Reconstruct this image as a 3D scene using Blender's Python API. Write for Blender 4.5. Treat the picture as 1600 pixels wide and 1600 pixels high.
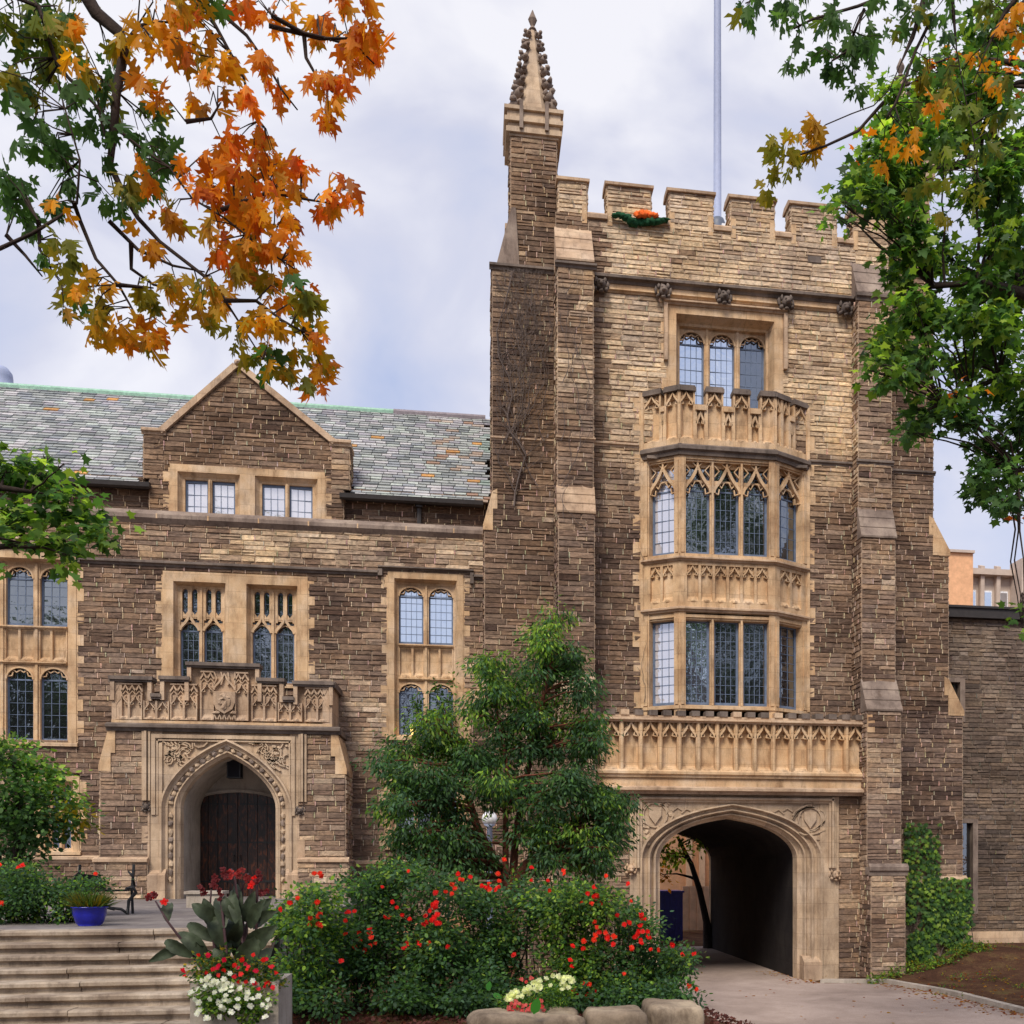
import bpy, bmesh, math, random
import numpy as np
from mathutils import Vector, Matrix, noise
for o in list(bpy.data.objects): bpy.data.objects.remove(o)
S = bpy.context.scene
# ------------------------------------------------------------------ camera, sky, sun
F, PX, PY, YAW, EYE, DC = 1700.0, 1030.0, 1350.0, math.atan(.17), 3.26, 30.0
cam = bpy.data.cameras.new('camera'); camo = bpy.data.objects.new('camera', cam); S.collection.objects.link(camo)
camo.location = (0, -DC, EYE); camo.rotation_euler = (math.pi/2, 0, -YAW)
cam.sensor_width = 36; cam.lens = F/1600*36
cam.shift_x = (800-PX)/1600; cam.shift_y = (PY-800)/1600
cam.clip_start = .1; cam.clip_end = 3000
S.camera = camo
S.render.resolution_x = 1024; S.render.resolution_y = 1024
SUN_EL, SUN_AZ = 48.0, 205.0      # azimuth: 180 = from behind the camera's side (-Y)
W = bpy.data.worlds.new('World'); S.world = W; W.use_nodes = True
nt = W.node_tree; nt.nodes.clear()
def N(nt, t, **k):
    n = nt.nodes.new(t)
    for a, b in k.items(): setattr(n, a, b)
    return n
sky = N(nt, 'ShaderNodeTexSky', sky_type='NISHITA', sun_disc=False)
sky.sun_elevation = math.radians(SUN_EL); sky.sun_rotation = math.radians(SUN_AZ)
bg1 = N(nt, 'ShaderNodeBackground'); bg1.inputs[1].default_value = .12
nt.links.new(sky.outputs[0], bg1.inputs[0])
tc = N(nt, 'ShaderNodeTexCoord'); mp = N(nt, 'ShaderNodeMapping'); mp.inputs['Scale'].default_value = (1.5, 1.5, 2.3)
mp.inputs['Location'].default_value = (.35, 1.3, .2)
nt.links.new(tc.outputs['Generated'], mp.inputs[0])
n1 = N(nt, 'ShaderNodeTexNoise'); n1.inputs['Scale'].default_value = 2.6; n1.inputs['Detail'].default_value = 6; n1.inputs['Roughness'].default_value = .48
n1.inputs['Distortion'].default_value = .4
nt.links.new(mp.outputs[0], n1.inputs[0])
cr = N(nt, 'ShaderNodeValToRGB'); e = cr.color_ramp.elements
e[0].position = .33; e[0].color = (.31, .36, .52, 1); e[1].position = .62; e[1].color = (.64, .63, .66, 1)
k_ = cr.color_ramp.elements.new(.50); k_.color = (.47, .475, .56, 1)
nt.links.new(n1.outputs[0], cr.inputs[0])
bg2 = N(nt, 'ShaderNodeBackground'); bg2.inputs[1].default_value = 1.0
nt.links.new(cr.outputs[0], bg2.inputs[0])
mx = N(nt, 'ShaderNodeMixShader'); mx.inputs[0].default_value = .88
wo = N(nt, 'ShaderNodeOutputWorld')
nt.links.new(bg1.outputs[0], mx.inputs[1]); nt.links.new(bg2.outputs[0], mx.inputs[2]); nt.links.new(mx.outputs[0], wo.inputs[0])
sl = bpy.data.lights.new('sun', 'SUN'); sl.energy = 2.2; sl.angle = math.radians(22); sl.color = (1, .9, .76)
so = bpy.data.objects.new('sun', sl); S.collection.objects.link(so)
az = math.radians(SUN_AZ); el = math.radians(SUN_EL)
sd = Vector((math.sin(az)*math.cos(el), math.cos(az)*math.cos(el), math.sin(el)))
so.rotation_euler = sd.to_track_quat('Z', 'Y').to_euler(); so.location = (-20, -40, 40)
S.view_settings.view_transform = 'Standard'; S.view_settings.look = 'None'
S.view_settings.exposure = .65; S.view_settings.gamma = 1; S.view_settings.use_curve_mapping = False

# ------------------------------------------------------------------ measuring the photo: a vertical plane Y, metres
sa, ca = math.sin(YAW), math.cos(YAW)
def XX(x, Y): return (sa*F+ca*(x-PX))*(Y+DC)/(ca*F-sa*(x-PX))
def ZZ(x, y, Y): return EYE+(PY-y)*(Y+DC)/(ca*F-sa*(x-PX))
def PP(x, y, d):
    return Vector((XX(x, d-DC), d-DC, ZZ(x, y, d-DC)))
rnd = random.Random(11)
def U(a, b): return rnd.uniform(a, b)
def smooth(t): t = max(0, min(1, t)); return t*t*(3-2*t)
def lerp(a, b, t): return a+(b-a)*t
def mixc(a, b, t): return tuple(a[i]+(b[i]-a[i])*t for i in range(3))

# ------------------------------------------------------------------ materials
MATS = {}
def newmat(name):
    m = bpy.data.materials.new(name); m.use_nodes = True; m.node_tree.nodes.clear(); MATS[name] = m
    return m, m.node_tree
def link(nt, a, b): nt.links.new(a, b)
def ramp(nt, fac, stops):
    r = N(nt, 'ShaderNodeValToRGB'); el = r.color_ramp.elements
    el[0].position = stops[0][0]; el[0].color = (*stops[0][1], 1); el[1].position = stops[-1][0]; el[1].color = (*stops[-1][1], 1)
    for p, c in stops[1:-1]: q = el.new(p); q.color = (*c, 1)
    link(nt, fac, r.inputs[0]); return r.outputs[0]
def noisen(nt, scale, detail=5, rough=.6, vec=None, dist=0):
    n = N(nt, 'ShaderNodeTexNoise'); n.inputs['Scale'].default_value = scale; n.inputs['Detail'].default_value = detail
    n.inputs['Roughness'].default_value = rough; n.inputs['Distortion'].default_value = dist
    if vec is not None: link(nt, vec, n.inputs[0])
    return n.outputs[0]
def mul(nt, a, b, f=1.0, mode='MULTIPLY'):
    m = N(nt, 'ShaderNodeMix', data_type='RGBA', blend_type=mode); m.inputs[0].default_value = f
    for s, i in ((a, 6), (b, 7)):
        if isinstance(s, tuple): m.inputs[i].default_value = (*s, 1)
        else: link(nt, s, m.inputs[i])
    return m.outputs[2]
def pos(nt): return N(nt, 'ShaderNodeNewGeometry').outputs['Position']
def vscale(nt, v, s):
    m = N(nt, 'ShaderNodeMapping'); m.inputs['Scale'].default_value = s; link(nt, v, m.inputs[0]); return m.outputs[0]
def finish(nt, col, rough=.85, bump=None, bstr=.3, bdist=.02, spec=.3, metal=0):
    p = N(nt, 'ShaderNodeBsdfPrincipled'); o = N(nt, 'ShaderNodeOutputMaterial')
    if isinstance(col, tuple): p.inputs['Base Color'].default_value = (*col, 1)
    else: link(nt, col, p.inputs['Base Color'])
    p.inputs['Roughness'].default_value = rough; p.inputs['Specular IOR Level'].default_value = spec; p.inputs['Metallic'].default_value = metal
    if bump is not None:
        b = N(nt, 'ShaderNodeBump'); b.inputs['Strength'].default_value = bstr; b.inputs['Distance'].default_value = bdist
        link(nt, bump, b.inputs['Height']); link(nt, b.outputs[0], p.inputs['Normal'])
    link(nt, p.outputs[0], o.inputs[0]); return p
def attr(nt): return N(nt, 'ShaderNodeAttribute', attribute_name='Col').outputs[0]

m, t = newmat('stone'); ps = pos(t)
c = mul(t, attr(t), ramp(t, noisen(t, 9, 6, .7, vscale(t, ps, (1, 1, 1.6))), [(.3, (.50, .49, .50)), (.5, (.98, .98, .98)), (.7, (1.42, 1.36, 1.3))]))
c = mul(t, c, ramp(t, noisen(t, .8, 5, .65, ps), [(.3, (.62, .6, .62)), (.55, (1, 1, 1)), (.7, (1.12, 1.08, 1.0))]))
finish(t, c, .92, noisen(t, 14, 8, .75, vscale(t, ps, (1, 1, 2.2))), .9, .035, .15)
def trimmat(name, c0, c1, c2, stain=.5, joints=True):
    m, t = newmat(name); ps = pos(t)
    c = ramp(t, noisen(t, 1.3, 6, .6, ps), [(.3, c0), (.5, c1), (.7, c2)])
    c = mul(t, c, ramp(t, noisen(t, 5, 7, .7, vscale(t, ps, (1, 1, .35))), [(.3, (.52, .5, .5)), (.5, (1, 1, 1)), (.75, (1.12, 1.1, 1.06))]), stain)
    c = mul(t, c, ramp(t, noisen(t, 40, 3, .6, ps), [(.3, (.8, .8, .8)), (.6, (1.05, 1.05, 1.05))]), .7)
    c = mul(t, c, ramp(t, noisen(t, .55, 4, .6, ps), [(.35, (.80, .79, .79)), (.5, (1, 1, 1)), (.65, (1.06, 1.05, 1.03))]))
    c = mul(t, c, ramp(t, noisen(t, 3.2, 8, .75, vscale(t, ps, (1, 1, .22))), [(.56, (1, 1, 1)), (.68, (.62, .57, .54))]), .8)
    if joints:      # ashlar joints of the dressed stone
        sx = N(t, 'ShaderNodeSeparateXYZ'); link(t, ps, sx.inputs[0])
        cb = N(t, 'ShaderNodeCombineXYZ'); link(t, sx.outputs[0], cb.inputs[0]); link(t, sx.outputs[2], cb.inputs[1])
        br = N(t, 'ShaderNodeTexBrick'); link(t, cb.outputs[0], br.inputs[0])
        br.inputs['Color1'].default_value = (.88, .88, .9, 1); br.inputs['Color2'].default_value = (1.08, 1.05, 1.0, 1); br.inputs['Mortar'].default_value = (.62, .58, .56, 1)
        br.inputs['Scale'].default_value = 1; br.inputs['Mortar Size'].default_value = .006; br.inputs['Brick Width'].default_value = .95; br.inputs['Row Height'].default_value = .43
        c = mul(t, c, br.outputs[0], .8)
    finish(t, c, .88, noisen(t, 24, 7, .7, ps), .45, .012, .2)
trimmat('trim', (.46, .29, .165), (.61, .43, .265), (.69, .535, .385), .85)
trimmat('trim_arch', (.38, .28, .20), (.53, .405, .29), (.64, .51, .385), .7)
trimmat('trim_pale', (.40, .28, .19), (.52, .38, .27), (.62, .48, .35), .8)
trimmat('trim_grey', (.17, .13, .11), (.25, .195, .165), (.36, .29, .24), .9, False)
trimmat('trim_dark', (.10, .08, .07), (.16, .13, .115), (.25, .20, .17), .9, False)
trimmat('concrete', (.34, .30, .26), (.44, .39, .34), (.52, .46, .41), .6, False)
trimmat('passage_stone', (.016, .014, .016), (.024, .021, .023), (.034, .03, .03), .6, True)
trimmat('boulder_stone', (.13, .10, .075), (.25, .195, .145), (.42, .34, .25), 1, False)
trimmat('step_stone', (.20, .15, .115), (.37, .30, .235), (.54, .46, .38), 1, False)
trimmat('terrace_paving', (.16, .145, .15), (.21, .19, .19), (.27, .25, .24), .6, True)
m, t = newmat('slate'); ps = pos(t)
c = mul(t, attr(t), ramp(t, noisen(t, 12, 5, .6, ps), [(.3, (.75, .75, .78)), (.7, (1.15, 1.15, 1.1))]))
finish(t, c, .5, noisen(t, 20, 4, .6, ps), .25, .01, .5)
def plain(name, col, rough=.6, spec=.4, metal=0, var=.25, scale=8, bs=.15):
    m, t = newmat(name); ps = pos(t)
    c = mul(t, col, ramp(t, noisen(t, scale, 5, .6, ps), [(.3, (1-var,)*3), (.7, (1+var,)*3)]))
    finish(t, c, rough, noisen(t, scale*4, 4, .6, ps), bs, .008, spec, metal)
plain('lead', (.10, .12, .17), .5, .5)
plain('blue_frame', (.12, .165, .26), .5, .4)
plain('gutter_metal', (.035, .03, .03), .5, .4)
plain('copper', (.30, .50, .40), .7, .3)
plain('copper_brown', (.25, .22, .25), .6, .3)
plain('pole_blue', (.34, .39, .56), .6, .3, 0, .08)
plain('iron', (.012, .012, .014), .45, .5)
plain('navy_steel', (.02, .028, .30), .4, .5)
plain('blue_glaze', (.008, .012, .32), .25, .6)
plain('bark_dark', (.045, .032, .028), .9, .2, 0, .4, 20, .6)
plain('bark_red', (.13, .045, .028), .8, .2, 0, .4, 20, .6)
plain('vine_stem', (.115, .09, .082), .9, .2, 0, .3, 20, .5)
plain('white_paint', (.75, .76, .8), .4, .4)
plain('green_cloth', (.012, .07, .03), .8, .2)
plain('orange_cloth', (.85, .16, .03), .8, .2)
plain('brick_orange', (.74, .42, .24), .9, .2, 0, .15, 3)
plain('tan_panel', (.80, .55, .36), .8, .2, 0, .15, 3)
plain('far_concrete', (.52, .43, .37), .85, .2, 0, .1, 2)
plain('window_interior', (.02, .02, .025), .9, .1)
plain('blind_white', (.78, .78, .84), .7, .2, 0, .05)
plain('soil', (.05, .025, .02), .95, .1, 0, .5, 12, 1)
plain('canna_stem', (.07, .035, .04), .6, .3)
m, t = newmat('lit_lamp'); em = N(t, 'ShaderNodeEmission'); em.inputs[0].default_value = (1, .62, .2, 1); em.inputs[1].default_value = 3
o_ = N(t, 'ShaderNodeOutputMaterial'); link(t, em.outputs[0], o_.inputs[0])
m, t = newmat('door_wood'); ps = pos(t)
c = ramp(t, noisen(t, 9, 8, .7, vscale(t, ps, (1, 1, .3)), 1.5), [(.38, (.010, .006, .006)), (.52, (.028, .012, .009)), (.66, (.20, .055, .018))])  # dark wood grain; the reddish stop also paints in an orange reflection
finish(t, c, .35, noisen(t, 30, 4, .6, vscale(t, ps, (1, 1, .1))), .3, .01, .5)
def glassmat(name, base, fac, tint):
    m, t = newmat(name); ps = pos(t)
    d = N(t, 'ShaderNodeBsdfDiffuse'); d.inputs[0].default_value = (*base, 1)
    g = N(t, 'ShaderNodeBsdfGlossy'); g.inputs[0].default_value = (*tint, 1); g.inputs['Roughness'].default_value = .03
    b = N(t, 'ShaderNodeBump'); b.inputs['Strength'].default_value = .35; b.inputs['Distance'].default_value = .012
    vo = N(t, 'ShaderNodeTexVoronoi', feature='F1'); vo.inputs['Scale'].default_value = 5; link(t, ps, vo.inputs[0])
    link(t, noisen(t, 4.5, 2, .5, ps), b.inputs['Height']); link(t, b.outputs[0], g.inputs['Normal'])
    x = N(t, 'ShaderNodeMixShader'); x.inputs[0].default_value = fac
    o = N(t, 'ShaderNodeOutputMaterial'); link(t, d.outputs[0], x.inputs[1]); link(t, g.outputs[0], x.inputs[2]); link(t, x.outputs[0], o.inputs[0])
glassmat('glass', (.012, .013, .016), .27, (.85, .92, 1))
glassmat('glass_blind', (.62, .62, .68), .40, (.9, .93, 1))
glassmat('glass_sky', (.16, .19, .26), .75, (.85, .92, 1))
m, t = newmat('leaf'); c = attr(t)
d = N(t, 'ShaderNodeBsdfPrincipled'); link(t, c, d.inputs['Base Color']); d.inputs['Roughness'].default_value = .55; d.inputs['Specular IOR Level'].default_value = .25
tr = N(t, 'ShaderNodeBsdfTranslucent'); link(t, mul(t, c, (1.5, 1.5, .8)), tr.inputs[0])
x = N(t, 'ShaderNodeMixShader'); x.inputs[0].default_value = .5; o_ = N(t, 'ShaderNodeOutputMaterial')
link(t, d.outputs[0], x.inputs[1]); link(t, tr.outputs[0], x.inputs[2]); link(t, x.outputs[0], o_.inputs[0])
m, t = newmat('asphalt'); ps = pos(t)
c = ramp(t, noisen(t, .35, 6, .6, ps, .6), [(.3, (.25, .195, .175)), (.5, (.34, .27, .24)), (.7, (.44, .355, .32))])
c = mul(t, c, ramp(t, noisen(t, 2.2, 8, .8, ps, .8), [(.3, (.86, .84, .82)), (.6, (1.04, 1.04, 1.04))]))
c = mul(t, c, ramp(t, noisen(t, 60, 3, .7, ps), [(.3, (.7, .7, .7)), (.65, (1.15, 1.15, 1.15))]))
finish(t, c, .9, noisen(t, 90, 3, .7, ps), .5, .01, .2)
m, t = newmat('ground_soil'); ps = pos(t)
c = ramp(t, noisen(t, .9, 8, .75, ps, .4), [(.35, (.055, .028, .02)), (.5, (.10, .052, .034)), (.62, (.15, .10, .05)), (.72, (.07, .09, .025))])
c = mul(t, c, ramp(t, noisen(t, 28, 4, .8, ps), [(.3, (.45, .45, .45)), (.7, (1.6, 1.5, 1.4))]))
finish(t, c, .95, noisen(t, 22, 6, .8, ps), 1, .06, .1)

# ------------------------------------------------------------------ mesh builder
class MB:
    def __init__(s, mat='trim'):
        s.v = []; s.f = []; s.mi = []; s.c = []; s.mats = []; s.T = None; s.col = (1, 1, 1); s.use(mat)
    def use(s, m):
        if m not in s.mats: s.mats.append(m)
        s.m = s.mats.index(m); return s
    def add(s, pts, faces, col=None):
        b = len(s.v); T = s.T
        if T is None: s.v.extend(tuple(p) for p in pts)
        else: s.v.extend(T(p[0], p[1], p[2]) for p in pts)
        c = col or s.col
        for f in faces: s.f.append([b+i for i in f]); s.mi.append(s.m); s.c.append(c)
    def box(s, x0, x1, y0, y1, z0, z1, col=None):
        if x1 < x0: x0, x1 = x1, x0
        s.add([(x0, y0, z0), (x1, y0, z0), (x1, y1, z0), (x0, y1, z0), (x0, y0, z1), (x1, y0, z1), (x1, y1, z1), (x0, y1, z1)],
              [(0, 1, 5, 4), (1, 2, 6, 5), (2, 3, 7, 6), (3, 0, 4, 7), (4, 5, 6, 7), (3, 2, 1, 0)], col)
    def prism(s, poly, y0, y1, col=None):          # outline in x,z pushed through y
        n = len(poly)
        s.add([(x, y0, z) for x, z in poly]+[(x, y1, z) for x, z in poly],
              [tuple(range(n)), tuple(range(2*n-1, n-1, -1))]+[(i, i+n, (i+1) % n+n, (i+1) % n) for i in range(n)], col)
    def prism_x(s, prof, x0, x1, col=None):        # profile in y,z pushed along x
        n = len(prof)
        s.add([(x0, y, z) for y, z in prof]+[(x1, y, z) for y, z in prof],
              [tuple(range(n)), tuple(range(2*n-1, n-1, -1))]+[(i, i+n, (i+1) % n+n, (i+1) % n) for i in range(n)], col)
    def strip(s, path, w, y0, y1, col=None):       # flat bar following a path in x,z
        L, R = [], []
        n = len(path)
        for i, (x, z) in enumerate(path):
            a = path[max(0, i-1)]; b = path[min(n-1, i+1)]
            dx, dz = b[0]-a[0], b[1]-a[1]; l = math.hypot(dx, dz) or 1
            nx, nz = -dz/l*w/2, dx/l*w/2
            L.append((x+nx, z+nz)); R.append((x-nx, z-nz))
        for i in range(n-1): s.prism([L[i], L[i+1], R[i+1], R[i]], y0, y1, col)
    def mould(s, x0, x1, y, z0, z1, p, col=None):   # weathered string course, projecting p in front of y
        h = z1-z0
        s.prism_x([(y, z0), (y-.35*p, z0), (y-.5*p, z0+.3*h), (y-p, z0+.42*h), (y-p, z0+.72*h), (y, z1)], x0, x1, col)
    def loft(s, curves, col=None):                  # curves: list of ([(x,z)...], y)
        for (a, ya), (b, yb) in zip(curves, curves[1:]):
            for i in range(len(a)-1):
                s.add([(a[i][0], ya, a[i][1]), (a[i+1][0], ya, a[i+1][1]), (b[i+1][0], yb, b[i+1][1]), (b[i][0], yb, b[i][1])], [(0, 1, 2, 3)], col)
    def archplate(s, path, zt, y0, y1, col=None):   # solid between a curve and the level zt above it
        for (xa, za), (xb, zb) in zip(path, path[1:]):
            if xb-xa < 1e-5: continue
            s.prism([(xa, za), (xb, zb), (xb, zt), (xa, zt)], y0, y1, col)
    def tube(s, pts, radii, seg=6, col=None):
        rings = []
        n = len(pts); up = Vector((.3, .2, 1))
        base = []
        for i, p in enumerate(pts):
            d = (Vector(pts[min(n-1, i+1)])-Vector(pts[max(0, i-1)]))
            d = d.normalized() if d.length > 0 else Vector((0, 0, 1))
            a = d.cross(up)
            if a.length < .05: a = d.cross(Vector((1, 0, 0)))
            a.normalize(); b = d.cross(a)
            r = radii[i] if isinstance(radii, (list, tuple)) else radii
            for k in range(seg):
                t = k/seg*2*math.pi
                base.append(tuple(Vector(p)+a*math.cos(t)*r+b*math.sin(t)*r))
        fs = []
        for i in range(n-1):
            for k in range(seg):
                fs.append((i*seg+k, i*seg+(k+1) % seg, (i+1)*seg+(k+1) % seg, (i+1)*seg+k))
        fs.append(tuple(range(seg))); fs.append(tuple((n-1)*seg+k for k in range(seg)))
        s.add(base, fs, col)
    def blob(s, c, r, jit=.2, sub=1, col=None):     # lumpy little mass, r may be three radii
        if not isinstance(r, (list, tuple)): r = (r, r, r)
        vs, fs = ICO[sub]
        sx = U(0, 50)
        pts = []
        for v in vs:
            k = 1+jit*noise.noise(Vector((v[0]*2.2+sx, v[1]*2.2, v[2]*2.2)))*2
            pts.append((c[0]+v[0]*r[0]*k, c[1]+v[1]*r[1]*k, c[2]+v[2]*r[2]*k))
        s.add(pts, fs, col)
    def lathe(s, c, prof, seg=16, col=None, lump=0):
        pts = []
        for r, z in prof:
            for k in range(seg):
                t = k/seg*2*math.pi; rr = r*(1+lump*math.sin(k*2.3+z*7))
                pts.append((c[0]+rr*math.cos(t), c[1]+rr*math.sin(t), c[2]+z))
        fs = [(i*seg+k, i*seg+(k+1) % seg, (i+1)*seg+(k+1) % seg, (i+1)*seg+k) for i in range(len(prof)-1) for k in range(seg)]
        fs.append(tuple(range(seg))); fs.append(tuple((len(prof)-1)*seg+k for k in range(seg)))
        s.add(pts, fs, col)
    def build(s, name, parent=None, smooth=False):
        org = Vector(parent['_o']) if parent is not None else Vector((0, 0, 0))
        me = bpy.data.meshes.new(name)
        o = bpy.data.objects.new(name, me); S.collection.objects.link(o)
        if parent is None:
            xs = np.array(s.v); org = Vector(((xs[:, 0].min()+xs[:, 0].max())/2, (xs[:, 1].min()+xs[:, 1].max())/2, xs[:, 2].min()))
            o.location = org
        else: o.parent = parent
        o['_o'] = tuple(org)
        me.from_pydata([(a-org[0], b-org[1], c-org[2]) for a, b, c in s.v], [], s.f)
        for mn in s.mats: me.materials.append(MATS[mn])
        me.polygons.foreach_set('material_index', s.mi)
        if smooth: me.polygons.foreach_set('use_smooth', [True]*len(s.f))
        at = me.attributes.new('Col', 'FLOAT_COLOR', 'CORNER')
        cc = np.ones((len(me.loops), 4), dtype=np.float32)
        cnt = np.array([len(f) for f in s.f]); cc[:, :3] = np.repeat(np.array(s.c, dtype=np.float32), cnt, axis=0)
        at.data.foreach_set('color', cc.ravel())
        me.update(); return o
ICO = {}
for sub in (1, 2, 3, 5):
    b = bmesh.new(); bmesh.ops.create_icosphere(b, subdivisions=sub, radius=1)
    ICO[sub] = ([tuple(v.co) for v in b.verts], [tuple(v.index for v in f.verts) for f in b.faces]); b.free()
def tag(o, label=None, cat=None, group=None, kind=None):
    if label: o['label'] = label
    if cat: o['category'] = cat
    if group: o['group'] = group
    if kind: o['kind'] = kind
    return o
def thing(name, loc, label, cat, group=None):
    o = bpy.data.objects.new(name, None); S.collection.objects.link(o); o.location = loc; o['_o'] = tuple(loc); o.empty_display_size = .3
    return tag(o, label, cat, group)

# ------------------------------------------------------------------ arches, panels, windows
def arch(x0, x1, zs, h, kind='tudor', n=9, zb=None):
    c = (x0+x1)/2; w = (x1-x0)/2; pts = []
    for i in range(2*n+1):
        t = -math.cos(math.pi*i/(2*n)); a = abs(t)
        if kind == 'round': k = math.sqrt(max(0, 1-a*a))
        elif kind == 'tudor': k = .74*math.sqrt(max(0, 1-a**2.7))+.26*(1-a)
        elif kind == 'point': k = .62*math.sqrt(max(0, 1-a**2.1))+.38*(1-a)
        else: k = .40*math.sqrt(max(0, 1-a**2.4))+.60*(1-a)**2.4
        pts.append((c+t*w, zs+h*k))
    if zb is not None: pts = [(x0, zb)]+pts+[(x1, zb)]
    return pts
def panel(mb, x0, x1, z0, z1, y, d=.08, w=.05, head='ogee', hh=.28, trefoil=True):
    """one blind panel: bars at both sides, traceried head, sloping foot, back set d behind y"""
    mb.box(x0, x1, y+d, y+d+.05, z0, z1)
    mb.box(x0, x0+w/2, y, y+d, z0, z1); mb.box(x1-w/2, x1, y, y+d, z0, z1)
    a, b = x0+w/2, x1-w/2; hz = min(hh, (z1-z0)*.5)
    if head:
        mb.archplate(arch(a, b, z1-hz, hz*.55, 'point', 4), z1, y+d*.62, y+d)
        mb.strip(arch(a, b, z1-hz, hz*.93, 'ogee', 5), w*.5, y, y+d*.65)
        if trefoil:
            c = (a+b)/2; q = (b-a)
            for sgn in (-1, 1):
                mb.strip([(c+sgn*q*.42, z1-hz*.55), (c+sgn*q*.22, z1-hz*.30), (c+sgn*q*.30, z1-.02)], w*.3, y+d*.3, y+d)
                mb.strip([(c+sgn*q*.5, z1-hz*.98), (c+sgn*q*.2, z1-hz*.92), (c+sgn*q*.3, z1-hz*.6)], w*.35, y+d*.25, y+d)
                
    mb.prism_x([(y, z0), (y+d, z0), (y+d, z0+min(.16, (z1-z0)*.16)), (y, z0+.02)], a, b)
    mb.blob(((a+b)/2, y+.02, z0+.03), ((b-a)*.36, .05, .06), .1)
def casement(par, x0, x1, z0, z1, y, T=None, glass='glass', nx=3, nz=6, fr='blue_frame', fw=.07, light=None):
    fb = MB(fr); fb.T = T
    fb.box(x0, x0+fw, y, y+.05, z0, z1); fb.box(x1-fw, x1, y, y+.05, z0, z1)
    fb.box(x0+fw, x1-fw, y, y+.05, z0, z0+fw); fb.box(x0+fw, x1-fw, y, y+.05, z1-fw, z1)
    a, b, c, d = x0+fw, x1-fw, z0+fw, z1-fw
    if light is not None:
        fb.box(a, b, y+.003, y+.045, light-.02, light+.02)
    for i in range(1, nx): xx = a+(b-a)*i/nx; fb.box(xx-.007, xx+.007, y+.015, y+.035, c, d)
    for i in range(1, nz): zz = c+(d-c)*i/nz; fb.box(a, b, y+.017, y+.033, zz-.006, zz+.006)
    f = fb.build('casement_frame', par)
    g = MB(glass); g.T = T; tx, tz = U(-.012, .012), U(-.012, .012)
    g.add([(a, y+.03-tx-tz, c), (b, y+.03+tx-tz, c), (b, y+.03+tx+tz, d), (a, y+.03-tx+tz, d)], [(0, 1, 2, 3)])
    g.build('pane', par)
def quoins(mb, x, z0, z1, y, side, wa=.05, wb=.19, h=.30, p=.03):
    """toothed dressed stones up a jamb, x = inner edge, side -1 = growing to the left"""
    z = z0; k = rnd.randint(0, 1)
    while z < z1-.05:
        hh = min(h*U(.8, 1.2), z1-z); w = (wb if k % 2 else wa)*U(.9, 1.1)
        a, b = (x-w, x) if side < 0 else (x, x+w)
        mb.box(a, b, y-p-U(0, .006), y+.1, z, z+hh-.006); z += hh; k += 1
STN = dict(dark=(.112, .070, .053), mid=(.305, .203, .138), light=(.74, .57, .385), mortar=(.60, .47, .35))
def stonecol(v, warm=0):
    v = max(0, min(1, v)); d, m_, l = STN['dark'], STN['mid'], STN['light']
    c = mixc(d, m_, v*2) if v < .5 else mixc(m_, l, v*2-1)
    g = sum(c)/3; k = U(0, .25)*(1-warm)
    return tuple(c[i]*(1-k)+g*k*(1.05, .99, .96)[i] for i in range(3))
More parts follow.
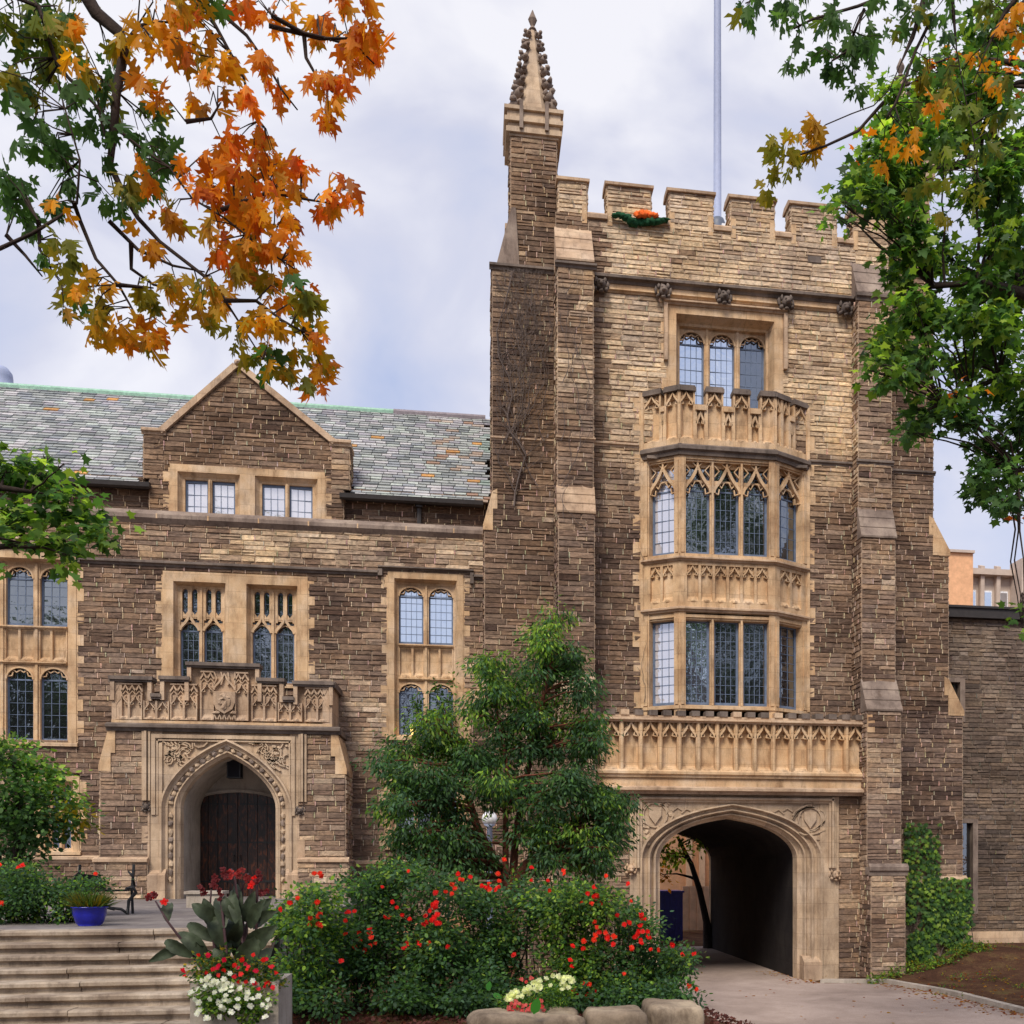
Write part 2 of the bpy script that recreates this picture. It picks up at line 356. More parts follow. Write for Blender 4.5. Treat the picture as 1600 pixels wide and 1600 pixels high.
def stonewall(mb, x0, x1, z0, z1, y, holes=(), tone=.4, clip=None, rough=1.0, course=(.11, .175), T=None, joints=.72):
    """rock-faced coursed rubble, stone by stone; holes = (x0,x1,z0,z1); clip(z) -> (x0,x1)"""
    T0 = mb.T; mb.T = T; mb.use('stone')
    sd = U(0, 99); z = z0; wx = T(0, 0, 0) if T else (0, 0, 0)
    while z < z1-1e-4:
        h = U(*course)
        if z+h > z1-.05: h = z1-z
        a, b = x0, x1; zm = z+h/2
        if clip: a, b = clip(zm)
        iv = [(a, b)] if b > a else []
        for hx0, hx1, hz0, hz1 in holes:
            if hz0 < zm < hz1:
                nv = []
                for p, q in iv:
                    if hx1 <= p or hx0 >= q: nv.append((p, q)); continue
                    if hx0 > p: nv.append((p, hx0))
                    if hx1 < q: nv.append((hx1, q))
                iv = nv
        for p, q in iv:
            mb.add([(p, y, z), (q, y, z), (q, y, z+h), (p, y, z+h)], [(0, 1, 2, 3)], STN['mortar'])
            x = p
            while x < q-1e-4:
                L = U(.26, .66)
                if x+L > q-.12: L = q-x
                tn = tone(x, zm) if callable(tone) else tone
                v = tn+.34*noise.noise(Vector((x*.45+sd, zm*.6, sd)))+.22*noise.noise(Vector((x*1.7+sd, zm*2.2, sd)))+rnd.gauss(0, .10)
                if rnd.random() < .06: v -= .22
                c = stonecol(v); hu = .8*noise.noise(Vector((x*.3+sd, zm*.35, 7)))+rnd.gauss(0, .26)+.35*smooth((zm-10)/5)-.05
                c = (c[0]*(1+.05*hu), c[1]*(1+.01*hu), c[2]*(1-.10*hu))
                subs = [(z, h)] if (h < .155 or rnd.random() < .8) else [(z, h*.48), (z+h*.48, h*.52)]
                for (sz, sh) in subs:
                    g = .008; i = min(.018, sh*.2); d = [y-U(.012, .048)*rough for _ in range(4)]
                    xa, xb, za, zb = x+g, x+L-g, sz+.003, sz+sh-.003
                    jj = U(.88, 1.12); cc = tuple(k*jj for k in c)
                    mb.add([(xa, y, za), (xb, y, za), (xb, y, zb), (xa, y, zb), (xa+i, d[0], za+i*.6), (xb-i, d[1], za+i*.6), (xb-i, d[2]+.008, zb-i), (xa+i, d[3]+.008, zb-i)],
                           [(4, 5, 6), (4, 6, 7), (0, 1, 5, 4), (1, 2, 6, 5), (2, 3, 7, 6), (3, 0, 4, 7)], cc)
                x += L
                if x < q-.05 and rnd.random() < joints:
                    dd = y-.036*rough; w = U(.008, .015); j0, j1 = z+.006, z+h-.006
                    mb.add([(x-w, dd, j0), (x+w, dd, j0), (x+w, dd, j1), (x-w, dd, j1), (x-w, y, j0), (x+w, y, j0), (x+w, y, j1), (x-w, y, j1)],
                           [(0, 1, 2, 3), (0, 4, 7, 3), (1, 5, 6, 2), (0, 1, 5, 4)], tuple(k*jj*U(.85, 1.12) for k in STN['mortar']))
        z += h
    mb.T = T0
def TL(x, yb): return lambda u, v, z: (x+v, yb-u, z)       # a face looking to -X, u from yb forward
def TR(x, yf): return lambda u, v, z: (x-v, yf+u, z)       # a face looking to +X, u from yf backward
def TB(x, y): return lambda u, v, z: (x-u, y-v, z)         # a face looking to +Y
def stonebox(mb, x0, x1, yf, yb, z0, z1, faces='FLR', **k):
    if 'F' in faces: stonewall(mb, x0, x1, z0, z1, yf, **k)
    if 'L' in faces: stonewall(mb, 0, yb-yf, z0, z1, 0, T=TL(x0, yb), **k)
    if 'R' in faces: stonewall(mb, 0, yb-yf, z0, z1, 0, T=TR(x1, yf), **k)
    mb.use('stone'); mb.add([(x0, yf, z1), (x1, yf, z1), (x1, yb, z1), (x0, yb, z1)], [(0, 1, 2, 3)], STN['mid'])
def weathering(mb, x0, x1, yu, yl, z0, z1, mat='trim_pale', n=3):
    """sloping set-off from depth yl (low, front) back to yu (high), laid in n courses"""
    mb.use(mat)
    for i in range(n):
        a, b = i/n, (i+1)/n
        ya, yb_ = lerp(yl-.06, yu, a), lerp(yl-.06, yu, b); za, zb = lerp(z0, z1, a), lerp(z0, z1, b)
        mb.prism_x([(yu+.02, za), (ya, za), (ya-.012, za+.05 if i == 0 else za+.02), (yb_, zb), (yu+.02, zb)], x0-.03, x1+.03)
def grotesque(name, par, c, s=.25, mat='trim_dark'):
    """small carved crouching beast: skull, snout, ears, paws, wings"""
    b = MB(mat); x, y, z = c
    b.blob((x, y-.3*s, z), (s*.5, s*.55, s*.6), .25, 2); b.blob((x, y-.85*s, z-.12*s), (s*.28, s*.35, s*.24), .3, 1)
    for q in (-1, 1):
        b.blob((x+q*.48*s, y-.25*s, z+.5*s), (s*.2, s*.16, s*.36), .3); b.blob((x+q*.55*s, y-.25*s, z-.5*s), (s*.24, s*.4, s*.26), .3)
        b.blob((x+q*.2*s, y-.75*s, z+.2*s), s*.11, .1); b.blob((x+q*.75*s, y-.1*s, z+.05*s), (s*.2, s*.2, s*.5), .4)
    b.blob((x, y-.5*s, z-.72*s), (s*.3, s*.3, s*.16), .3)
    return b.build(name, par, True)
# ================================================================== window builders
def cusped_light(mb, a, b, zs, h, zt, y, T=None, kind='round', cusp=True, d=.1):
    mb.archplate(arch(a, b, zs, h, kind, 6), zt, y, y+d)
    mb.strip(arch(a, b, zs, h, kind, 6), .045, y-.035, y+.02)
    if cusp:
        c = (a+b)/2; q = b-a
        for s_ in (-1, 1):
            mb.strip([(c+s_*q*.5, zs+h*.25), (c+s_*q*.30, zs+h*.30), (c+s_*q*.26, zs+h*.62)], .03, y+.01, y+.06)
            mb.strip([(c+s_*q*.30, zs+h*.85), (c+s_*q*.13, zs+h*.60), (c, zs+h*.78)], .03, y+.01, y+.06)
def square_window(par, x0, x1, z0, z1, y, n, depth=.35, fw=.2, mw=.12, headh=.35, kind='round', glasses=None, panels=None, low=None,
                  quoin=True, label=None, nx=3, nz=6, sill=True, top=None, mat='trim', fr='blue_frame', name='window', tracery=None, inner=.12):
    """dressed-stone window: splayed jambs, mullions, cusped heads; panels = (z_low, z_high) blind band between two tiers"""
    mb = MB(mat)
    # surround flush with wall
    for a, b in ((x0, x0+fw), (x1-fw, x1)): mb.box(a, b, y-.05, y+.12, z0, z1)
    mb.box(x0+fw, x1-fw, y-.052, y+.12, z1-fw, z1)
    if sill: mb.prism_x([(y-.10, z0-.10), (y-.10, z0-.02), (y+depth, z0+.10), (y+depth, z0-.10)], x0-.04, x1+.04)
    if quoin:
        quoins(mb, x0+.01, z0, z1-.1, y, -1); quoins(mb, x1-.01, z0, z1-.1, y, 1)
    a, b, c = x0+fw, x1-fw, z1-fw
    i = inner
    mb.loft([([(a, z0), (a, c), (b, c), (b, z0)], y-.05), ([(a+.02, z0), (a+.02, c-.02), (b-.02, c-.02), (b-.02, z0)], y+.02), ([(a+i*.6, z0), (a+i*.6, c-i*.6), (b-i*.6, c-i*.6), (b-i*.6, z0)], y+depth*.5),
             ([(a+i, z0), (a+i, c-i), (b-i, c-i), (b-i, z0)], y+depth*.55), ([(a+i, z0), (a+i, c-i), (b-i, c-i), (b-i, z0)], y+depth+.06)])
    a += i; b -= i; c -= i; yy = y+depth-.14
    tiers = [(z0+.06, c)] if not panels else [(panels[1], c), (z0+.06, panels[0])]
    lw = (b-a-mw*(n-1))/n
    for k in range(1, n): mx_ = a+k*(lw+mw)-mw/2; mb.prism([(mx_-mw/2, z0), (mx_+mw/2, z0), (mx_+mw/2, c), (mx_-mw/2, c)], yy, yy+.2); mb.box(mx_-mw*.2, mx_+mw*.2, yy-.045, yy, z0+.02, c)
    for tz0, tz1 in tiers:
        for k in range(n):
            la = a+k*(lw+mw); lb = la+lw
            if kind and not tracery: cusped_light(mb, la, lb, tz1-headh, headh*.8, tz1, yy+.02, kind=kind)
            if tracery:
                ht = tracery; zs = tz1-ht-headh          # tall panel tracery: ogee light head, two little lights over it
                mb.archplate(arch(la, lb, zs, headh*.5, 'point', 5), zs+headh*.55, yy+.04, yy+.1)
                mb.strip(arch(la, lb, zs, headh, 'ogee', 7), .07, yy-.03, yy+.08)
                mb.strip([(la, zs+headh*.95), (lb, zs+headh*.95)], .04, yy+.02, yy+.08)
                for q in (0, 1):
                    sa_, sb_ = la+q*lw/2, la+(q+1)*lw/2; m_ = (sa_+sb_)/2; ww = lw*.10
                    mb.archplate(arch(sa_+ww, sb_-ww, tz1-lw*.28, lw*.24, 'round', 4), tz1, yy+.02, yy+.1)
                    mb.box(sa_, sa_+ww, yy, yy+.1, zs+headh*.7, tz1); mb.box(sb_-ww, sb_, yy, yy+.1, zs+headh*.7, tz1)
                    v_ = zs+headh*1.05
                    mb.prism([(sa_, v_-.1), (sb_, v_-.1), (sb_-ww, v_+lw*.22), (m_, v_), (sa_+ww, v_+lw*.22)], yy+.03, yy+.1)
    if panels:
        pz0, pz1 = panels; np_ = 2*n; pw = (b-a)/np_
        mb.mould(a, b, yy, pz1-.10, pz1, .09); mb.mould(a, b, yy, pz0, pz0+.09, .09)
        for k in range(np_): panel(mb, a+k*pw, a+(k+1)*pw, pz0+.09, pz1-.10, yy-.02, .10, .06, None)
    if label:
        mb.use('trim_pale'); mb.mould(x0-.12, x1+.12, y-.05, z1-.02, z1+.13, .14)
        for q in (x0-.12, x1+.02): mb.box(q, q+.10, y-.16, y-.03, z1-label, z1-.02)
    win = mb.build(name, par)
    gi = 0
    for tz0, tz1 in tiers:
        for k in range(n):
            la = a+k*(lw+mw); lb = la+lw
            g = glasses[gi % len(glasses)] if glasses else 'glass'; gi += 1
            casement(win, la-.03, lb+.03, tz0, tz1, yy+.11, None, g, nx, nz, fr, .075, light=(tz1-headh-(tracery or 0)) if kind else None)
    return win

# ================================================================== TOWER
tower = thing('gate_tower', (XX(1130, 3), 5, 0), 'tall brown stone gate tower with battlements, an oriel and a carriage arch', 'tower')
def ZT(y, x=1137, Y=0): return ZZ(x, y, Y)
BL0, BL1 = XX(871, -.8), XX(927, -.8); BR0, BR1 = XX(1341, -.5), XX(1393, -.5)
SLu, SLm, SLl = XX(769, .4), XX(757, .4), XX(738, .4); SRu, SRm, SRl = XX(1458, .4), XX(1482, .4), XX(1504, .4)
YB = 11.0; TX0, TX1 = XX(797, .4), XX(1432, .4)
zBase = -.35
zCorn = ZT(447); zGap = ZT(354)-.07; zMer = ZT(300)-.17; zStr = ZT(712)
YG = -.65; gx0, gx1 = XX(880, YG), XX(1352, YG)
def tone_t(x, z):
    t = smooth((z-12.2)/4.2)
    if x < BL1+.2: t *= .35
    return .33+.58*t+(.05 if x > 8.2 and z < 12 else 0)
# --- bay (oriel) geometry
bw0, bf0, bf1, bw1 = XX(1003, 0), XX(1062, -.64), XX(1211, -.64), XX(1262, 0)
yF = -.64
facets = []
for (xa, ya), (xb, yb) in (((bw0, 0), (bf0, yF)), ((bf0, yF), (bf1, yF)), ((bf1, yF), (bw1, 0))):
    L = math.hypot(xb-xa, yb-ya); c_, s_ = (xb-xa)/L, (yb-ya)/L
    facets.append((L, (lambda u, v, z, xa=xa, ya=ya, c_=c_, s_=s_: (xa+u*c_-v*s_, ya+u*s_+v*c_, z))))
zb = {k: ZT(y, 1137, yF) for k, y in dict(btop=608, bgap=637, bbase=694, m1t=697, m1b=715, h2=720, s2=866, m2=876, p0=885, p1=942, m3=954, h1=966, s1=1102, low=1180).items()}
l3x0, l3x1, l3t = XX(1043, 0), XX(1222, 0), ZT(484, 1132)
# --- walls
mb = MB('stone')
holes = [(bw0-.02, bw1+.02, zb['low'], zb['m1t']), (l3x0, l3x1, zb['bbase'], l3t)]
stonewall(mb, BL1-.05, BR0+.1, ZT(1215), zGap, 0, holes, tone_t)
# left side and right side bodies
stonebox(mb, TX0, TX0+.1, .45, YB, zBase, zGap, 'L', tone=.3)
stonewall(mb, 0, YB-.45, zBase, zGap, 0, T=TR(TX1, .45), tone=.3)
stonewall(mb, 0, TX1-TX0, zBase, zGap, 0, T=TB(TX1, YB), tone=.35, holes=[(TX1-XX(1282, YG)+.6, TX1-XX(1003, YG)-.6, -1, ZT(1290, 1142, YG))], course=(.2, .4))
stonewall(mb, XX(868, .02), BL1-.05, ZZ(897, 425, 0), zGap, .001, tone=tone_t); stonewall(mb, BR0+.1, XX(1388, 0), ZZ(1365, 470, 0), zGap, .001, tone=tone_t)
wall = mb.build('wall', tower)
# --- gatehouse ground storey
mb = MB('stone')
ax0, ax1 = XX(1003, YG-.05), XX(1282, YG-.05); azs, azt = ZT(1341, 1142, YG-.05), ZT(1258, 1142, YG-.05)
fx0, fx1 = XX(984, YG), XX(1310, YG); fzt = ZT(1243, 1142, YG)
zBand0, zBand1 = ZT(1230, 1142, YG), ZT(1212, 1142, YG)
stonewall(mb, gx0, fx0, zBase, fzt, YG, tone=.4); mb.build('ground_storey_wall', tower); mb = MB('stone'); stonewall(mb, fx1, gx1+.15, zBase, fzt, YG, tone=.47); mb.build('ground_storey_wall', tower)
# --- corner turret blocks and parapet
def crenel(mb, x0, x1, yf, yb, z0, z1):
    stonebox(mb, x0, x1, yf, yb, z0, z1, 'FLR', tone=.80, course=(.1, .17))
    mb.use('trim_pale'); mb.prism_x([(yf-.09, z1), (yf-.10, z1+.07), (yf+.06, z1+.17), (yb-.06, z1+.17), (yb+.1, z1+.07), (yb+.09, z1)], x0-.07, x1+.07)
mb = MB('stone')
mer = [(873, 917), (949, 1017), (1046, 1114), (1142, 1210), (1236, 1307), (1333, 1386)]
for i, (a, b) in enumerate(mer):
    crenel(mb, XX(a, 0), XX(b, 0), 0, .55, zGap, zMer)
    mb.use('trim')
    if i < 5:
        n0 = XX(b, 0); n1 = XX(mer[i+1][0], 0)
        mb.use('trim_pale'); mb.prism_x([(-.09, zGap-.10), (-.10, zGap+.0), (.0, zGap+.09), (.55, zGap+.09), (.64, zGap-.10)], n0+.01, n1-.01)
        mb.use('trim')
        for q in (n0-.14, n1): mb.box(q, q+.14, -.035, .0, zGap-.25, zGap+.30)
mb.use('stone'); mb.box(TX0+.3, TX1-.3, .5, YB-.3, zGap-.7, zGap-.4, STN['dark'])
stonewall(mb, 0, .62, zGap-.4, zGap, 0, T=TR(TX1, .0), tone=.5)
# side and rear parapet with battlements
for side in (0, 1):
    xx = TX0 if side == 0 else TX1-.55
    k = 0
    y = 2.6
    while y < YB-1.6:
        stonebox(mb, xx, xx+.55, y, y+1.2, zGap, zMer, 'FLR', tone=.5); mb.use('trim_pale'); mb.box(xx-.08, xx+.63, y-.08, y+1.28, zMer, zMer+.15); y += 1.8
    mb.use('stone'); mb.box(xx+.01, xx+.54, .6, YB-.05, zGap-1.0, zGap-.01, STN['dark'])
x = TX0+1.6
while x < TX1-2.4:
    stonebox(mb, x, x+1.2, YB-.55, YB-.01, zGap, zMer, 'FLR', tone=.5); mb.use('trim_pale'); mb.box(x-.07, x+1.27, YB-.63, YB+.08, zMer, zMer+.15); x += 1.8
mb.use('trim_dark'); mb.box(XX(1262, -.02), XX(1283, -.02), -.04, .02, ZT(398), ZT(388))
mb.build('parapet', tower)
# --- buttresses
def front_buttress(levels, x0, x1, name='buttress', plinth=None, yb=0.0, t0=.3, top=None):
    mb = MB('stone')
    for i, (z0, z1, p) in enumerate(levels):
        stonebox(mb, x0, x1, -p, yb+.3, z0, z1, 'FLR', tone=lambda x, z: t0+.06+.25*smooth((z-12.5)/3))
    return mb
zc1, zc2 = ZZ(897, 413, -.8), ZZ(1365, 465, -.5)
L = [(zBase, ZZ(900, 1345, -1.5), 1.5), (ZZ(900, 1345, -1.5), ZZ(900, 1080, -1.2), 1.25), (ZZ(900, 1080, -1.2), ZZ(900, 803, -1.05), 1.1), (ZZ(900, 803, -1.05), ZZ(897, 418, -.8), .8)]
mb = front_buttress(L, BL0, BL1)
weathering(mb, BL0, BL1, -.8, -1.1, ZZ(900, 803, -1.05), ZZ(900, 757, -.9))
weathering(mb, BL0, BL1, 0, -.75, ZZ(897, 410, -.7), ZZ(897, 357, 0), n=3)
mb.use('trim_dark'); mb.mould(BL0-.07, BL1+.09, -.8, ZZ(897, 420, -.8), ZZ(897, 409, -.8), .12)
mb.use('trim_pale'); mb.mould(BL0-.05, BL1+.06, -.8, ZZ(900, 689, -.8), ZZ(900, 682, -.8), .08)
weathering(mb, BL0, BL1, -1.1, -1.25, ZZ(900, 1090, -1.1), ZZ(900, 1055, -1.1))
mb.build('buttress', tower)
zR = [ZZ(1385, 1368, -1.4), ZZ(1378, 1112, -1.1), ZZ(1370, 842, -.7), ZZ(1365, 467, -.5)]
L = [(zBase, zR[0], 1.5), (zR[0], zR[1], 1.2), (zR[1], zR[2], .78), (zR[2], zR[3], .5)]
mb = front_buttress(L, BR0, BR1, t0=.36)
mb.use('trim'); quoins(mb, BR0+.0, zR[1]-.6, zR[1]-.1, -1.2, 1, .14, .2)
weathering(mb, BR0, BR1, -.78, -1.2, zR[1], ZZ(1378, 1060, -1.0), 'trim_grey')
weathering(mb, BR0, BR1, -.5, -.78, zR[2], ZZ(1370, 793, -.6), 'trim_grey')
weathering(mb, BR0, BR1, 0, -.45, ZZ(1365, 460, -.5), ZZ(1362, 412, 0), 'trim_grey')
mb.use('trim_dark'); mb.mould(BR0-.08, BR1+.10, -.5, ZZ(1365, 472, -.5), ZZ(1365, 458, -.5), .12)
mb.mould(BR0-.05, BR1+.06, -.5, ZZ(1365, 727, -.5), ZZ(1365, 718, -.5), .08)
mb.use('trim_grey'); mb.mould(BR0-.07, BR1+.07, -1.5, zR[0], zR[0]+.33, .10); mb.box(BR0-.05, BR1+.05, -1.5, -1.19, zR[0]+.02, zR[0]+.24)
mb.build('buttress', tower)
# side buttresses (seen end-on from the front)
def side_buttress(side, xin, xs, zs):
    """xs = outer X of the three stages from the top down, zs = levels of their feet"""
    mb = MB('stone'); zt = zs[0]
    for (xo, za, zb_) in zip(xs, zs[1:], zs[:-1]):
        a, b = (xo, xin) if side < 0 else (xin, xo)
        hl = None
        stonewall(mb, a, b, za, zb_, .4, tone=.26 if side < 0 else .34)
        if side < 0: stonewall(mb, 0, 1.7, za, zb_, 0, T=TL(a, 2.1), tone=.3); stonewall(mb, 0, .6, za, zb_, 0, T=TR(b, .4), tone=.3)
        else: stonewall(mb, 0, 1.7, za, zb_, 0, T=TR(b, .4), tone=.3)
        mb.use('stone'); mb.box(a+.01, b-.01, 2.05, 2.1, za, zb_, STN['mid'])
    for i in range(len(xs)-1):
        z = zs[i+1]; x0_, x1_ = xs[i], xs[i+1]; h = .95; mb.use('trim')
        mb.prism([(x1_+side*.04, z-.12), (x1_+side*.04, z+.02), (x0_, z+h), (x0_-side*.14, z+h+.08), (x0_-side*.14, z+h*.5), (x0_-side*.02, z+h*.5), (x0_-side*.02, z-.12)], .36, 2.12)
    return mb
zl = [ZZ(800, 418, .4), ZZ(770, 822, .4), ZZ(750, 1100, .4), zBase]
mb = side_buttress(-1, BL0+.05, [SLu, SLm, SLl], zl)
mb.use('trim_dark'); mb.mould(SLu-.08, BL0, .4, ZZ(820, 426, .4), ZZ(820, 414, .4), .12)
mb.use('trim_pale'); mb.mould(SLu-.05, BL0, .4, ZZ(820, 691, .4), ZZ(820, 684, .4), .08)
mb.use('stone')
xa, xb_ = XX(776, .4), XX(799, .4); za, zb_ = ZZ(790, 414, .4), ZZ(800, 325, .4)
mb.use('trim_grey'); mb.prism([(xa, za), (xb_+.22, za), (xb_+.12, zb_), (xb_, zb_)], .36, 1.7); mb.prism([(xa-.12, za-.02), (xa+.1, za-.02), (xa+.1, za+.16), (xa, za+.2)], 1.2, 2.1)
mb.build('buttress', tower)
zr = [ZZ(1430, 474, .4), ZZ(1470, 862, .4), ZZ(1490, 1112, .4), -.3]
mb = side_buttress(1, BR1-.35, [SRu, SRm, SRl], zr)
mb.use('trim_dark'); mb.mould(BR1-.3, SRu+.06, .4, ZZ(1430, 742, .4), ZZ(1430, 734, .4), .08); mb.mould(BR1-.3, SRu+.08, .4, ZZ(1430, 482, .4), ZZ(1430, 468, .4), .1)
mb.use('trim_pale'); mb.mould(BR1-.3, SRl+.12, .4, ZZ(1470, 1388, .4), ZZ(1470, 1368, .4), .12)
mb.build('buttress', tower)
# --- string courses
mb = MB('trim_dark')
mb.mould(BL1, BR0, 0, ZT(461, 1137), ZT(447, 1137), .22); mb.use('trim'); mb.mould(BL1, BR0, 0, ZT(474, 1137), ZT(467, 1137), .12)
mb.use('trim'); mb.box(BL1, BR0, -.05, .02, ZT(467), ZT(461)); mb.build('string_course', tower); mb = MB('trim_pale'); mb.mould(BL1, bw0-.1, 0, ZT(710), ZT(702), .09); mb.build('string_course', tower); mb = MB('trim_dark'); mb.mould(bw1, BR0, 0, ZT(718), ZT(709), .09)
mb.build('string_course', tower)
for gx, gy in ((939, 443), (1037, 453), (1132, 462), (1230, 471), (1322, 481)):
    grotesque('carved_beast', tower, (XX(gx, -.25), -.12, ZZ(gx, gy, -.25)), .27)
# --- turrets with crocketed pinnacles
def pinnacle(cx, cy, w, z0, zc, ztip):
    mb = MB('stone'); h = w/2
    stonebox(mb, cx-h, cx+h, cy-h, cy+h, z0, zc, 'FLR', tone=.42, course=(.1, .17)); stonewall(mb, 0, w, z0, zc, 0, T=TB(cx+h, cy+h), tone=.4)
    mb.use('trim_arch')
    for o_, a, b in ((.05, -.05, .02), (.13, .02, .16), (.08, .16, .30), (.17, .30, .42), (.10, .42, .62), (.18, .62, .72)):
        mb.box(cx-h-o_, cx+h+o_, cy-h-o_, cy+h+o_, zc+a, zc+b)
    mb.use('trim_arch'); zs = zc+.72; hh = h*.98
    # little gables on each side then the tall octagonal spire
    R = h*.98
    prof = [(R, zs), (R*.92, zs+.25), (.07, ztip-.55), (.05, ztip-.5)]
    mb.use('trim_arch')
    pts = []
    for r, z in prof:
        for k in range(8): a = math.pi/8+k*math.pi/4; pts.append((cx+r*math.cos(a), cy+r*math.sin(a), z))
    mb.add(pts, [(i*8+k, i*8+(k+1) % 8, (i+1)*8+(k+1) % 8, (i+1)*8+k) for i in range(3) for k in range(8)])
    mb.use('trim_grey')
    for q in (-1, 1):
        for p_ in (-1, 1): mb.box(cx+q*h*.55-.05, cx+q*h*.55+.05, cy+p_*(h+.12), cy+p_*(h+.2), zc+.1, zc+.86)
    mb.lathe((cx, cy, ztip-.6), [(.04, 0), (.12, .05), (.05, .15), (.10, .26), (.13, .34), (.06, .5), (.01, .62)], 8)
    pin = mb.build('pinnacle', tower)
    for i in range(7):
        t = (i+.2)/7; z = lerp(zs+.15, ztip-.5, t); r = lerp(R*1.0, .12, t); s = lerp(.22, .11, t)
        for k in range(4):
            a = math.pi/4+k*math.pi/2; b = MB('trim_grey'); x_, y_ = cx+(r+s*.25)*math.cos(a), cy+(r+s*.25)*math.sin(a)
            b.blob((x_, y_, z), (s*.85, s*.85, s*.8), .4, 1); b.blob((x_+math.cos(a)*s*.7, y_+math.sin(a)*s*.7, z+s*.45), (s*.5, s*.5, s*.45), .4, 1)
            b.blob((x_+math.cos(a+1.3)*s*.8, y_+math.sin(a+1.3)*s*.8, z+s*.1), s*.4, .4, 1); b.blob((x_+math.cos(a-1.3)*s*.8, y_+math.sin(a-1.3)*s*.8, z+s*.1), s*.4, .4, 1)
            b.build('crocket', pin, True)
yt_ = .42; pw = XX(870, yt_)-XX(798, yt_); pcx = XX(834, yt_)
pinnacle(pcx, yt_+pw/2, pw, ZZ(834, 425, yt_), ZZ(834, 213, yt_)-.02, ZZ(829, 14, 1.0))
pcx2 = XX(1420, yt_)
pinnacle(pcx2, yt_+pw/2, pw, ZZ(834, 425, yt_), ZZ(834, 213, yt_)-.02, ZZ(829, 14, 1.0))
# --- upper window
square_window(tower, l3x0, l3x1, zb['bbase']-.1, l3t, 0, 3, depth=.55, fw=.24, mw=.15, headh=.42, kind='round', glasses=['glass_sky', 'glass_sky', 'glass'],
              label=1.6, nx=4, nz=10, sill=False, inner=.16)
